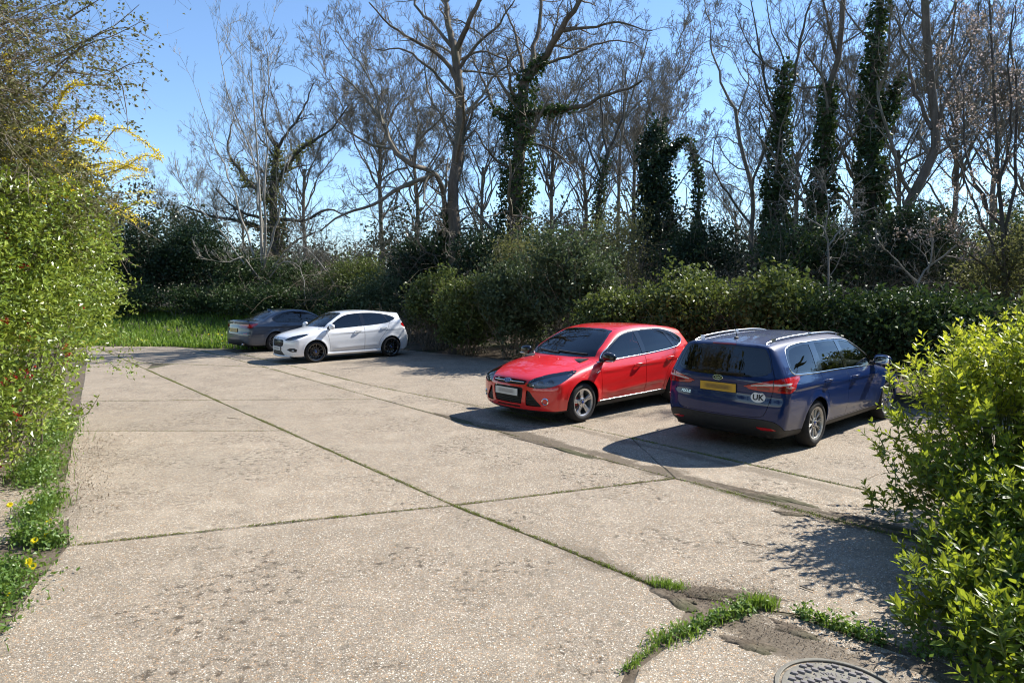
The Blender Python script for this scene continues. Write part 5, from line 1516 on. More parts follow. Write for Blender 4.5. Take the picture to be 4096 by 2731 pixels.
def wing_mirror(car, x, z, side, mat, lens=True, mat_lower=None):
    sp = car.sp
    v = 'side' if side > 0 else 'sideL'
    p, n = car.at(v, x + 0.02, z - 0.03)
    yb = abs(p.y)
    mb = MB()
    superell(mb, (x + 0.005, side * (yb + 0.155), z + 0.02), (0.075, 0.125, 0.082), 2.7, 22, 14,
             fn=lambda q: (q[0] * (1.0 if q[0] < 0 else 0.55) , q[1], q[2] * (1 + 0.12 * side * q[1] * -1)))
    o = mb.build('wing_mirror', mat, car.root, True, 60)
    mb = MB()
    mb.tube([(x, side * (yb - 0.03), z - 0.045), (x, side * (yb + 0.05), z - 0.035), (x, side * (yb + 0.10), z - 0.02)], [0.045, 0.032, 0.03], 10)
    mb.build('mirror_arm', mat_lower or MATS['black_plastic'], o, True)
    mb = MB()
    superell(mb, (x + 0.043, side * (yb + 0.158), z + 0.02), (0.004, 0.104, 0.064), 3.0, 16, 8)
    mb.build('mirror_glass', MATS['mirror'], o, True)
    if lens:
        mb = MB(); superell(mb, (x - 0.058, side * (yb + 0.20), z - 0.035), (0.02, 0.075, 0.011), 2.6, 14, 8)
        mb.build('indicator', MATS['lens_clear'], o, True)
    return o

def number_plate(car, view, y, z, mat, off=0.012, w=0.52, h=0.111, tilt=0.0):
    m = car.frame(view, y, z, off)
    mb = MB(); mb.box((0, 0, 0), (w, h, 0.006))
    o = mb.build('number_plate', mat, car.root, bevel=0.0015)
    o.matrix_local = m @ Matrix.Rotation(tilt, 4, 'X')
    mb = MB(); mb.box((0, 0, -0.006), (w + 0.012, h + 0.012, 0.006))
    mb.build('plate_holder', MATS['black_plastic'], o)
    return o

def oval_badge(car, view, y, z, w, h, txt=True, off=0.006, mat='badge_blue'):
    m = car.frame(view, y, z, off)
    mb = MB()
    n = 32
    def ring(sx, sy, zz): return [(sx * math.cos(2 * math.pi * k / n), sy * math.sin(2 * math.pi * k / n), zz) for k in range(n)]
    a = ring(w / 2, h / 2, 0.006); b = ring(w / 2 + 0.008, h / 2 + 0.008, 0.0)
    i = len(mb.v); mb.v += a; mb.f.append(tuple(range(i, i + n)))
    o = mb.build('badge', MATS[mat], car.root, True); o.matrix_local = m
    mb = MB(); mb.tube([(p[0], p[1], 0.004) for p in ring(w / 2 + 0.002, h / 2 + 0.002, 0)] + [(w / 2 + 0.002, 0, 0.004)], 0.0045, 6, False)
    mb.tube([(p[0], p[1], 0.004) for p in ring(w / 2 - 0.006, h / 2 - 0.006, 0)] + [(w / 2 - 0.006, 0, 0.004)], 0.0018, 5, False)
    mb.v += b; mb.f.append(tuple(range(len(mb.v) - n, len(mb.v))))
    mb.build('badge_rim', MATS['chrome'], o, True)
    if txt:
        t = mesh_obj('lettering', text_mesh('Ford', h * 0.72, MATS['chrome'], 0.0015, 0.35), o, (0, 0, 0.008))
    return o

def lamp_bowl(car, c, d, r, mat_in, parent):
    """a round reflector with a lens"""
    d = Vector(d).normalized()
    mb = MB(); mb.lathe([(r, 0.0), (r * 0.95, -0.012), (r * 0.7, -0.035), (r * 0.25, -0.05), (0, -0.05)], 20, 'z')
    mb.lathe([(r * 1.0, 0.0), (r * 1.08, 0.002), (r * 1.1, -0.02)], 20, 'z')
    o = mb.build('reflector', mat_in, parent, True, 60)
    q = d.to_track_quat('Z', 'Y')
    o.matrix_local = Matrix.Translation(c) @ q.to_matrix().to_4x4()
    mb = MB(); mb.lathe([(0.0, -0.012), (r * 0.3, -0.02), (r * 0.42, -0.034)], 16, 'z')
    b = mb.build('bulb', MATS['lens_clear'], parent, True)
    b.matrix_local = o.matrix_local.copy()
    return o

def car_materials():
    plain('rubber', (0.018, 0.018, 0.019), 0.85, spec=0.3, noise=0.3, nscale=30)
    plain('black_plastic', (0.016, 0.016, 0.017), 0.6, noise=0.25, nscale=20)
    plain('black_gloss', (0.006, 0.006, 0.007), 0.12, coat=0.6)
    plain('cabin_dark', (0.022, 0.023, 0.026), 0.75)
    plain('seat_cloth', (0.035, 0.036, 0.04), 0.9, noise=0.3, nscale=60)
    plain('chrome', (0.82, 0.83, 0.84), 0.1, metal=1.0)
    plain('satin_metal', (0.66, 0.67, 0.68), 0.26, metal=1.0)
    plain('rim_silver', (0.60, 0.61, 0.62), 0.30, metal=0.9, coat=0.4)
    plain('rim_dull', (0.40, 0.39, 0.37), 0.42, metal=0.8, noise=0.2, nscale=25)
    plain('rim_black', (0.008, 0.008, 0.009), 0.16, coat=0.9)
    plain('rim_grey', (0.16, 0.16, 0.17), 0.28, metal=0.7)
    plain('dark_metal', (0.05, 0.05, 0.055), 0.45, metal=0.8)
    plain('steel', (0.28, 0.27, 0.26), 0.4, metal=0.9, noise=0.3, nscale=40)
    plain('caliper_red', (0.35, 0.015, 0.012), 0.4)
    plain('mirror', (0.8, 0.82, 0.84), 0.03, metal=1.0)
    plain('badge_blue', (0.012, 0.035, 0.16), 0.2, coat=0.8)
    plain('lens_clear', (0.62, 0.64, 0.66), 0.12, coat=0.6, metal=0.35)
    plain('lamp_housing', (0.50, 0.51, 0.53), 0.3)
    plain('lamp_reflector', (0.85, 0.86, 0.88), 0.28, metal=0.55)
    plain('tail_red', (0.42, 0.006, 0.008), 0.12, coat=1.0)
    plain('tail_dark', (0.16, 0.004, 0.006), 0.15, coat=1.0)
    plain('tail_white', (0.55, 0.5, 0.5), 0.15, coat=0.8)
    plain('sticker_white', (0.74, 0.75, 0.76), 0.45)
    plain('print_black', (0.012, 0.012, 0.013), 0.5)
    for nm, col, blur in (('plate_white', (0.66, 0.67, 0.66), (0.30, 0.30, 0.31)), ('plate_yellow', (0.62, 0.36, 0.03), (0.20, 0.12, 0.025))):
        m, nt, b = new_mat(nm)      # a plate whose characters are an even smear
        tc = nt.nodes.new('ShaderNodeTexCoord'); sx = nt.nodes.new('ShaderNodeSeparateXYZ')
        nt.links.new(tc.outputs['Object'], sx.inputs[0])
        ax = mathn(nt, 'ABSOLUTE', sx.outputs[0]); ay = mathn(nt, 'ABSOLUTE', sx.outputs[1])
        fx = maprange(nt, ax, 0.15, 0.23, 1, 0); fy = maprange(nt, ay, 0.016, 0.046, 1, 0)
        nz = noise(nt, tc.outputs['Object'], 14, 2)
        fac = mathn(nt, 'MULTIPLY', mathn(nt, 'MULTIPLY', fx, fy), maprange(nt, nz.outputs['Fac'], 0.3, 0.7, 0.75, 1.0))
        nt.links.new(mixc(nt, fac, col, blur), b.inputs['Base Color'])
        b.inputs['Roughness'].default_value = 0.3
    for nm, tint in (('glass_clear', (0.50, 0.56, 0.54)), ('glass_side', (0.30, 0.35, 0.34)), ('glass_dark', (0.035, 0.04, 0.045)), ('glass_lamp', (0.85, 0.87, 0.88))):
        m, nt, b = new_mat(nm)
        nt.nodes.remove(b)
        tr = nt.nodes.new('ShaderNodeBsdfTransparent'); tr.inputs['Color'].default_value = (*tint, 1)
        gl = nt.nodes.new('ShaderNodeBsdfGlossy'); gl.inputs['Roughness'].default_value = 0.015
        fr = nt.nodes.new('ShaderNodeFresnel'); fr.inputs['IOR'].default_value = 1.52
        ms = nt.nodes.new('ShaderNodeMixShader')
        boost = maprange(nt, fr.outputs['Fac'], 0, 1, 0.045, 1.0)
        nt.links.new(boost, ms.inputs['Fac']); nt.links.new(tr.outputs[0], ms.inputs[1]); nt.links.new(gl.outputs[0], ms.inputs[2])
        nt.links.new(ms.outputs[0], nt.nodes['Material Output'].inputs['Surface'])

def paint(name, col, metal=0.0, rough=0.35, dust=0.0, dust_col=(0.30, 0.28, 0.25), dust_top=0.72, roof_dust=0.0, dust_x=None, spec=0.5, ior=1.55):
    m, nt, b = new_mat(name)
    b.inputs['Metallic'].default_value = metal
    b.inputs['Coat Weight'].default_value = 1.0
    b.inputs['Coat Roughness'].default_value = 0.025
    b.inputs['Coat IOR'].default_value = ior; b.inputs['Specular IOR Level'].default_value = spec
    tc = nt.nodes.new('ShaderNodeTexCoord')
    sx = nt.nodes.new('ShaderNodeSeparateXYZ'); nt.links.new(tc.outputs['Object'], sx.inputs[0])
    n1 = noise(nt, tc.outputs['Object'], 2.2, 5); n2 = noise(nt, tc.outputs['Object'], 18, 5, 0.65)
    nn = mathn(nt, 'ADD', mathn(nt, 'MULTIPLY', n1.outputs['Fac'], 0.65), mathn(nt, 'MULTIPLY', n2.outputs['Fac'], 0.35))
    low = maprange(nt, sx.outputs[2], dust_top, 0.22, 0.0, 1.0)          # road film thrown up from the wheels
    fac = mathn(nt, 'MULTIPLY', mathn(nt, 'MULTIPLY', low, maprange(nt, nn, 0.25, 0.6, 0.5, 1.0)), dust)
    if dust_x: fac = mathn(nt, 'MULTIPLY', fac, maprange(nt, sx.outputs[0], dust_x[0], dust_x[1], 0.12, 1.0))
    if roof_dust > 0:
        top = maprange(nt, sx.outputs[2], 1.36, 1.41, 0.0, roof_dust)
        fac = mathn(nt, 'MAXIMUM', fac, mathn(nt, 'MULTIPLY', top, maprange(nt, nn, 0.3, 0.65, 0.6, 1.0)))
    nt.links.new(mixc(nt, fac, col, dust_col), b.inputs['Base Color'])
    nt.links.new(maprange(nt, fac, 0, 1, rough, 0.85), b.inputs['Roughness'])
    nt.links.new(maprange(nt, fac, 0, 0.8, 1.0, 0.05), b.inputs['Coat Weight'])
    if metal > 0: nt.links.new(maprange(nt, fac, 0, 0.6, metal, 0.0), b.inputs['Metallic'])
    # slight orange peel
    bp = nt.nodes.new('ShaderNodeBump'); bp.inputs['Strength'].default_value = 0.02; bp.inputs['Distance'].default_value = 0.002
    n3 = noise(nt, tc.outputs['Object'], 160, 1); nt.links.new(n3.outputs['Fac'], bp.inputs['Height'])
    nt.links.new(bp.outputs['Normal'], b.inputs['Coat Normal'])
    return m
car_materials()
P_RED = paint('paint_red', (0.66, 0.004, 0.006), 0.0, 0.4, dust=0.05, dust_top=0.5)
P_BLUE = paint('paint_blue', (0.001, 0.016, 0.088), 0.0, 0.38, dust=0.18, dust_col=(0.19, 0.195, 0.20), dust_top=0.70, roof_dust=0.30, dust_x=(3.45, 3.0), spec=0.12, ior=1.45)
P_WHITE = paint('paint_white', (0.74, 0.76, 0.79), 0.0, 0.4, dust=0.08)
P_GREY = paint('paint_grey', (0.055, 0.068, 0.092), 0.15, 0.36, spec=0.3, ior=1.5, dust=0.2, dust_col=(0.2, 0.19, 0.18))

def sect(belt_drop, slope):
    """half-width offsets against height above the belt line"""
    a, b, c = slope
    return [(-1.2, -0.14), (-0.80, -0.085), (-0.70, -0.050), (-0.60, -0.028), (-0.50, -0.012), (-0.38, -0.001), (-0.27, 0.0), (-0.18, -0.006), (-0.09, -0.022), (-0.02, -belt_drop),
            (0.02, -belt_drop - 0.012), (0.12, -belt_drop - 0.012 - a), (0.25, -belt_drop - 0.012 - b), (0.40, -belt_drop - 0.012 - c), (0.55, -belt_drop - 0.012 - c - 0.16), (0.9, -0.75)]

def common_regions(car, S):
    """wheel arches, doors, glazing, sill for the spec S"""
    sp = car.sp; M = car.M
    rear = S.get('rear_x', sp['wb'])
    # underside: everything facing down near the ground
    pid = len(car.parts); car.parts.append(dict(name='underbody', mat=MATS['black_plastic'], central=True, gap=0.0, depth=0.0))
    for f in car.bm.faces:
        c = f.calc_center_median()
        if c.z < 0.30 and f.normal.z < -0.75: f[car.lay] = pid
    flank = lambda c: c.y > 0.45
    S['rear_door'] = car.fit_top(S['rear_door'], 0.034); S['front_door'] = car.fit_top(S['front_door'], 0.034)
    S['dlo'] = car.fit_top(S['dlo'], 0.016); S['panes'] = [(n_, car.fit_top(p_, 0.040)) for n_, p_ in S['panes']]
    if 'top_line' in S: S['top_line'] = car.fit_top(S['top_line'], 0.008)
    S['belt_line'] = car.fit_top(S['belt_line'], -0.02)
    car.region('rear_door', 'side', S['rear_door'], M['paint'], filt=flank, facing=0.42)
    car.region('front_door', 'side', S['front_door'], M['paint'], filt=flank, facing=0.42)
    if 'sill' in S: car.region('sill', 'side', S['sill'], S.get('sill_mat', MATS['black_plastic']), filt=flank, gap=0.001)
    car.region('bonnet', 'top', S['bonnet'], M['paint'], True, filt=lambda c: c.x < S.get('bonnet_x', 0.62) and c.z > 0.55)
    car.region('tailgate', 'rear', S['tailgate'], M['paint'], True, filt=lambda c: c.x > S['tail_x'])
    if 'rear_bumper' in S: car.region('rear_bumper', REAR_DIAG if S.get('bumper_diag') else 'rear', S['rear_bumper'], S['rear_bumper_mat'], True, filt=lambda c: c.x > sp['wb'] + 0.25 and c.z < 0.75, facing=0.0)
    car.region('window_trim', 'side', S['dlo'], MATS['black_gloss'], filt=flank, facing=0.42, gap=0.0, depth=0.006, offset=0.0)
    for nm, poly in S['panes']:
        car.region(nm, 'side', poly, MATS[S.get('pane_mat', {}).get(nm, 'glass_side')], filt=flank, facing=0.42, gap=0.0, depth=0.0, offset=-0.004)
    car.region('windscreen_surround', 'front', S['screen_frame'], MATS['black_gloss'], True, filt=lambda c: c.z > 0.9 and c.x < S['screen_x'], gap=0.0, depth=0.006)
    car.region('windscreen', 'front', S['screen'], MATS['glass_clear'], True, filt=lambda c: c.z > 0.9 and c.x < S['screen_x'], gap=0.0, depth=0.0, offset=-0.003)
    car.region('rear_window_surround', 'rear', S['backlight_frame'], MATS['black_gloss'], True, filt=lambda c: c.z > 0.9 and c.x > S['tail_x'] - S.get('back_reach', 0.0), gap=0.0, depth=0.006)
    car.region('rear_window', 'rear', S['backlight'], MATS['glass_dark'], True, filt=lambda c: c.z > 0.9 and c.x > S['tail_x'] - S.get('back_reach', 0.0), gap=0.0, depth=0.0, offset=-0.003)
    n = 44
    for xw in (0.0, sp['wb']):
        circ = [(xw + sp['ra'] * math.cos(2 * math.pi * k / n), sp['rw'] + sp['ra'] * math.sin(2 * math.pi * k / n)) for k in range(n)]
        car.region('arch', 'side', circ, None, filt=lambda c: c.y > 0.5, dele=True, facing=0.0)
    # the wheel well below the axle line
    for f in car.bm.faces:
        c = f.calc_center_median()
        for xw in (0.0, sp['wb']):
            if abs(c.x - xw) < sp['ra'] * 0.94 and c.z < sp['rw'] and c.y > 0.5: f[car.lay] = len(car.parts) - 1

def after_common(car, S):
    sp = car.sp
    for xw in (0.0, sp['wb']):
        for sd_ in (-1, 1): arch_liner(car, xw, sd_)
    for sd_, tagk in ((1, 'R'), (-1, 'L')):
        for nm, x, z in (('front_door', *S['handles'][0]), ('rear_door', *S['handles'][1])):
            par = car.objs.get((nm, tagk))
            h = door_handle(car, x, z, sd_, S.get('handle_mat', car.M['paint']), MATS['black_plastic'] if S.get('dark_cups') else car.M['paint'])
            h.parent = par
    for o in list(car.root.children):
        if o.name.startswith('handle_recess'):
            o.parent = car.objs.get(('front_door' if o.bound_box[0][0] < S['handles'][1][0] - 0.3 else 'rear_door', 'R' if o.bound_box[0][1] > 0 else 'L'))

# ------------------------------------------------------------------ the red hatchback and the blue estate share a front
FOCUS_FRONT = [(-0.733, 0.19), (-0.806, 0.24), (-0.838, 0.34), (-0.847, 0.46), (-0.841, 0.58), (-0.815, 0.67), (-0.748, 0.735), (-0.579, 0.803), (-0.309, 0.880), (-0.048, 0.932), (0.120, 0.964), (0.220, 0.988),
               (0.330, 1.042), (0.580, 1.175), (0.830, 1.298), (1.040, 1.388), (1.220, 1.437)]
F_SCREEN_FRAME = smooth_pts([(-0.06, 0.996), (0.35, 0.994), (0.58, 0.992), (0.715, 1.002), (0.672, 1.16), (0.60, 1.30), (0.528, 1.392), (0.30, 1.418), (-0.06, 1.425)], 4, True, (0, 3, 6, 8))
F_SCREEN = smooth_pts([(-0.06, 1.030), (0.35, 1.026), (0.58, 1.016), (0.700, 1.008), (0.645, 1.16), (0.575, 1.29), (0.508, 1.375), (0.30, 1.402), (-0.06, 1.408)], 4, True, (0, 3, 6, 8))
F_BONNET = smooth_pts([(-0.825, -0.06), (-0.815, 0.20), (-0.775, 0.40), (-0.62, 0.60), (-0.40, 0.72), (-0.10, 0.765), (0.15, 0.775), (0.36, 0.775), (0.37, 0.70), (0.29, 0.45), (0.235, 0.2), (0.225, -0.06)], 4, True, (0, 7, 11))

def focus_nose(car):
    """headlamps, grilles and bumper details of the two matching cars"""
    FD = FRONT_DIAG; M = car.M
    lamp = smooth_pts(proj3(FD, [(-0.80, 0.400, 0.608), (-0.74, 0.60, 0.588), (-0.60, 0.745, 0.615), (-0.42, 0.83, 0.685), (-0.24, 0.86, 0.765), (-0.11, 0.855, 0.822), (-0.22, 0.81, 0.828), (-0.42, 0.75, 0.805), (-0.62, 0.62, 0.765), (-0.76, 0.47, 0.705)]), 4, True, (0, 5))
    car.region('headlamp', FD, lamp, MATS['glass_lamp'], filt=lambda c: c.x < 0.2, gap=0.0, depth=0.03)
    car.region('upper_grille', 'front', smooth_pts([(-0.06, 0.70), (0.25, 0.697), (0.39, 0.685), (0.375, 0.655), (0.33, 0.63), (-0.06, 0.622)], 3, True, (0, 2, 5)), MATS['black_plastic'], True, filt=lambda c: c.x < -0.5, gap=0.0, depth=0.03, offset=-0.022)
    car.region('lower_grille', 'front', smooth_pts([(-0.06, 0.585), (0.26, 0.582), (0.335, 0.572), (0.33, 0.47), (0.30, 0.325), (-0.06, 0.318)], 3, True, (0, 2, 4, 5)), MATS['black_plastic'], True, filt=lambda c: c.x < -0.5, gap=0.0, depth=0.04, offset=-0.03)
    car.region('side_intake', 'front', smooth_pts([(0.405, 0.545), (0.45, 0.535), (0.54, 0.43), (0.635, 0.315), (0.60, 0.298), (0.385, 0.305)], 3, True, (0, 3, 5)), MATS['black_plastic'], filt=lambda c: c.x < -0.4, gap=0.0, depth=0.04, offset=-0.03)
    car.region('lower_vent', 'front', [(-0.06, 0.288), (0.27, 0.288), (0.26, 0.262), (-0.06, 0.262)], MATS['black_plastic'], True, filt=lambda c: c.x < -0.5, gap=0.0, depth=0.02, offset=-0.015)
    car.region('front_lip', FD, proj3(FD, [(-0.9, -0.3, 0.228), (-0.9, 0.3, 0.228), (-0.6, 0.85, 0.228), (-0.2, 1.0, 0.228), (-0.2, 1.0, 0.0), (-0.9, -0.3, 0.0)]), MATS['black_plastic'], True, filt=lambda c: c.x < -0.2, gap=0.0, depth=0.01)

def focus_nose_details(car):
    # lamp interiors
    for sd_, k in ((1, 'R'), (-1, 'L')):
        cov = car.objs[('headlamp', k)]
        me = cov.data
        v = np.empty(len(me.vertices) * 3, np.float32); me.vertices.foreach_get('co', v); v = v.reshape(-1, 3)
        n = car.shape.N(v.astype(float))
        n[v[:, 1] < 0, 1] *= 1
        h = mesh_obj('lamp_housing', np_mesh('lamp_housing', v - n * 0.055, [list(p.vertices) for p in me.polygons], MATS['lamp_housing'], True), cov)
        for (x, y, z, r) in ((-0.66, 0.56, 0.665, 0.052), (-0.53, 0.67, 0.700, 0.055)):
            p, nn = car.at(('az', R(-42 * sd_)), *proj3(('az', R(-42 * sd_)), [(x, sd_ * y, z)])[0], -0.05)
            lamp_bowl(car, p, (-0.93, 0.30 * sd_, 0.12), r, MATS['lamp_reflector'], cov)
        p, nn = car.at(('az', R(-42 * sd_)), *proj3(('az', R(-42 * sd_)), [(-0.755, sd_ * 0.47, 0.632)])[0], -0.025)
        mb = MB(); superell(mb, tuple(p), (0.02, 0.06, 0.022), 2.6, 14, 8)
        mb.build('indicator', MATS['lens_clear'], cov, True)
    # chrome bar of the upper grille with the badge
    car.strip_on('grille_bar', 'front', [(y, 0.664) for y in np.linspace(-0.345, 0.345, 15)], 0.014, MATS['satin_metal'], 0.004, 0.02)
    oval_badge(car, 'front', 0.0, 0.668, 0.145, 0.058, off=0.010)
    # slats
    for z in (0.345, 0.372, 0.40, 0.43, 0.55):
        wdt = 0.29 + (z - 0.32) * 0.12
        car.strip_on('grille_slat', 'front', [(y, z) for y in np.linspace(-wdt, wdt, 9)], 0.010, MATS['black_plastic'], -0.004, 0.02)
    for sd_ in (-1, 1):
        for q in range(5):
            z = 0.335 + 0.036 * q
            y1 = 0.61 - 0.052 * q * 0.9
            car.strip_on('intake_slat', 'front', [(sd_ * y, z) for y in np.linspace(0.40, y1, 6)], 0.009, MATS['black_plastic'], -0.004, 0.02)
        # fog lamp in a chrome ring
        v = ('az', R(-25 * sd_))
        m = car.frame(v, *proj3(v, [(-0.72, sd_ * 0.715, 0.385)])[0], -0.004)
        mb = MB(); mb.lathe([(0.040, 0.012), (0.046, 0.016), (0.056, 0.008), (0.064, -0.012)], 24, 'z')
        ring = mb.build('fog_lamp_ring', MATS['chrome'], car.root, True); ring.matrix_local = m
        mb = MB(); mb.lathe([(0, 0.004), (0.03, 0.002), (0.042, -0.008)], 20, 'z')
        mb.build('fog_lamp', MATS['lens_clear'], ring, True)
        # side repeater badge on the wing
    number_plate(car, 'front', 0.0, 0.503, MATS['plate_white'], 0.012)
    # washer jets and wipers
    for y in (-0.22, 0.22):
        p, n = car.at('top', 0.10, y, 0.0)
        mb = MB(); superell(mb, tuple(p), (0.022, 0.012, 0.012), 2.2, 10, 6); mb.build('washer_jet', car.M['paint'], car.root, True)
    for y0, y1, zt in ((-0.05, 0.50, 1.040), (-0.58, 0.0, 1.046)):
        pts = [(y, 1.032 + (zt - 1.032) * t + 0.012 * t) for t, y in ((t, y0 + (y1 - y0) * t) for t in np.linspace(0, 1, 9))]
        car.strip_on('wiper', 'front', pts, 0.016, MATS['black_plastic'], 0.014, 0.004)

def side_common_trims(car, S, chrome=True):
    for v in ('side', 'sideL'):
        if chrome:
            car.strip_on('belt_trim', v, S['belt_line'], 0.020, MATS['chrome'], 0.004, 0.006)
            if 'top_line' in S: car.strip_on('roof_trim', v, S['top_line'], 0.012, MATS['satin_metal'], 0.003, 0.006)

# ------------------------------------------------------------------ red hatchback
def build_red(loc, rz):
    spec = dict(profile=FOCUS_FRONT + [(1.45, 1.468), (1.75, 1.484), (2.10, 1.478), (2.50, 1.452), (2.85, 1.408), (3.06, 1.372), (3.115, 1.345), (3.125, 1.318), (3.20, 1.20), (3.30, 1.06), (3.375, 0.97), (3.43, 0.88), (3.452, 0.76), (3.462, 0.62), (3.458, 0.46), (3.43, 0.33), (3.36, 0.23), (3.28, 0.19), (2.0, 0.19), (0.6, 0.19)],
                profile_corners=(0, 10, 22, 23, 36), plan=[(-1.6, 0.80), (-0.9, 0.845), (-0.55, 0.885), (0.0, 0.902), (0.7, 0.910), (1.8, 0.912), (2.65, 0.905), (3.1, 0.880), (3.5, 0.835), (4.6, 0.8)],
                side=sect(0.050, (0.038, 0.100, 0.185)), belt=[(-1.6, 0.86), (-0.2, 0.90), (0.4, 0.935), (2.0, 1.005), (2.7, 1.035), (4.6, 1.06)],
                gtaper=0.10, gtaper_x=(2.0, 3.3), creases=[(0.030, 0.765, 0.012, 0.045, 0.35, 3.3), (0.06, 0.36, 0.010, 0.05, 0.5, 2.3)], wb=2.648, rw=0.317, ra=0.362, flare=0.014, mid=(1.2, 2.0), af=0.30, **{'as': 0.13}, pf=2.5, ar=0.17, pr=2.8, crown=0.055, k=0.085,
                xmin=-0.88, xmax=3.465, zmax=1.484, cabin=(0.35, 3.2), mats=dict(paint=P_RED))
    car = Car('red_hatchback', spec, loc, rz)
    S = dict(
        front_door=smooth_pts([(0.46, 0.305), (0.44, 0.55), (0.415, 0.80), (0.36, 0.905), (0.52, 1.10), (0.80, 1.285), (1.05, 1.395), (1.42, 1.435), (1.615, 1.445), (1.63, 1.0), (1.63, 0.305)], 4, True, (0, 3, 8, 10)),
        rear_door=smooth_pts([(1.63, 0.305), (1.63, 1.0), (1.615, 1.445), (2.0, 1.440), (2.38, 1.405), (2.62, 1.345), (2.66, 1.20), (2.585, 1.02), (2.44, 0.80), (2.31, 0.68), (2.235, 0.50), (2.20, 0.305)], 4, True, (0, 2, 5, 11)),
        sill=[(0.33, 0.10), (0.33, 0.285), (2.32, 0.285), (2.32, 0.10)],
        bonnet=F_BONNET, screen_frame=F_SCREEN_FRAME, screen=F_SCREEN, screen_x=1.35,
        tailgate=smooth_pts([(-0.06, 1.385), (0.45, 1.36), (0.56, 1.30), (0.66, 1.08), (0.60, 0.86), (0.58, 0.60), (0.50, 0.535), (-0.06, 0.52)], 4, True, (0, 7)), tail_x=2.95, back_reach=0.0,
        backlight_frame=smooth_pts([(-0.06, 1.325), (0.40, 1.305), (0.50, 1.27), (0.60, 1.08), (0.57, 1.02), (0.4, 0.995), (-0.06, 0.985)], 4, True, (0, 6)),
        backlight=smooth_pts([(-0.06, 1.305), (0.38, 1.287), (0.47, 1.255), (0.565, 1.085), (0.54, 1.04), (0.38, 1.015), (-0.06, 1.005)], 4, True, (0, 6)),
        rear_bumper=[(-0.06, 0.36), (0.6, 0.36), (1.0, 0.30), (1.0, 0.1), (-0.06, 0.1)], rear_bumper_mat=MATS['black_plastic'],
        dlo=smooth_pts([(0.34, 0.925), (0.52, 1.075), (0.80, 1.262), (1.05, 1.365), (1.45, 1.415), (1.85, 1.418), (2.25, 1.392), (2.60, 1.325), (2.80, 1.250), (2.895, 1.190), (2.84, 1.115), (2.60, 1.045), (1.9, 0.992), (1.1, 0.958)], 4, True, (0, 9)),
        panes=[('quarter_pane', smooth_pts([(0.36, 0.940), (0.53, 1.075), (0.545, 0.948)], 2, True, (0, 1, 2))),
               ('front_window', smooth_pts([(0.585, 0.951), (0.58, 1.115), (0.82, 1.250), (1.06, 1.345), (1.40, 1.385), (1.535, 1.392), (1.575, 0.990), (1.1, 0.970)], 4, True, (0, 1, 5, 6))),
               ('rear_side_window', smooth_pts([(1.69, 0.998), (1.665, 1.396), (1.95, 1.388), (2.22, 1.362), (2.375, 1.330), (2.545, 1.055), (2.1, 1.022)], 4, True, (0, 1, 4, 5))),
               ('rear_quarter_window', smooth_pts([(2.455, 1.318), (2.64, 1.272), (2.80, 1.205), (2.852, 1.178), (2.80, 1.118), (2.63, 1.072)], 4, True, (0, 3, 5)))],
        pane_mat={'rear_side_window': 'glass_dark', 'rear_quarter_window': 'glass_dark'},
        handles=[(1.40, 0.815), (2.36, 0.862)],
        belt_line=smooth_pts([(0.33, 0.918), (0.60, 0.934), (1.1, 0.955), (1.9, 0.990), (2.58, 1.040), (2.80, 1.095), (2.885, 1.155), (2.90, 1.195)], 5, False),
        top_line=smooth_pts([(0.50, 1.092), (0.80, 1.270), (1.05, 1.373), (1.45, 1.423), (1.85, 1.427), (2.25, 1.400), (2.60, 1.333), (2.80, 1.260), (2.90, 1.195)], 5, False))
    common_regions(car, S)
    focus_nose(car)
    RD = REAR_DIAG
    car.region('tail_lamp', RD, smooth_pts(proj3(RD, [(3.36, 0.56, 0.86), (3.30, 0.74, 0.85), (3.15, 0.855, 0.90), (2.98, 0.865, 1.00), (2.93, 0.85, 1.06), (3.08, 0.78, 1.06), (3.24, 0.66, 1.02), (3.34, 0.55, 0.97)]), 3, True, (0, 4)), MATS['tail_red'], filt=lambda c: c.x > 2.7, gap=0.001)
    car.finish()
    after_common(car, S); side_common_trims(car, S); focus_nose_details(car)
    for v in ('side', 'sideL'):
        car.strip_on('sill_trim', v, [(x, 0.296) for x in np.linspace(0.42, 2.22, 25)], 0.014, MATS['satin_metal'], 0.004, 0.004)
    wm = wheel_meshes('red', 0.317, 0.217, 0.205, 'five_twin', MATS['rim_silver'])
    for x in (0, spec['wb']):
        for sd_ in (1, -1): add_wheel(car, wm, x, sd_, 0.893, 0.317, 0.205)
    for sd_ in (1, -1): wing_mirror(car, 0.52, 0.985, sd_, MATS['black_gloss'])
    # small badge on the front wing
    for v in ('side', 'sideL'):
        car.plate_on('wing_badge', v, [(0.30, 0.765), (0.385, 0.795), (0.392, 0.785), (0.305, 0.75)], MATS['chrome'], 0.004, 0.003, rings=1)
    interior(car, 1.20, 2.02, 0.50)
    number_plate(car, 'rear', 0, 0.78, MATS['plate_yellow'])
    # spoiler lip over the rear window
    car.strip_on('roof_spoiler', 'top', [(3.06 - 0.10 * (y / 0.5) ** 2, y) for y in np.linspace(-0.52, 0.52, 15)], 0.10, P_RED, 0.012, 0.004)
    tag(car.root, 'glossy red five-door hatchback with black door mirrors and silver alloy wheels', 'car', 'cars parked in the bays')
    return car

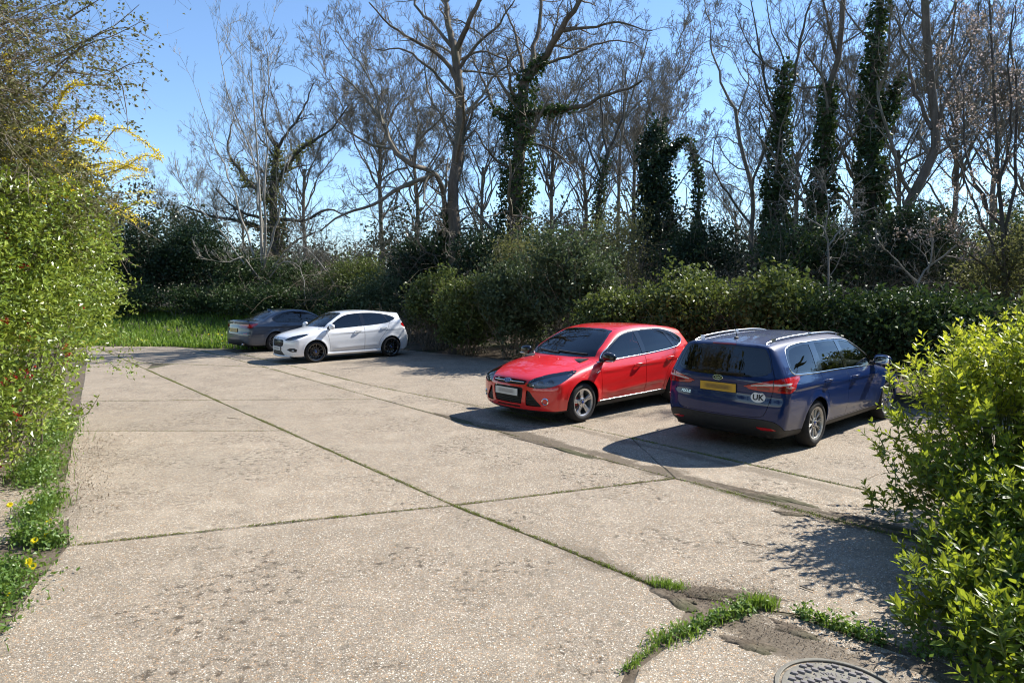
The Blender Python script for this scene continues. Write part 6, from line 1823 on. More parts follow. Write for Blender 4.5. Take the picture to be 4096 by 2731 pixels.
# ------------------------------------------------------------------ blue estate
def build_blue(loc, rz):
    spec = dict(profile=FOCUS_FRONT + [(1.45, 1.466), (1.80, 1.480), (2.30, 1.478), (2.80, 1.462), (3.20, 1.435), (3.42, 1.412), (3.49, 1.395), (3.50, 1.368), (3.545, 1.24), (3.600, 1.08), (3.628, 1.00), (3.640, 0.93), (3.632, 0.88), (3.630, 0.78), (3.645, 0.66), (3.652, 0.52), (3.648, 0.40), (3.61, 0.30), (3.52, 0.235), (3.42, 0.20), (2.0, 0.19), (0.6, 0.19)],
                profile_corners=(0, 10, 23, 24, 38), plan=[(-1.6, 0.80), (-0.9, 0.845), (-0.55, 0.885), (0.0, 0.902), (0.7, 0.910), (1.8, 0.912), (2.65, 0.908), (3.2, 0.893), (3.65, 0.868), (4.6, 0.85)],
                side=sect(0.050, (0.036, 0.092, 0.175)), belt=[(-1.6, 0.86), (-0.2, 0.90), (0.4, 0.945), (1.5, 0.985), (2.7, 1.005), (4.6, 1.02)],
                gtaper=0.06, gtaper_x=(2.0, 3.6), creases=[(0.022, 0.785, 0.012, 0.045, 0.35, 3.5), (0.06, 0.36, 0.010, 0.05, 0.5, 2.3)], wb=2.648, rw=0.317, ra=0.362, flare=0.016, mid=(1.2, 2.0), af=0.30, **{'as': 0.13}, pf=2.5, ar=0.17, pr=3.0, crown=0.055, k=0.085,
                xmin=-0.88, xmax=3.655, zmax=1.482, cabin=(0.35, 3.55), mats=dict(paint=P_BLUE))
    car = Car('blue_estate_car', spec, loc, rz)
    S = dict(
        front_door=smooth_pts([(0.46, 0.305), (0.44, 0.55), (0.415, 0.80), (0.36, 0.905), (0.52, 1.10), (0.80, 1.285), (1.05, 1.395), (1.42, 1.435), (1.615, 1.442), (1.63, 1.0), (1.63, 0.305)], 4, True, (0, 3, 8, 10)),
        rear_door=smooth_pts([(1.63, 0.305), (1.63, 1.0), (1.615, 1.442), (2.0, 1.436), (2.36, 1.422), (2.43, 1.40), (2.50, 1.20), (2.50, 1.0), (2.44, 0.82), (2.31, 0.68), (2.235, 0.50), (2.20, 0.305)], 4, True, (0, 2, 5, 11)),
        sill=[(0.33, 0.10), (0.33, 0.285), (2.32, 0.285), (2.32, 0.10)], sill_mat=MATS['black_plastic'],
        bonnet=F_BONNET, screen_frame=F_SCREEN_FRAME, screen=F_SCREEN, screen_x=1.35,
        tailgate=smooth_pts([(-0.06, 1.40), (0.48, 1.38), (0.60, 1.33), (0.70, 1.05), (0.745, 0.97), (0.72, 0.85), (0.66, 0.60), (0.61, 0.495), (0.50, 0.478), (-0.06, 0.465)], 4, True, (0, 7, 9)), tail_x=3.25,
        backlight_frame=smooth_pts([(-0.06, 1.372), (0.46, 1.352), (0.585, 1.305), (0.668, 1.10), (0.655, 1.04), (0.56, 1.005), (0.35, 0.985), (-0.06, 0.978)], 4, True, (0, 7)),
        backlight=smooth_pts([(-0.06, 1.352), (0.44, 1.333), (0.555, 1.29), (0.632, 1.105), (0.62, 1.062), (0.54, 1.03), (0.34, 1.012), (-0.06, 1.005)], 4, True, (0, 7)),
        rear_bumper=smooth_pts([(-0.06, 0.448), (0.40, 0.455), (0.66, 0.45), (0.80, 0.40), (0.84, 0.30), (0.95, 0.27), (0.95, 0.1), (-0.06, 0.1)], 3, True, (0, 5, 6, 7)), rear_bumper_mat=MATS['black_plastic'],
        dlo=smooth_pts([(0.34, 0.935), (0.52, 1.085), (0.80, 1.262), (1.05, 1.365), (1.45, 1.410), (1.95, 1.412), (2.50, 1.396), (2.95, 1.362), (3.15, 1.310), (3.235, 1.200), (3.262, 1.090), (3.22, 1.030), (2.6, 1.000), (1.9, 0.985), (1.1, 0.960)], 4, True, (0,)),
        panes=[('quarter_pane', smooth_pts([(0.36, 0.948), (0.53, 1.075), (0.545, 0.952)], 2, True, (0, 1, 2))),
               ('front_window', smooth_pts([(0.585, 0.955), (0.58, 1.115), (0.82, 1.250), (1.06, 1.345), (1.40, 1.382), (1.535, 1.388), (1.575, 0.990), (1.1, 0.974)], 4, True, (0, 1, 5, 6))),
               ('rear_side_window', smooth_pts([(1.69, 0.992), (1.665, 1.390), (1.95, 1.388), (2.33, 1.376), (2.42, 1.008), (2.1, 1.000)], 4, True, (0, 1, 3, 4))),
               ('rear_quarter_window', smooth_pts([(2.50, 1.372), (2.92, 1.338), (3.10, 1.290), (3.185, 1.190), (3.215, 1.095), (3.18, 1.052), (2.58, 1.022)], 4, True, (0, 6)))],
        pane_mat={'rear_side_window': 'glass_side', 'rear_quarter_window': 'glass_dark'},
        handles=[(1.40, 0.835), (2.33, 0.862)],
        belt_line=smooth_pts([(0.33, 0.928), (0.60, 0.942), (1.1, 0.957), (1.9, 0.981), (2.6, 0.995), (3.12, 1.016), (3.24, 1.048), (3.268, 1.10)], 5, False),
        top_line=smooth_pts([(0.50, 1.092), (0.80, 1.270), (1.05, 1.373), (1.45, 1.418), (1.95, 1.420), (2.50, 1.404), (2.95, 1.370), (3.155, 1.317), (3.243, 1.202), (3.268, 1.10)], 5, False))
    common_regions(car, S)
    focus_nose(car)
    RD = REAR_DIAG
    lamp = smooth_pts(proj3(RD, [(3.62, 0.36, 0.868), (3.60, 0.46, 0.828), (3.55, 0.70, 0.812), (3.40, 0.855, 0.800), (3.31, 0.885, 0.83), (3.25, 0.893, 0.905), (3.14, 0.895, 0.965), (3.17, 0.890, 0.995), (3.35, 0.862, 0.997), (3.50, 0.775, 0.980), (3.59, 0.55, 0.925)]), 4, True, (0, 3, 6))
    car.region('tail_lamp', RD, lamp, MATS['tail_red'], filt=lambda c: c.x > 3.0, gap=0.001, depth=0.012, offset=0.004)
    car.region('reverse_lamp', RD, smooth_pts(proj3(RD, [(3.61, 0.44, 0.886), (3.58, 0.60, 0.905), (3.50, 0.76, 0.918), (3.36, 0.855, 0.928), (3.37, 0.855, 0.905), (3.50, 0.76, 0.895), (3.58, 0.60, 0.884), (3.61, 0.48, 0.874)]), 3), MATS['tail_white'], filt=lambda c: c.x > 3.0, gap=0.0, depth=0.002, offset=0.006, parent='tail_lamp')
    car.region('brake_lamp', RD, smooth_pts(proj3(RD, [(3.58, 0.52, 0.868), (3.55, 0.66, 0.868), (3.55, 0.66, 0.832), (3.58, 0.52, 0.838)]), 2, True, (0, 1, 2, 3)), MATS['tail_dark'], filt=lambda c: c.x > 3.0, gap=0.0, depth=0.002, offset=0.006, parent='tail_lamp')
    car.region('brake_lamp', RD, smooth_pts(proj3(RD, [(3.50, 0.76, 0.880), (3.36, 0.86, 0.885), (3.38, 0.86, 0.825), (3.51, 0.75, 0.83)]), 2, True, (0, 1, 2, 3)), MATS['tail_dark'], filt=lambda c: c.x > 3.0, gap=0.0, depth=0.002, offset=0.006, parent='tail_lamp')
    car.region('reflector', 'rear', smooth_pts([(0.52, 0.352), (0.70, 0.345), (0.755, 0.318), (0.60, 0.312)], 3, True, (0, 2)), MATS['tail_red'], filt=lambda c: c.x > 3.0, gap=0.001)
    car.finish()
    after_common(car, S); side_common_trims(car, S); focus_nose_details(car)
    # seam where the lamp crosses the tailgate
    for v, sd_ in ((('az', R(222)), 1), (('az', R(138)), -1)):
        pts = proj3(v, [(3.54, sd_ * 0.71, z) for z in np.linspace(0.81, 0.975, 6)])
        car.strip_on('lamp_seam', v, pts, 0.006, MATS['black_plastic'], 0.007, 0.004)
    wm = wheel_meshes('blue', 0.317, 0.217, 0.205, 'ten_pair', MATS['rim_dull'])
    for x in (0, spec['wb']):
        for sd_ in (1, -1): add_wheel(car, wm, x, sd_, 0.897, 0.317, 0.205)
    for sd_ in (1, -1): wing_mirror(car, 0.52, 0.995, sd_, P_BLUE)
    interior(car, 1.20, 2.02, 0.50)
    number_plate(car, 'rear', 0.0, 0.822, MATS['plate_yellow'], 0.012)
    oval_badge(car, 'rear', 0.0, 0.945, 0.135, 0.055, mat='black_gloss', off=0.004)
    m = car.frame('rear', -0.50, 0.705, 0.003)
    o = mesh_obj('model_lettering', text_mesh('FOCUS', 0.052, MATS['chrome'], 0.002, 0.15), car.root); o.matrix_local = m
    # round country sticker
    m = car.frame('rear', 0.545, 0.735, 0.003)
    mb = MB(); n = 40
    mb.prism([(0.092 * math.cos(2 * math.pi * k / n), 0.068 * math.sin(2 * math.pi * k / n), -0.001) for k in range(n)], (0, 0, 0.002))
    st = mb.build('country_sticker', MATS['sticker_white'], car.root); st.matrix_local = m
    st['label'] = 'white oval sticker with black UK letters'
    mesh_obj('sticker_lettering', text_mesh('UK', 0.100, MATS['print_black'], 0.0006), st, (0, -0.004, 0.0018))
    # roof rails
    for sd_ in (1, -1):
        xs = np.linspace(0.98, 3.38, 25)
        P, N = car.shape.hit('top', [(x, sd_ * (0.555 - 0.035 * max(0, (x - 2.2) / 1.2) - 0.03 * max(0, (1.3 - x) / 0.4))) for x in xs])
        lift = [0.022 * min(1, min(i, 24 - i) / 3.0) ** 0.6 + 0.004 for i in range(25)]
        mb = MB(); mb.tube([tuple(p + np.array([0, 0, l])) for p, l in zip(P, lift)], [0.008 + 0.005 * math.sin(math.pi * i / 24) for i in range(25)], 10)
        for i in (2, 12, 22): mb.box((P[i][0], P[i][1], P[i][2] + 0.02), (0.10, 0.018, 0.05))
        mb.build('roof_rail', MATS['satin_metal'], car.root, True, 50)
    # aerial
    p, n = car.at('top', 3.18, 0.0)
    mb = MB(); superell(mb, (p.x, 0, p.z + 0.008), (0.05, 0.022, 0.022), 2.3, 14, 8)
    mb.tube([(p.x - 0.01, 0, p.z + 0.02), (p.x + 0.07, 0, p.z + 0.24)], [0.006, 0.0035], 6)
    mb.build('aerial', MATS['black_plastic'], car.root, True)
    # rear wiper
    car.strip_on('rear_wiper', 'rear', [(y, 1.018 + 0.004 * y) for y in np.linspace(-0.05, 0.36, 9)], 0.022, MATS['black_plastic'], 0.016, 0.004)
    p, n = car.at('rear', 0.0, 1.02); mb = MB(); superell(mb, tuple(p), (0.03, 0.04, 0.03), 2.4, 12, 8); mb.build('wiper_hub', MATS['black_plastic'], car.root, True)
    # upper brake lamp and spoiler
    car.strip_on('upper_brake_lamp', 'rear', [(y, 1.385) for y in np.linspace(-0.17, 0.17, 7)], 0.016, MATS['tail_dark'], 0.004, 0.004)
    tag(car.root, 'dark blue estate car with roof rails, yellow rear plate and oval country sticker', 'car', 'cars parked in the bays')
    return car

# ------------------------------------------------------------------ white small hatchback
def build_white(loc, rz):
    prof = [(-0.70, 0.17), (-0.785, 0.205), (-0.812, 0.30), (-0.815, 0.44), (-0.812, 0.58), (-0.795, 0.68), (-0.745, 0.755), (-0.60, 0.825), (-0.35, 0.895), (-0.10, 0.948), (0.08, 0.988), (0.17, 1.012),
            (0.27, 1.066), (0.50, 1.195), (0.72, 1.315), (0.92, 1.400), (1.09, 1.440), (1.35, 1.465), (1.65, 1.478), (2.0, 1.468), (2.35, 1.440), (2.65, 1.402), (2.92, 1.362), (2.955, 1.340), (2.945, 1.318), (2.99, 1.22), (3.06, 1.08), (3.11, 0.99), (3.165, 0.88), (3.20, 0.76), (3.235, 0.64), (3.245, 0.50), (3.235, 0.36), (3.19, 0.25), (3.08, 0.18), (2.0, 0.165), (0.6, 0.165)]
    spec = dict(profile=prof, profile_corners=(0, 11, 22, 23, 34), plan=[(-1.6, 0.78), (-0.8, 0.815), (-0.5, 0.848), (0.0, 0.862), (0.7, 0.866), (1.8, 0.868), (2.5, 0.864), (2.95, 0.842), (3.25, 0.808), (4.6, 0.78)],
                side=sect(0.050, (0.038, 0.100, 0.182)), belt=[(-1.6, 0.88), (-0.2, 0.925), (0.4, 0.965), (1.6, 1.025), (2.4, 1.07), (4.6, 1.12)],
                gtaper=0.10, gtaper_x=(1.8, 3.1), creases=[(0.030, 0.80, 0.012, 0.045, 0.35, 3.1), (0.03, 0.36, 0.012, 0.05, 0.5, 2.1)], liner_y=0.77, wb=2.493, rw=0.313, ra=0.357, flare=0.014, mid=(1.15, 1.9), af=0.28, **{'as': 0.12}, pf=2.5, ar=0.16, pr=2.8, crown=0.055, k=0.085,
                xmin=-0.815, xmax=3.248, zmax=1.478, cabin=(0.32, 3.05), mats=dict(paint=P_WHITE))
    car = Car('white_hatchback', spec, loc, rz)
    S = dict(
        front_door=smooth_pts([(0.45, 0.30), (0.43, 0.55), (0.375, 0.80), (0.30, 0.935), (0.48, 1.125), (0.72, 1.278), (0.93, 1.375), (1.30, 1.425), (1.535, 1.438), (1.565, 1.0), (1.565, 0.30)], 4, True, (0, 3, 8, 10)),
        rear_door=smooth_pts([(1.565, 0.30), (1.565, 1.0), (1.535, 1.438), (1.9, 1.428), (2.25, 1.392), (2.47, 1.345), (2.52, 1.22), (2.44, 1.04), (2.31, 0.82), (2.17, 0.66), (2.09, 0.50), (2.06, 0.30)], 4, True, (0, 2, 5, 11)),
        sill=[(0.33, 0.10), (0.33, 0.20), (2.16, 0.20), (2.16, 0.10)],
        bonnet=smooth_pts([(-0.775, -0.06), (-0.765, 0.20), (-0.73, 0.36), (-0.60, 0.53), (-0.40, 0.66), (-0.10, 0.72), (0.12, 0.735), (0.32, 0.735), (0.32, 0.66), (0.25, 0.42), (0.195, 0.2), (0.185, -0.06)], 4, True, (0, 7, 11)), bonnet_x=0.6,
        screen_frame=smooth_pts([(-0.06, 1.018), (0.35, 1.016), (0.56, 1.014), (0.680, 1.024), (0.635, 1.17), (0.565, 1.31), (0.50, 1.392), (0.30, 1.415), (-0.06, 1.422)], 4, True, (0, 3, 6, 8)),
        screen=smooth_pts([(-0.06, 1.050), (0.35, 1.046), (0.56, 1.036), (0.660, 1.028), (0.608, 1.17), (0.542, 1.30), (0.482, 1.375), (0.30, 1.399), (-0.06, 1.405)], 4, True, (0, 3, 6, 8)), screen_x=1.25,
        tailgate=smooth_pts([(-0.06, 1.375), (0.43, 1.35), (0.53, 1.29), (0.62, 1.07), (0.60, 0.86), (0.56, 0.66), (0.46, 0.60), (-0.06, 0.585)], 4, True, (0, 7)), tail_x=2.80,
        backlight_frame=smooth_pts([(-0.06, 1.322), (0.38, 1.302), (0.475, 1.265), (0.56, 1.08), (0.53, 1.03), (0.4, 1.012), (-0.06, 1.005)], 4, True, (0, 6)),
        backlight=smooth_pts([(-0.06, 1.302), (0.36, 1.284), (0.45, 1.25), (0.53, 1.085), (0.50, 1.05), (0.38, 1.032), (-0.06, 1.025)], 4, True, (0, 6)),
        rear_bumper=[(-0.06, 0.34), (0.5, 0.34), (0.62, 0.22), (0.62, 0.1), (-0.06, 0.1)], rear_bumper_mat=MATS['black_plastic'],
        dlo=smooth_pts([(0.24, 0.945), (0.44, 1.095), (0.70, 1.252), (0.93, 1.355), (1.35, 1.400), (1.75, 1.402), (2.15, 1.375), (2.46, 1.318), (2.62, 1.262), (2.70, 1.215), (2.58, 1.150), (2.32, 1.075), (1.7, 1.022), (1.0, 0.985)], 4, True, (0, 9)),
        panes=[('quarter_pane', smooth_pts([(0.28, 0.965), (0.465, 1.10), (0.48, 0.978)], 2, True, (0, 1, 2))),
               ('front_window', smooth_pts([(0.525, 0.982), (0.52, 1.130), (0.74, 1.262), (0.96, 1.345), (1.33, 1.374), (1.465, 1.380), (1.50, 1.020), (1.1, 1.002)], 4, True, (0, 1, 5, 6))),
               ('rear_side_window', smooth_pts([(1.625, 1.030), (1.595, 1.382), (1.85, 1.374), (2.12, 1.348), (2.275, 1.318), (2.385, 1.105), (2.25, 1.078)], 4, True, (0, 1, 4, 5))),
               ('rear_quarter_window', smooth_pts([(2.345, 1.305), (2.50, 1.268), (2.655, 1.215), (2.56, 1.165), (2.44, 1.125)], 3, True, (0, 2, 4)))],
        pane_mat={'rear_side_window': 'glass_side', 'rear_quarter_window': 'glass_dark'},
        handles=[(1.35, 0.86), (2.24, 0.925)],
        belt_line=[(0.4, 0.96), (1.0, 0.98)])
    common_regions(car, S)
    FD = FRONT_DIAG
    lamp = smooth_pts(proj3(FD, [(-0.73, 0.40, 0.668), (-0.66, 0.56, 0.665), (-0.52, 0.71, 0.70), (-0.34, 0.79, 0.765), (-0.17, 0.81, 0.838), (-0.30, 0.76, 0.835), (-0.48, 0.66, 0.805), (-0.64, 0.50, 0.742)]), 4, True, (0, 4))
    car.region('headlamp', FD, lamp, MATS['glass_lamp'], filt=lambda c: c.x < 0.2, gap=0.0, depth=0.03)
    car.region('upper_grille', 'front', smooth_pts([(-0.06, 0.685), (0.25, 0.682), (0.36, 0.665), (0.395, 0.60), (0.345, 0.505), (0.25, 0.488), (-0.06, 0.485)], 3, True, (0, 3, 6)), MATS['black_gloss'], True, filt=lambda c: c.x < -0.4, gap=0.0, depth=0.04, offset=-0.03)
    car.region('lower_grille', 'front', smooth_pts([(-0.06, 0.355), (0.30, 0.355), (0.42, 0.245), (0.36, 0.235), (-0.06, 0.235)], 2, True, (0, 1, 2, 4)), MATS['black_plastic'], True, filt=lambda c: c.x < -0.4, gap=0.0, depth=0.03, offset=-0.02)
    car.region('fog_surround', FD, smooth_pts(proj3(FD, [(-0.74, 0.53, 0.405), (-0.66, 0.62, 0.445), (-0.56, 0.73, 0.445), (-0.50, 0.78, 0.405), (-0.53, 0.77, 0.345), (-0.66, 0.64, 0.345)]), 2, True, (0, 1, 2, 3, 4, 5)), MATS['black_plastic'], filt=lambda c: c.x < -0.2, gap=0.0, depth=0.02, offset=-0.014)
    RD = REAR_DIAG
    car.region('tail_lamp', RD, smooth_pts(proj3(RD, [(3.14, 0.52, 0.93), (3.05, 0.70, 0.92), (2.93, 0.80, 0.94), (2.86, 0.815, 1.00), (2.90, 0.79, 1.055), (3.02, 0.68, 1.05), (3.12, 0.52, 1.02)]), 3, True, (0, 6)), MATS['tail_red'], filt=lambda c: c.x > 2.6, gap=0.001, offset=0.004)
    car.finish()
    after_common(car, S)
    for sd_, k in ((1, 'R'), (-1, 'L')):
        cov = car.objs[('headlamp', k)]
        me = cov.data
        v = np.empty(len(me.vertices) * 3, np.float32); me.vertices.foreach_get('co', v); v = v.reshape(-1, 3)
        n = car.shape.N(v.astype(float))
        mesh_obj('lamp_housing', np_mesh('lamp_housing', v - n * 0.05, [list(p.vertices) for p in me.polygons], MATS['lamp_housing'], True), cov)
        for (x, y, z, r) in ((-0.60, 0.54, 0.715, 0.040), (-0.46, 0.66, 0.755, 0.042)):
            vv = ('az', R(-42 * sd_))
            p, nn = car.at(vv, *proj3(vv, [(x, sd_ * y, z)])[0], -0.045)
            lamp_bowl(car, p, (-0.93, 0.30 * sd_, 0.12), r, MATS['lamp_reflector'], cov)
        vv = ('az', R(-40 * sd_))
        p, nn = car.at(vv, *proj3(vv, [(-0.60, sd_ * 0.70, 0.385)])[0], -0.006)
        mb = MB(); superell(mb, tuple(p), (0.03, 0.055, 0.018), 2.6, 14, 8); mb.build('fog_lamp', MATS['lens_clear'], car.root, True)
    # honeycomb of the upper grille
    mb = MB()
    for r_ in range(6):
        for c_ in range(-9, 10):
            y = (c_ + 0.5 * (r_ % 2)) * 0.042; z = 0.505 + r_ * 0.032
            if abs(y) > 0.37 - max(0, (0.58 - z)) * 0.5: continue
            P, N = car.shape.hit('front', [(y + 0.021 * math.cos(math.pi / 6 + k * math.pi / 3), z + 0.021 * math.sin(math.pi / 6 + k * math.pi / 3)) for k in range(7)])
            mb.tube([tuple(p - n_ * 0.012) for p, n_ in zip(P, N)], 0.0035, 4, False)
    mb.build('grille_mesh', MATS['black_gloss'], car.root)
    oval_badge(car, 'front', 0.0, 0.722, 0.10, 0.04, off=0.005)
    number_plate(car, 'front', 0.0, 0.425, MATS['plate_white'], 0.014)
    # front splitter, side skirts, roof spoiler
    car.strip_on('front_splitter', 'front', [(y, 0.212) for y in np.linspace(-0.62, 0.62, 17)], 0.022, P_WHITE, 0.022, 0.01)
    for v in ('side', 'sideL'):
        car.strip_on('side_skirt', v, [(x, 0.235) for x in np.linspace(0.37, 2.13, 20)], 0.075, P_WHITE, 0.016, 0.01)
    xs = np.linspace(-0.50, 0.50, 15)
    P, N = car.shape.hit('top', [(2.84 - 0.09 * (y / 0.5) ** 2, y) for y in xs])
    mb = MB(); b = 0
    for p in P:
        mb.v += [(p[0] - 0.10, p[1], p[2] + 0.010), (p[0] + 0.02, p[1], p[2] + 0.012), (p[0] + 0.165, p[1], p[2] - 0.004), (p[0] + 0.165, p[1], p[2] - 0.022), (p[0] + 0.04, p[1], p[2] - 0.03)]
    for i in range(14):
        for j in range(5): mb.f.append((i * 5 + j, (i + 1) * 5 + j, (i + 1) * 5 + (j + 1) % 5, i * 5 + (j + 1) % 5))
    mb.f.append((0, 1, 2, 3, 4)); mb.f.append(tuple(70 + k for k in (4, 3, 2, 1, 0)))
    mb.build('roof_spoiler', P_WHITE, car.root, True, 50)
    wm = wheel_meshes('white', 0.313, 0.238, 0.205, 'twelve', MATS['rim_black'])
    for x in (0, spec['wb']):
        for sd_ in (1, -1): add_wheel(car, wm, x, sd_, 0.856, 0.313, 0.205)
    for sd_ in (1, -1): wing_mirror(car, 0.46, 1.01, sd_, P_WHITE)
    interior(car, 1.12, 1.86, 0.45)
    number_plate(car, 'rear', 0, 0.76, MATS['plate_yellow'])
    p, n = car.at('top', 2.55, 0.0)
    mb = MB(); superell(mb, (p.x, 0, p.z + 0.006), (0.04, 0.02, 0.018), 2.3, 12, 8); mb.tube([(p.x, 0, p.z + 0.015), (p.x + 0.10, 0, p.z + 0.17)], [0.005, 0.003], 6)
    mb.build('aerial', MATS['black_plastic'], car.root, True)
    for v in ('side', 'sideL'):
        el = [(2.73 + 0.075 * math.cos(a), 0.86 + 0.07 * math.sin(a)) for a in np.linspace(0, 2 * math.pi, 22)]
        if v == 'side': car.strip_on('fuel_flap_seam', v, el, 0.005, MATS['black_plastic'], 0.0008, 0.002)
    tag(car.root, 'white five-door hatchback with black multi-spoke wheels and roof spoiler', 'car', 'cars parked in the bays')
    return car

# ------------------------------------------------------------------ grey saloon
def build_grey(loc, rz):
    prof = [(-0.68, 0.19), (-0.76, 0.24), (-0.785, 0.34), (-0.79, 0.48), (-0.78, 0.60), (-0.74, 0.68), (-0.62, 0.745), (-0.40, 0.815), (-0.05, 0.888), (0.30, 0.940), (0.52, 0.970), (0.62, 0.99),
            (0.75, 1.055), (0.95, 1.160), (1.15, 1.262), (1.32, 1.335), (1.47, 1.378), (1.70, 1.415), (2.0, 1.432), (2.25, 1.420), (2.50, 1.385), (2.72, 1.330), (2.95, 1.245), (3.15, 1.162), (3.30, 1.108), (3.42, 1.090), (3.62, 1.082), (3.80, 1.078), (3.865, 1.075), (3.870, 1.050), (3.872, 0.95), (3.890, 0.84), (3.900, 0.72), (3.915, 0.62), (3.918, 0.46), (3.895, 0.34), (3.82, 0.25), (3.68, 0.20), (2.0, 0.18), (0.6, 0.18)]
    spec = dict(profile=prof, profile_corners=(0, 11, 28, 37), plan=[(-1.6, 0.80), (-0.8, 0.840), (-0.5, 0.880), (0.0, 0.905), (0.7, 0.910), (1.8, 0.912), (2.85, 0.912), (3.4, 0.892), (3.92, 0.845), (4.7, 0.82)],
                side=sect(0.055, (0.040, 0.110, 0.205)), belt=[(-1.6, 0.86), (-0.2, 0.90), (0.6, 0.945), (1.8, 0.985), (3.0, 1.01), (4.6, 1.02)],
                gtaper=0.16, gtaper_x=(2.2, 3.3), creases=[(0.018, 0.80, 0.012, 0.045, 0.4, 3.7), (0.03, 0.36, 0.010, 0.05, 0.5, 2.4)], wb=2.851, rw=0.325, ra=0.368, flare=0.016, mid=(1.4, 2.2), af=0.28, **{'as': 0.12}, pf=2.6, ar=0.20, pr=2.8, crown=0.050, k=0.085,
                xmin=-0.79, xmax=3.92, zmax=1.432, cabin=(0.6, 3.15), mats=dict(paint=P_GREY))
    car = Car('grey_saloon', spec, loc, rz)
    S = dict(
        front_door=smooth_pts([(0.60, 0.31), (0.58, 0.55), (0.60, 0.80), (0.72, 0.935), (0.90, 1.10), (1.12, 1.235), (1.35, 1.335), (1.55, 1.378), (1.715, 1.392), (1.75, 1.0), (1.75, 0.31)], 4, True, (0, 3, 8, 10)),
        rear_door=smooth_pts([(1.75, 0.31), (1.75, 1.0), (1.715, 1.392), (2.0, 1.398), (2.30, 1.370), (2.56, 1.300), (2.72, 1.20), (2.76, 1.04), (2.68, 0.86), (2.54, 0.72), (2.44, 0.52), (2.40, 0.31)], 4, True, (0, 2, 11)),
        sill=[(0.35, 0.10), (0.35, 0.23), (2.52, 0.23), (2.52, 0.10)],
        bonnet=smooth_pts([(-0.745, -0.06), (-0.73, 0.25), (-0.66, 0.45), (-0.50, 0.62), (-0.25, 0.72), (0.10, 0.755), (0.50, 0.765), (0.74, 0.765), (0.74, 0.68), (0.68, 0.45), (0.64, 0.2), (0.63, -0.06)], 4, True, (0, 7, 11)), bonnet_x=0.9,
        screen_frame=smooth_pts([(-0.06, 1.0), (0.35, 0.998), (0.60, 0.99), (0.72, 0.975), (0.655, 1.13), (0.585, 1.26), (0.52, 1.338), (0.30, 1.362), (-0.06, 1.368)], 4, True, (0, 3, 6, 8)),
        screen=smooth_pts([(-0.06, 1.035), (0.35, 1.03), (0.58, 1.02), (0.68, 1.01), (0.63, 1.13), (0.562, 1.25), (0.50, 1.32), (0.30, 1.346), (-0.06, 1.352)], 4, True, (0, 3, 6, 8)), screen_x=1.6,
        tailgate=smooth_pts([(-0.06, 1.10), (0.55, 1.095), (0.70, 1.07), (0.72, 0.97), (0.52, 0.92), (0.50, 0.70), (0.46, 0.63), (-0.06, 0.62)], 4, True, (0, 7)), tail_x=3.25, back_reach=0.85,
        backlight_frame=smooth_pts([(-0.06, 1.355), (0.38, 1.335), (0.49, 1.30), (0.60, 1.165), (0.62, 1.12), (0.5, 1.105), (-0.06, 1.110)], 4, True, (0, 6)),
        backlight=smooth_pts([(-0.06, 1.335), (0.36, 1.317), (0.465, 1.283), (0.57, 1.165), (0.585, 1.14), (0.48, 1.125), (-0.06, 1.130)], 4, True, (0, 6)),
        rear_bumper=smooth_pts([(-0.06, 0.43), (0.45, 0.43), (0.58, 0.36), (0.70, 0.27), (0.70, 0.1), (-0.06, 0.1)], 2, True, (0, 3, 4, 5)), rear_bumper_mat=MATS['black_plastic'],
        dlo=smooth_pts([(0.78, 0.955), (0.92, 1.088), (1.12, 1.218), (1.36, 1.318), (1.68, 1.366), (2.02, 1.374), (2.36, 1.340), (2.66, 1.258), (2.86, 1.165), (2.905, 1.110), (2.84, 1.045), (2.70, 1.012), (1.9, 0.985), (1.2, 0.965)], 4, True, (0,)),
        panes=[('front_window', smooth_pts([(0.84, 0.972), (0.95, 1.076), (1.13, 1.200), (1.37, 1.295), (1.52, 1.325), (1.645, 1.338), (1.70, 0.992), (1.2, 0.978)], 4, True, (0, 5, 6))),
               ('rear_side_window', smooth_pts([(1.80, 0.996), (1.765, 1.345), (2.02, 1.350), (2.28, 1.328), (2.37, 1.305), (2.49, 1.015)], 4, True, (0, 1, 4, 5))),
               ('rear_quarter_window', smooth_pts([(2.42, 1.292), (2.62, 1.238), (2.80, 1.158), (2.845, 1.110), (2.80, 1.062), (2.70, 1.032), (2.535, 1.020)], 3, True, (0, 6)))],
        pane_mat={'rear_side_window': 'glass_dark', 'rear_quarter_window': 'glass_dark'},
        handles=[(1.50, 0.845), (2.52, 0.875)],
        belt_line=smooth_pts([(0.61, 0.945), (1.2, 0.958), (1.9, 0.978), (2.70, 1.004), (2.85, 1.038), (2.915, 1.108)], 5, False))
    common_regions(car, S)
    FD = FRONT_DIAG
    car.region('headlamp', FD, smooth_pts(proj3(FD, [(-0.70, 0.46, 0.60), (-0.58, 0.66, 0.60), (-0.40, 0.79, 0.63), (-0.22, 0.84, 0.70), (-0.35, 0.79, 0.725), (-0.55, 0.65, 0.72), (-0.68, 0.47, 0.70)]), 3, True, (0, 3, 6)), MATS['glass_lamp'], filt=lambda c: c.x < 0.2, gap=0.0, depth=0.03)
    car.region('grille', 'front', smooth_pts([(0.03, 0.665), (0.28, 0.66), (0.36, 0.63), (0.34, 0.53), (0.27, 0.49), (0.03, 0.49)], 2, True, (0, 5)), MATS['black_gloss'], filt=lambda c: c.x < -0.4, gap=0.0, depth=0.03, offset=-0.02)
    car.region('lower_grille', 'front', [(-0.06, 0.36), (0.45, 0.36), (0.40, 0.24), (-0.06, 0.24)], MATS['black_plastic'], True, filt=lambda c: c.x < -0.4, gap=0.0, depth=0.03, offset=-0.02)
    RD = REAR_DIAG
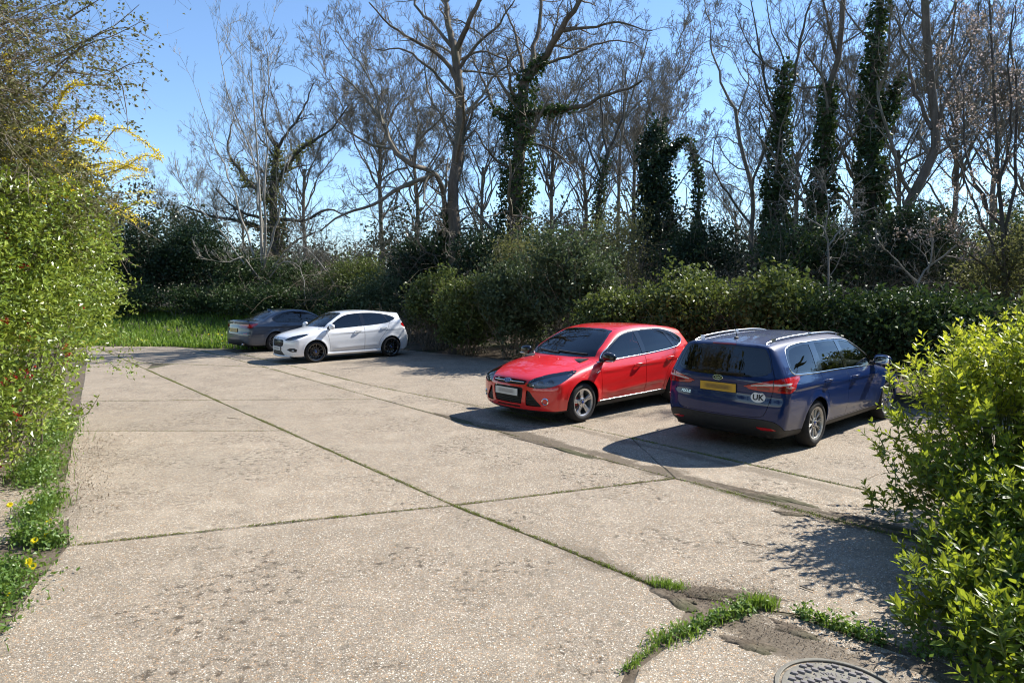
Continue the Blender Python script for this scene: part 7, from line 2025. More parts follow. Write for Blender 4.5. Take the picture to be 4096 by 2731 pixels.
    lamp = smooth_pts(proj3(RD, [(3.885, 0.36, 0.865), (3.86, 0.55, 0.830), (3.75, 0.78, 0.812), (3.64, 0.865, 0.850), (3.50, 0.885, 0.955), (3.53, 0.88, 0.975), (3.70, 0.82, 0.975), (3.82, 0.66, 0.965), (3.88, 0.38, 0.955)]), 3, True, (0, 4, 8))
    car.region('tail_lamp', RD, lamp, MATS['tail_dark'], filt=lambda c: c.x > 3.2, gap=0.001, offset=0.003)
    car.region('lamp_bar', RD, smooth_pts(proj3(RD, [(3.62, 0.86, 0.955), (3.74, 0.79, 0.955), (3.84, 0.62, 0.945), (3.88, 0.40, 0.935), (3.88, 0.40, 0.905), (3.83, 0.62, 0.895), (3.74, 0.79, 0.862), (3.66, 0.855, 0.872)]), 3, True, (0, 3, 4)), MATS['tail_red'], filt=lambda c: c.x > 3.2, gap=0.0, depth=0.002, offset=0.005, parent='tail_lamp')
    car.region('reflector', RD, smooth_pts(proj3(RD, [(3.88, 0.60, 0.655), (3.82, 0.74, 0.66), (3.82, 0.74, 0.635), (3.88, 0.60, 0.63)]), 2, True, (0, 1, 2, 3)), MATS['tail_red'], filt=lambda c: c.x > 3.2, gap=0.0)
    car.finish()
    after_common(car, S)
    for v in ('side', 'sideL'): car.strip_on('belt_trim', v, S['belt_line'], 0.014, MATS['black_gloss'], 0.004, 0.006)
    for sd_, k in ((1, 'R'), (-1, 'L')):
        cov = car.objs[('headlamp', k)]
        me = cov.data
        v = np.empty(len(me.vertices) * 3, np.float32); me.vertices.foreach_get('co', v); v = v.reshape(-1, 3)
        n = car.shape.N(v.astype(float))
        mesh_obj('lamp_housing', np_mesh('lamp_housing', v - n * 0.05, [list(p.vertices) for p in me.polygons], MATS['lamp_housing'], True), cov)
        # exhaust
        mb = MB(); mb.lathe([(0.045, 0.02), (0.047, 0.0), (0.04, 0.0), (0.038, -0.08)], 20, 'x', (3.86, sd_ * 0.50, 0.29)); mb.build('exhaust_tip', MATS['chrome'], car.root, True)
    wm = wheel_meshes('grey', 0.325, 0.241, 0.225, 'five_y', MATS['rim_grey'])
    for x in (0, spec['wb']):
        for sd_ in (1, -1): add_wheel(car, wm, x, sd_, 0.905, 0.325, 0.225)
    for sd_ in (1, -1): wing_mirror(car, 0.88, 0.985, sd_, P_GREY)
    interior(car, 1.42, 2.08, 0.85)
    number_plate(car, 'rear', 0.0, 0.745, MATS['plate_yellow'], 0.012)
    # boot lip and shark fin
    car.strip_on('boot_spoiler', 'top', [(3.80 - 0.10 * (y / 0.6) ** 2, y) for y in np.linspace(-0.62, 0.62, 17)], 0.07, P_GREY, 0.014, 0.002)
    p, n = car.at('top', 2.55, 0.0)
    mb = MB()
    for q in range(9):
        t = q / 8; xx = p.x - 0.10 + 0.20 * t; hh = 0.062 * math.sin(math.pi * min(1, t * 0.62 + 0.02)) ** 1.2; ww = 0.026 * math.sin(math.pi * (0.12 + 0.76 * t)) + 0.004
        mb.v += [(xx, -ww, p.z - 0.012), (xx + 0.02 * t, -ww * 0.45, p.z + hh * 0.7), (xx + 0.03 * t, 0, p.z + hh), (xx + 0.02 * t, ww * 0.45, p.z + hh * 0.7), (xx, ww, p.z - 0.012)]
    for q in range(8):
        for j in range(4): mb.f.append((q * 5 + j, q * 5 + j + 1, q * 5 + j + 6, q * 5 + j + 5))
    mb.f.append((0, 1, 2, 3, 4)); mb.f.append((44, 43, 42, 41, 40))
    mb.build('roof_fin', P_GREY, car.root, True, 60)
    m = car.frame('rear', 0.0, 1.0, 0.004); mb = MB(); mb.lathe([(0, 0.006), (0.03, 0.005), (0.037, 0)], 24, 'z')
    o = mb.build('badge', MATS['black_gloss'], car.root, True); o.matrix_local = m
    mb = MB(); mb.lathe([(0.030, 0.0065), (0.036, 0.0075), (0.040, 0)], 24, 'z'); mb.build('badge_rim', MATS['chrome'], o, True)
    tag(car.root, 'dark grey saloon parked nose-in beside the white hatchback', 'car', 'cars parked in the bays')
    return car

if not globals().get('NO_CARS'): CARS = [build_red((0.538, 10.826, 0.0), 0.737), build_blue((5.442, 10.963, 0.0), 3.875),
        build_white((-6.25, 19.308, 0.0), 0.708), build_grey((-6.93, 24.95, 0.0), 3.985)]
# ================================================================== near shrubs and small things
L_QUINCE = leaf_material('leaf_quince', [(0.0, (0.075, 0.125, 0.018)), (0.4, (0.165, 0.240, 0.028)), (0.75, (0.27, 0.34, 0.045)), (1.0, (0.42, 0.43, 0.08))], 0.34, 0.26, (0.42, 0.50, 0.05), 0.6)
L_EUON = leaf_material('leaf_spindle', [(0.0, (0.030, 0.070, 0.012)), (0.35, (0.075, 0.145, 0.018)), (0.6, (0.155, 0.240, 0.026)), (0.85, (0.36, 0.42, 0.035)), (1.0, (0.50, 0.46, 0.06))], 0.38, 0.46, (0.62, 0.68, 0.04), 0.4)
L_WEED = leaf_material('leaf_weed', [(0.0, (0.050, 0.105, 0.020)), (0.5, (0.105, 0.185, 0.035)), (1.0, (0.20, 0.28, 0.055))], 0.4, 0.35, (0.30, 0.45, 0.05))
L_YELLOW = leaf_material('petal_yellow', [(0.0, (0.84, 0.60, 0.006)), (0.5, (0.90, 0.76, 0.010)), (1.0, (0.94, 0.84, 0.04))], 0.6, 0.25, (0.95, 0.82, 0.02))
L_RED = leaf_material('petal_red', [(0.0, (0.20, 0.006, 0.010)), (0.6, (0.42, 0.014, 0.018)), (1.0, (0.58, 0.05, 0.03))], 0.5, 0.25, (0.5, 0.03, 0.02))
L_LITTER = leaf_material('leaf_litter', [(0.0, (0.10, 0.080, 0.060)), (0.5, (0.19, 0.150, 0.110)), (1.0, (0.36, 0.29, 0.20))], 0.8, 0.1, (0.3, 0.18, 0.08))

def twig_sprays(rng, cl, r, n, length, rad, droop, K=9, out=1.0, jut=1.0):
    d = unit(rng.normal(size=(n, 3))); d[:, 2] = np.where(d[:, 2] < -0.3, -d[:, 2], d[:, 2])
    st = cl + d * np.array(r) * rng.uniform(0.45, 0.95, (n, 1))
    dd = unit(d * out + rng.normal(size=(n, 3)) * 0.5 + np.array([0, 0, 0.35])); ln = length * rng.uniform(0.4, 1.2, n)
    Q = np.empty((n, K, 3)); Q[:, 0] = st
    for k in range(1, K):
        dd = unit(dd + rng.normal(size=(n, 3)) * 0.10 + np.array([0, 0, -droop * k])); Q[:, k] = Q[:, k - 1] + dd * (ln / (K - 1))[:, None]
    return Q, np.broadcast_to(np.linspace(rad, rad * 0.35, K), (n, K))

def left_shrub():
    rng = np.random.default_rng(77)
    base = np.array([-6.4, 7.6, 0.0])
    root = empty('flowering_quince', tuple(base))
    lobes = [((-6.25, 6.55, 1.15), (1.05, 1.25, 1.15), 20000), ((-6.50, 8.05, 1.95), (1.20, 1.35, 1.30), 24000), ((-7.9, 9.75, 1.35), (1.15, 1.35, 1.35), 11000), ((-7.1, 7.0, 2.2), (1.4, 1.6, 1.35), 15000), ((-7.75, 9.2, 2.35), (1.3, 1.5, 1.05), 9000), ((-6.30, 6.6, 0.45), (0.95, 1.05, 0.55), 8000), ((-7.25, 8.3, 0.5), (1.0, 1.3, 0.65), 8000)]
    P = []; O = []
    for c, r, n in lobes:
        p, o = blob_points(rng, np.array(c) - base, r, int(n * 0.9) // 18, 18, 0.062, 0.55, lobes=24, lobe_amp=0.34, zmin=0.06)
        P.append(p); O.append(o)
    P = np.concatenate(P); O = np.concatenate(O)
    # arching shoots set with leaves
    S0 = []
    for c, r, n in lobes:
        Q, Rd = twig_sprays(rng, np.array(c) - base, r, 30, 0.55, 0.006, 0.03)
        S0.append((Q, Rd, 4))
    jut = np.array([resample([np.array(q) - base for q in S(j, D_)], 9) for j, D_ in (([(120, 985), (165, 965), (200, 945), (216, 922), (228, 903)], 7.4), ([(140, 960), (180, 940), (205, 925)], 7.6), ([(260, 690), (290, 665), (322, 640)], 8.2), ([(265, 480), (300, 470), (335, 462)], 8.3), ([(255, 560), (300, 600), (325, 610)], 8.2))])
    S0.append((jut, np.broadcast_to(np.linspace(0.006, 0.0025, 9), (len(jut), 9)), 4))
    Qa = np.concatenate([g[0] for g in S0]); Qa = Qa.reshape(-1, 9, 3)
    t = rng.uniform(0, 1, (len(Qa), 26)); f = t * 8; i = np.minimum(f.astype(int), 7); a = (f - i)[..., None]; bi = np.arange(len(Qa))[:, None]
    lp = (Qa[bi, i] * (1 - a) + Qa[bi, i + 1] * a).reshape(-1, 3) + rng.normal(size=(len(Qa) * 26, 3)) * 0.012
    P = np.concatenate([P, lp]); O = np.concatenate([O, unit(rng.normal(size=lp.shape) + np.array([0.2, -0.3, 0.6]))])
    ok = P[:, 2] > 0.05; P, O = P[ok], O[ok]
    n = len(P)
    N = unit(O * 0.5 + np.array([0, 0, 0.55]) + rng.normal(size=(n, 3)) * 0.5); D = unit(rng.normal(size=(n, 3)) + O * 0.6)
    L = 0.060 * rng.uniform(0.5, 1.35, n); tint = np.clip(rng.normal(0.46, 0.18, n) + 0.30 * np.sin(P[:, 0] * 6.1 + P[:, 2] * 2) * np.sin(P[:, 1] * 5.3) * np.sin(P[:, 2] * 7.2 + P[:, 1]), 0, 1)
    individual_leaves(rng, 'leaf', P, D, N, L, L * 0.52, tint, L_QUINCE, root, 300, 'diamond', 0.2, 0.1)
    # stems
    st = []
    for c, r, n_ in lobes:
        k = 30; s0 = np.stack([rng.uniform(-0.6, 0.6, k) + c[0] - base[0] - 0.2, rng.uniform(-0.6, 0.6, k) + c[1] - base[1], np.zeros(k)], 1)
        e0 = np.array(c) - base + unit(rng.normal(size=(k, 3)) + np.array([0, 0, 0.5])) * np.array(r) * 0.9
        tt = np.linspace(0, 1, 7)[None, :, None]; st.append(s0[:, None] * (1 - tt) + e0[:, None] * tt + rng.normal(size=(k, 7, 3)) * 0.05 * tt)
    st = np.concatenate(st); Rs = np.broadcast_to(np.linspace(0.014, 0.005, 7), (len(st), 7))
    tubes([(st, Rs, 5)] + S0, 'stems', TWIG_DEAD, root, False)
    # red flowers deep among the leaves
    fl = []
    for c, r, n_ in lobes:
        d = unit(rng.normal(size=(20, 3)) + np.array([0.6, -0.8, -0.2])); fl.append(np.array(c) - base + d * np.array(r) * rng.uniform(0.86, 1.04, (20, 1)))
    fl = np.concatenate(fl); m = len(fl)
    Pf = np.repeat(fl, 12, 0) + rng.normal(size=(m * 12, 3)) * 0.028
    scatter_leaves(rng, 'red_blossom', Pf, unit(rng.normal(size=Pf.shape)), 0.032, L_RED, 0.9, 0.2, 0.4, parent=root)
    tag(root, 'big glossy green shrub with red blossom arching over the left edge of the concrete', 'shrub')

    # ---- forsythia above it
    base = np.array([-7.0, 8.4, 0.0]); root = empty('forsythia', tuple(base))
    lob = [((-6.65, 8.1, 3.4), (1.35, 1.4, 1.0), 12000), ((-7.2, 9.6, 3.35), (1.4, 1.4, 1.0), 8500), ((-7.3, 7.2, 3.8), (1.5, 1.5, 1.1), 11000)]
    P = []; O = []; Qs = []
    for c, r, n in lob:
        p, o = blob_points(rng, np.array(c) - base, r, n // 8, 8, 0.08, 0.5, lobes=12, lobe_amp=0.3, zmin=0.3, flat_bottom=False); P.append(p); O.append(o)
        Q, Rd = twig_sprays(rng, np.array(c) - base, r, 150, 1.0, 0.007, 0.02); Qs.append(Q)
    P = np.concatenate(P); O = np.concatenate(O); Qs = np.concatenate(Qs); Rq = np.broadcast_to(np.linspace(0.007, 0.0025, 9), (len(Qs), 9))
    scatter_leaves(rng, 'foliage', P, O, 0.064, L_OLIVE, 0.6, 0.4, 0.5, parent=root)
    jut = [S([(230, 400), (290, 380), (330, 355), (372, 362)], 8.0), S([(220, 350), (270, 290), (300, 300), (340, 330), (375, 358)], 8.2), S([(200, 380), (260, 370), (310, 385), (340, 390)], 8.0), S([(170, 300), (210, 270), (240, 275)], 7.8), S([(120, 260), (160, 195), (190, 190)], 7.6), S([(150, 330), (200, 320), (250, 340)], 7.7)]
    J = np.array([resample([np.array(q) - base for q in j], 9) for j in jut])
    trunkq = np.stack([resample([np.array([0.1 * math.cos(k), 0.1 * math.sin(k), 0]), (np.array(lob[k % 3][0]) - base) * np.array([0.5, 0.5, 0.6]), np.array(lob[k % 3][0]) - base], 9) for k in range(12)])
    Rt = np.broadcast_to(np.linspace(0.03, 0.012, 9), (12, 9))
    a1, b1 = sprout(rng, Qs, Rq, 5, 0.2, 1, -0.4, 0.6, 4, 0.9, 0.1, 0.2, 0.002)
    tubes([(trunkq, Rt, 6), (Qs, Rq, 4), (a1, b1, 3), (J, np.broadcast_to(np.linspace(0.008, 0.003, 9), (len(J), 9)), 5)], 'stems', TWIG_DEAD, root, False)
    # yellow flowers along some stems
    pick = Qs[rng.random(len(Qs)) < 0.36]
    fp = []
    for Qx, cnt in ((pick, 34), (J, 95)):
        t = rng.uniform(0.35 if cnt < 60 else 0.15, 1, (len(Qx), cnt)); f = t * 8; i = np.minimum(f.astype(int), 7); a = (f - i)[..., None]; bi = np.arange(len(Qx))[:, None]
        fp.append((Qx[bi, i] * (1 - a) + Qx[bi, i + 1] * a).reshape(-1, 3))
    fp = np.concatenate(fp); fp = np.repeat(fp, 3, 0) + rng.normal(size=(len(fp) * 3, 3)) * 0.018
    scatter_leaves(rng, 'yellow_blossom', fp, unit(rng.normal(size=fp.shape)), 0.030, L_YELLOW, 0.5, 0.1, 0.4, parent=root)
    tag(root, 'yellow-flowering shrub sprawling above the glossy green shrub at left', 'shrub')

    # ---- tangle of bare climber at the top left
    base = np.array([-7.2, 7.4, 0.0]); root = empty('bare_climber', tuple(base))
    lob = [((-6.9, 6.9, 4.5), (1.5, 1.5, 1.0), 330), ((-7.5, 8.4, 4.7), (1.6, 1.6, 1.1), 240), ((-6.5, 6.2, 3.9), (1.1, 1.2, 0.9), 200)]
    Qs = np.concatenate([twig_sprays(rng, np.array(c) - base, r, n, 1.7, 0.007, 0.03, out=0.7)[0] for c, r, n in lob]); Rq = np.broadcast_to(np.linspace(0.006, 0.0025, 9), (len(Qs), 9))
    a1, b1 = sprout(rng, Qs, Rq, 6, 0.1, 1, -0.45, 0.7, 4, 0.9, 0.1, 0.2, 0.002)
    a2, b2 = sprout(rng, a1, b1, 2, 0.2, 1, -0.5, 0.8, 3, 0.9, 0.1, 0.2, 0.0018)
    jut = [S([(130, 150), (200, 100), (260, 80), (330, 45)], 7.6), S([(120, 130), (220, 80), (290, 60), (352, 90)], 7.4), S([(100, 200), (200, 90), (260, 60), (322, 8)], 7.6), S([(150, 160), (240, 170), (300, 145), (345, 140)], 7.7), S([(160, 40), (190, 20), (240, -10)], 7.2), S([(200, 150), (270, 170), (290, 240), (295, 300)], 7.8), S([(180, 190), (260, 200), (290, 260)], 7.8)]
    J = np.array([resample([np.array(q) - base for q in j], 9) for j in jut]); RJ = np.broadcast_to(np.linspace(0.010, 0.003, 9), (len(J), 9))
    j1, k1 = sprout(rng, J, RJ, 9, 0.15, 1, -0.3, 0.6, 5, 0.8, 0.15, 0.25, 0.002)
    tr = np.stack([resample([np.array([0.12 * math.cos(k), 0.12 * math.sin(k), 0]), np.array([-0.3, 0.2, 2.2]), (np.array(lob[k % 3][0]) - base)], 9) for k in range(8)])
    tubes([(tr, np.broadcast_to(np.linspace(0.045, 0.02, 9), (8, 9)), 6), (Qs, Rq, 3), (a1, b1, 3), (a2, b2, 2), (J, RJ, 5), (j1, k1, 3)], 'stems', TWIG_DEAD, root, False)
    P = np.concatenate([a1.reshape(-1, 3)[rng.random(a1.shape[0] * 4) < 0.62], j1.reshape(-1, 3)[rng.random(j1.shape[0] * 5) < 0.5]]); P = np.repeat(P, 2, 0) + rng.normal(size=(len(P) * 2, 3)) * 0.03
    scatter_leaves(rng, 'foliage', P, unit(rng.normal(size=P.shape)), 0.046, L_OLIVE, 0.7, 0.4, 0.4, parent=root)
    tag(root, 'brown tangle of bare climbing stems at the top left corner', 'climber')
left_shrub()

def right_shrub():
    rng = np.random.default_rng(91)
    base = np.array([3.95, 5.1, 0.0]); root = empty('spindle_shrub', tuple(base))
    lobes = [((4.38, 5.60, 0.90), (1.10, 0.95, 0.95), 560), ((3.82, 5.15, 0.46), (0.78, 0.70, 0.48), 260), ((4.80, 5.75, 1.32), (0.95, 0.85, 0.66), 330), ((3.40, 4.40, 0.30), (0.62, 0.50, 0.38), 150), ((3.02, 3.80, 0.26), (0.70, 0.42, 0.36), 220), ((3.75, 4.5, 0.45), (0.75, 0.6, 0.55), 220), ((2.95, 3.25, 0.25), (0.66, 0.42, 0.36), 200), ((4.55, 4.15, 0.95), (0.95, 0.80, 0.95), 420)]
    PP = []; DD = []; NN = []; LL = []; TT = []; ST = []
    for c, r, n in lobes:
        c = np.array(c) - base
        d = unit(rng.normal(size=(n, 3))); d[:, 2] = np.where(d[:, 2] < -0.45, -d[:, 2], d[:, 2])
        bump = 0.80 + 0.30 * np.abs(np.sin(d[:, 0] * 5 + d[:, 2] * 4) * np.sin(d[:, 1] * 6)) + 0.10 * rng.normal(size=n)
        tip = c + d * np.array(r) * (bump * (1 - 0.45 * rng.random(n) ** 2.5))[:, None]
        ax = unit(d * 0.7 + np.array([0, 0, 0.75]) + rng.normal(size=(n, 3)) * 0.28)
        ok = tip[:, 2] > 0.10; tip, ax, d = tip[ok], ax[ok], d[ok]; m = len(tip)
        slen = rng.uniform(0.15, 0.28, m)
        stm = np.stack([tip - ax * slen[:, None], tip - ax * slen[:, None] * 0.5, tip], 1); ST.append(stm)
        inner = np.stack([c * np.array([0.6, 0.6, 0.35]) + rng.normal(size=(m, 3)) * 0.08, c + (tip - c) * 0.5, tip - ax * slen[:, None]], 1); inner[:, 0, 2] = np.abs(inner[:, 0, 2]) * 0.4
        ST.append(inner[::3])
        e1 = unit(np.cross(ax, rng.normal(size=(m, 3)))); e2 = np.cross(ax, e1)
        for w in range(6):                      # opposite pairs up the shoot, the youngest at the tip
            t = w / 5
            for sgn in (0, 1):
                a = w * np.pi / 2 + sgn * np.pi + rng.normal(size=m) * 0.25
                side = e1 * np.cos(a)[:, None] + e2 * np.sin(a)[:, None]
                dd = unit(side * (0.95 - 0.45 * t) + ax * (0.35 + 0.65 * t))
                PP.append(tip - ax * (slen * (1 - t))[:, None]); DD.append(dd); NN.append(unit(ax * 0.9 - side * 0.35 + rng.normal(size=(m, 3)) * 0.15))
                LL.append(rng.uniform(0.048, 0.104, m) * (0.95 - 0.35 * t * (w == 5)))
                high = np.clip((tip[:, 2] - 0.55) / 0.9, 0, 1)  # sunlit top painted in: higher shoots get a yellower tint
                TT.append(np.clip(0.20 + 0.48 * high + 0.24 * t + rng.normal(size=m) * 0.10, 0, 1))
    P = np.concatenate(PP); D = np.concatenate(DD); N = np.concatenate(NN); L = np.concatenate(LL); T = np.concatenate(TT)
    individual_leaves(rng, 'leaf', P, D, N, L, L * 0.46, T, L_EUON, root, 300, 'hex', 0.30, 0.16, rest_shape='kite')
    g = [(q, np.broadcast_to(np.linspace(0.005, 0.002, 3), (len(q), 3)), 4) for q in ST]
    green = plain('green_stem', (0.075, 0.11, 0.03), 0.6)
    tubes(g, 'stems', green, root, False)
    # fallen and yellowing leaves inside
    tag(root, 'yellow-green evergreen shrub filling the lower right corner', 'shrub')
right_shrub()

# ------------------------------------------------------------------ weeds, moss and litter
def weed(name, label, seed, line, width, n, L, mat, h=0.10, blades=0, cat='weed', group='weeds in the joints', spread_len=None, bh=0.06):
    rng = np.random.default_rng(seed)
    pts = np.array([(p[0], p[1], 0) for p in line], float); base = pts[0].copy(); base[2] = 0
    root = empty(name, tuple(base))
    q = resample(pts, 40) if len(pts) > 1 else np.repeat(pts, 40, 0)
    i = rng.integers(0, 40, n); den = 0.35 + 0.65 * np.abs(np.sin(i * 0.37 + seed))
    P = q[i] + np.c_[rng.normal(size=(n, 2)) * width * den[:, None], np.abs(rng.normal(size=n)) * h * den] - base
    P[:, 2] = np.maximum(P[:, 2], 0.006)
    if n: scatter_leaves(rng, 'foliage', P, np.tile([0, 0, 1.0], (n, 1)), L, mat, 0.62, 0.7, 0.3, shape='kite', parent=root)
    if blades:
        j = rng.integers(0, 40, blades); B = q[j] + np.c_[rng.normal(size=(blades, 2)) * width, np.zeros(blades)] - base
        mesh_obj('grass', grass_patch('grass', B, bh, L_GRASS, rng, 0.0035, 0.9), root)['kind'] = 'stuff'
    tag(root, label, cat, group)
    return root
weed('grass_tuft', 'largest grass tuft at the corner of the manhole slab', 301, [(0.86, 3.72), (1.0, 3.80), (1.12, 3.86)], 0.045, 90, 0.03, L_WEED, 0.04, 260, cat='grass tuft', bh=0.065)
weed('grass_tuft', 'bright grass tuft in the joint left of the bare soil patch', 302, [(1.02, 4.50), (1.20, 4.42)], 0.035, 30, 0.025, L_WEED, 0.03, 230, cat='grass tuft', bh=0.06)
weed('grass_tuft', 'small grass tuft at the tip of the manhole slab', 303, [(1.58, 4.18), (1.76, 4.16)], 0.035, 30, 0.028, L_WEED, 0.04, 260, cat='grass tuft', bh=0.09)
weed('grass_tuft', 'low grass fringe running down to the manhole slab corner', 304, [(0.60, 3.42), (0.74, 3.56), (0.86, 3.70)], 0.016, 60, 0.022, L_WEED, 0.02, 90, cat='grass tuft', bh=0.06)
weed('leafy_weed', 'leafy weed row along the left edge of the manhole slab', 305, [(1.12, 3.86), (1.30, 3.98), (1.50, 4.08)], 0.045, 420, 0.032, L_WEED, 0.05, 60)
weed('leafy_weed', 'leafy weed clump at the top corner of the manhole slab', 306, [(1.48, 4.10), (1.58, 4.14)], 0.05, 160, 0.034, L_WEED, 0.05, 30)
weed('leafy_weed', 'bright leafy weeds along the right edge of the manhole slab', 307, [(1.86, 4.05), (1.98, 3.94), (2.10, 3.82), (2.22, 3.70)], 0.035, 620, 0.032, L_WEED, 0.055, 30)
weed('leafy_weed', 'weeds under the yellow-green shrub', 308, [(2.35, 3.62), (2.6, 3.6), (2.9, 3.75)], 0.08, 500, 0.034, L_WEED, 0.07, 40)
weed('leafy_weed', 'weed mat with dandelions by the left joint end', 309, [(-4.25, 5.45), (-4.05, 5.32), (-3.92, 5.28), (-3.80, 5.25)], 0.075, 1300, 0.038, L_WEED, 0.09, 160)
weed('leafy_weed', 'weed mat in the lower left corner of the picture', 310, [(-3.86, 4.80), (-3.66, 4.45), (-3.52, 4.1), (-3.36, 3.7)], 0.14, 3200, 0.036, L_WEED, 0.08, 260)
weed('leafy_weed', 'tall weeds with dandelions below the flowering shrub', 311, [(-4.62, 6.35), (-4.52, 6.0), (-4.35, 5.75)], 0.09, 1200, 0.040, L_WEED, 0.12, 260, bh=0.18)
weed('leafy_weed', 'weeds at the foot of the flowering shrub', 312, [(-5.15, 6.85), (-5.45, 7.2), (-5.8, 7.8)], 0.15, 1800, 0.042, L_WEED, 0.14, 400, bh=0.2)
weed('leafy_weed', 'weeds further along the foot of the flowering shrub', 313, [(-6.1, 8.3), (-6.6, 9.2), (-7.3, 10.3)], 0.16, 1500, 0.042, L_WEED, 0.14, 300, bh=0.2)
weed('leafy_weed', 'weeds at the very bottom left edge', 314, [(-3.30, 3.5), (-3.22, 3.1), (-3.3, 2.7)], 0.13, 1700, 0.036, L_WEED, 0.07, 140)

def moss(name, line, width, n, blades, seed, h=0.012, bh=0.03, lbl=None):
    rng = np.random.default_rng(seed)
    pts = np.array([(p[0], p[1], 0) for p in line], float)
    q = resample(pts, 400)
    w = np.clip(np.convolve(rng.random(420), np.ones(9) / 9, 'same')[:400] * 2 - 0.45, 0, 1.2)
    i = rng.choice(400, n, p=(w + 0.04) / (w + 0.04).sum())
    P = q[i] + np.c_[rng.normal(size=(n, 2)) * width * (0.5 + w[i])[:, None], rng.random(n) * h * (0.4 + w[i]) - 0.004]
    ob = scatter_leaves(rng, name, P, np.tile([0, 0, 1.0], (n, 1)), 0.010, L_MOSS, 0.8, 0.9, 0.3)
    tag(ob, lbl, 'moss', kind='stuff')
    if blades:
        j = rng.choice(400, blades, p=(w ** 2 + 0.01) / (w ** 2 + 0.01).sum())
        B = q[j] + np.c_[rng.normal(size=(blades, 2)) * width, np.full(blades, -0.01)]
        tag(mesh_obj('joint_grass', grass_patch('joint_grass', B, bh, L_GRASS, rng, 0.004, 0.9)), 'short grass along a slab joint', 'grass', kind='stuff')
L_MOSS = leaf_material('moss', [(0.0, (0.10, 0.105, 0.026)), (0.5, (0.165, 0.175, 0.040)), (1.0, (0.25, 0.26, 0.07))], 0.85, 0.1, (0.2, 0.25, 0.05), 0.2)
moss('moss', [A0, A1, A2, A3, A4], 0.014, 11000, 700, 401, lbl='green moss filling the long lane joint')
moss('moss', [A4, A5, A6], 0.013, 2200, 260, 402, lbl='moss in the near joint leading to the soil patch')
moss('moss', [B0, B1, B2, B3, B4], 0.015, 5500, 250, 403, lbl='moss along the joint between lane and gutter')
moss('moss', [B4, B5, B6, (4.6, 4.0)], 0.03, 3600, 420, 404, lbl='moss and soil along the gutter near the right shrub')
moss('moss', [K0, K1, K2, K3, K4], 0.018, 6000, 500, 405, lbl='moss along the joint in front of the bays')
moss('moss', [K4, K5, (4.4, 5.95)], 0.018, 3000, 300, 406, lbl='moss along the joint below the blue car')
moss('moss', [(-3.72, 5.24), (-2.28, 5.71), A4, (0.56, 6.64), B4], 0.008, 3000, 160, 407, lbl='moss in the cross joint nearest the camera')
moss('moss', [(-8.3, 12.25), A2, B2], 0.010, 1000, 0, 408, lbl='thin moss in the second cross joint')
moss('moss', [(-12.6, 19.0), (-9.72, 18.44), B1], 0.016, 2000, 100, 409, lbl='moss in the far cross joint')
moss('moss', [(-6.6, 9.63), A3], 0.009, 500, 0, 410, lbl='thin moss in the left slab joint')

def litter(seed, n, fn, L, lbl):
    rng = np.random.default_rng(seed); P = fn(rng, n)
    ob = scatter_leaves(rng, 'leaf_litter', P, np.tile([0, 0, 1.0], (len(P), 1)), L, L_LITTER, 0.4, 1.6, 0.3, spread=0.35)
    tag(ob, lbl, 'litter', kind='stuff')
def along(line, w):
    def f(rng, n):
        q = resample(np.array([(p[0], p[1], 0) for p in line], float), 200); i = rng.integers(0, 200, n)
        return q[i] + np.c_[rng.normal(size=(n, 2)) * w, rng.random(n) * 0.012 + 0.003]
    return f
litter(501, 1500, along([(1.1, 4.45), (1.45, 4.30), (1.75, 4.32)], 0.10), 0.014, 'dry leaf crumbs on the bare soil patch')
litter(502, 1300, along([(1.3, 3.75), (1.6, 3.9), (2.1, 3.55), (2.5, 3.35)], 0.12), 0.014, 'dry leaf crumbs beside the manhole cover')
litter(503, 900, along([(-4.2, 5.9), (-4.6, 6.6), (-5.2, 7.6), (-6.1, 9.3)], 0.22), 0.028, 'reddish fallen petals and leaves below the flowering shrub')
litter(504, 1600, along([B3, B4, B5, (3.6, 5.2)], 0.13), 0.013, 'dry crumbs along the gutter')
litter(505, 400, along([(-5.4, 8.3), (-4.6, 7.2), (-3.9, 6.2)], 0.45), 0.02, 'scattered petals on the concrete by the flowering shrub')
litter(506, 500, lambda rng, n: np.c_[rng.uniform(-4, 4, n), rng.uniform(3.2, 12, n), np.full(n, 0.006)], 0.013, 'stray crumbs over the concrete')

def soil_patch(seed, c, rx, ry, rot, label, h=0.010):
    rng = np.random.default_rng(seed); n = 40; rings = 6
    a = np.linspace(0, 2 * np.pi, n, endpoint=False)
    rad = 1 + 0.22 * np.sin(2 * a + seed) + 0.16 * np.sin(3 * a + seed * 2) + 0.10 * np.sin(7 * a + seed) + rng.normal(size=n) * 0.07
    v = [(0, 0, h)]
    for k in range(1, rings + 1):
        t = k / rings
        for i in range(n):
            x = rx * rad[i] * t * math.cos(a[i]); y = ry * rad[i] * t * math.sin(a[i])
            v.append((x * math.cos(rot) - y * math.sin(rot), x * math.sin(rot) + y * math.cos(rot), h * (1 - t ** 3) + (rng.normal() * 0.0022 if k < rings else -0.004)))
    f = [[0, 1 + i, 1 + (i + 1) % n] for i in range(n)]
    for k in range(rings - 1):
        o = 1 + k * n; q = o + n
        f += [[o + i, q + i, q + (i + 1) % n, o + (i + 1) % n] for i in range(n)]
    o = mesh_obj('soil_patch', np_mesh('soil_patch', v, f, SOIL, True), None, (c[0], c[1], 0.003))
    tag(o, label, 'soil', 'patches of washed soil')
soil_patch(1, (1.42, 4.36), 0.30, 0.10, -0.25, 'bare soil patch between the grass tuft and the manhole slab corner')
soil_patch(2, (1.12, 4.28), 0.16, 0.10, -0.9, 'bare soil patch left of the manhole slab corner')
soil_patch(3, (1.42, 3.70), 0.16, 0.075, -0.35, 'crumbly soil patch on the manhole slab')
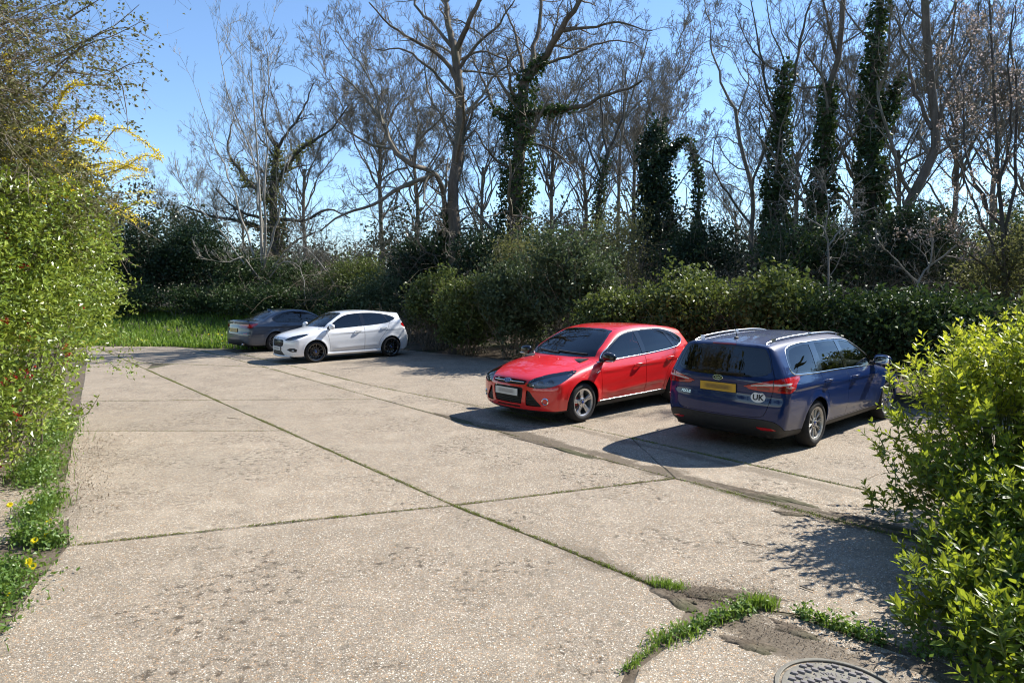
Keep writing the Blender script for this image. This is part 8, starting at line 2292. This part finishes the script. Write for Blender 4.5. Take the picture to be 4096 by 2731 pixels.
soil_patch(4, (1.75, 3.86), 0.17, 0.06, -0.7, 'soil strip inside the right edge of the manhole slab')
soil_patch(5, (2.35, 3.42), 0.30, 0.10, -0.8, 'soil strip below the yellow-green shrub')
soil_patch(6, (2.55, 6.52), 0.55, 0.09, -0.85, 'long soil strip in the gutter left of the yellow-green shrub')
soil_patch(7, (3.25, 5.72), 0.45, 0.10, -0.85, 'soil strip in the gutter beside the yellow-green shrub')
soil_patch(8, (0.55, 8.55), 0.75, 0.09, -0.86, 'soil strip in the gutter before the red car shadow')
soil_patch(9, (-0.95, 10.45), 0.55, 0.10, -0.86, 'soil strip in the gutter left of the red car')
soil_patch(10, (2.62, 5.95), 0.16, 0.05, -0.3, 'small dark soil smear on the right slab')
def twig(seed, p, ang, ln, label):
    rng = np.random.default_rng(seed)
    d = np.array([math.cos(ang), math.sin(ang), 0]); t = np.linspace(0, 1, 7)
    q = d[None] * (t * ln)[:, None] + np.c_[rng.normal(size=(7, 2)) * ln * 0.03, np.full(7, 0.006)]
    root = tubes([(q[None], np.linspace(0.005, 0.003, 7)[None], 5)], 'twig', BARK_DARK)
    root.location = p; tag(root, label, 'twig')
twig(601, (1.92, 5.25, 0.003), -0.55, 0.16, 'dark twig lying alone on the right slab')
twig(602, (-4.75, 10.6, 0.003), -0.4, 0.30, 'thin dark twig on the far left slab')
twig(603, (2.05, 4.45, 0.003), -0.9, 0.10, 'short twig near the shadow of the right shrub')

def dandelion_meshes():
    rng = np.random.default_rng(9)
    P = []; D = []; N = []; L = []
    for ring, (cnt, el, ln) in enumerate(((20, 0.05, 0.021), (18, 0.35, 0.019), (14, 0.75, 0.015), (8, 1.15, 0.010))):
        for k in range(cnt):
            a = 2 * math.pi * k / cnt + ring * 0.3; d = np.array([math.cos(a) * math.cos(el), math.sin(a) * math.cos(el), math.sin(el)])
            P.append([0, 0, 0]); D.append(d); N.append([-math.cos(a) * math.sin(el) * 0.5, -math.sin(a) * math.sin(el) * 0.5, 1.0]); L.append(ln)
    L = np.array(L); n = len(L)
    return leaf_mesh('flower_head', np.array(P, float), np.array(D), np.array(N), L, L * 0.36, np.clip(rng.normal(0.6, 0.15, n), 0, 1), L_YELLOW, 'diamond', 0.05, 0.05)
DM = dandelion_meshes()
GS = plain('flower_stalk', (0.16, 0.21, 0.06), 0.6)
def dandelion(p, h, tilt, label, sc=1.0):
    root = empty('dandelion', (p[0], p[1], p[2] if len(p) > 2 else 0.0))
    rng = np.random.default_rng(int(abs(p[0] * 1000 + p[1] * 77)))
    lean = rng.normal(size=2) * 0.03
    q = np.array([[0, 0, 0], [lean[0] * 0.3, lean[1] * 0.3, h * 0.4], [lean[0] * 0.7, lean[1] * 0.7, h * 0.75], [lean[0], lean[1], h]])
    tubes([(q[None], np.full((1, 4), 0.0022), 5)], 'stalk', GS, root)
    mesh_obj('flower_head', DM, root, (lean[0], lean[1], h), (tilt[0], tilt[1], 0), (sc, sc, sc))
    tag(root, label, 'dandelion', 'dandelions')
for k, (x, y, D, lab) in enumerate([(22, 1156, 5.85, 'dandelion farthest left, above the weed mat'), (67, 1150, 5.95, 'dandelion right of the farthest left one, below the shrub'), (107, 1195, 5.55, 'lone dandelion to the right at the weed edge'),
                                    (97, 1236, 5.15, 'dandelion facing the camera above the joint end'), (98, 1228, 5.25, 'dandelion half hidden behind the one above the joint end'), (66, 1280, 4.75, 'left dandelion of the close group of three'),
                                    (80, 1278, 4.85, 'back dandelion of the close group of three'), (74, 1294, 4.68, 'front dandelion of the close group of three'), (21, 1362, 4.30, 'half-closed orange dandelion low at the left edge')]):
    p = survey(x, y, D); h = max(0.05, p[2])
    dandelion((p[0], p[1], 0.0), h, (0.75 + 0.1 * math.sin(k), 0.2 * math.cos(k * 2)), lab, 1.5 if k < 8 else 0.8)
rng = np.random.default_rng(12)
far_d = [(1000, 1303, 24.9), (1018, 1308, 25.0), (870, 1290, 25.3), (905, 1326, 24.6), (925, 1330, 24.5), (868, 1352, 23.7), (880, 1350, 23.8), (880, 1306, 25.1), (565, 1350, 24.6), (576, 1350, 24.6), (672, 1290, 26.5), (826, 1296, 25.4)]
places = ['uppermost beside the grey saloon boot', 'just right of the uppermost beside the boot', 'highest on the bank left of the boot', 'in the middle of the bank cluster', 'right of the cluster middle', 'lowest left by the slab edge near the boot', 'lowest right by the slab edge near the boot', 'left above the bank cluster', 'left of the pair by the far slab edge', 'right of the pair by the far slab edge', 'alone halfway up the bank', 'alone high on the bank left of the boot']
for k, (u, v, D) in enumerate(far_d):
    x = (u - 2048) / 2581.5 * D; y = D
    if y < verge_front(x) + 0.15: y = float(verge_front(x)) + 0.2 + 0.25 * (k % 3)
    dandelion((x, y, float(ground_height(x, y))), 0.20, (0.6, 0.1), 'small yellow dandelion in the grass, ' + places[k], 1.7)
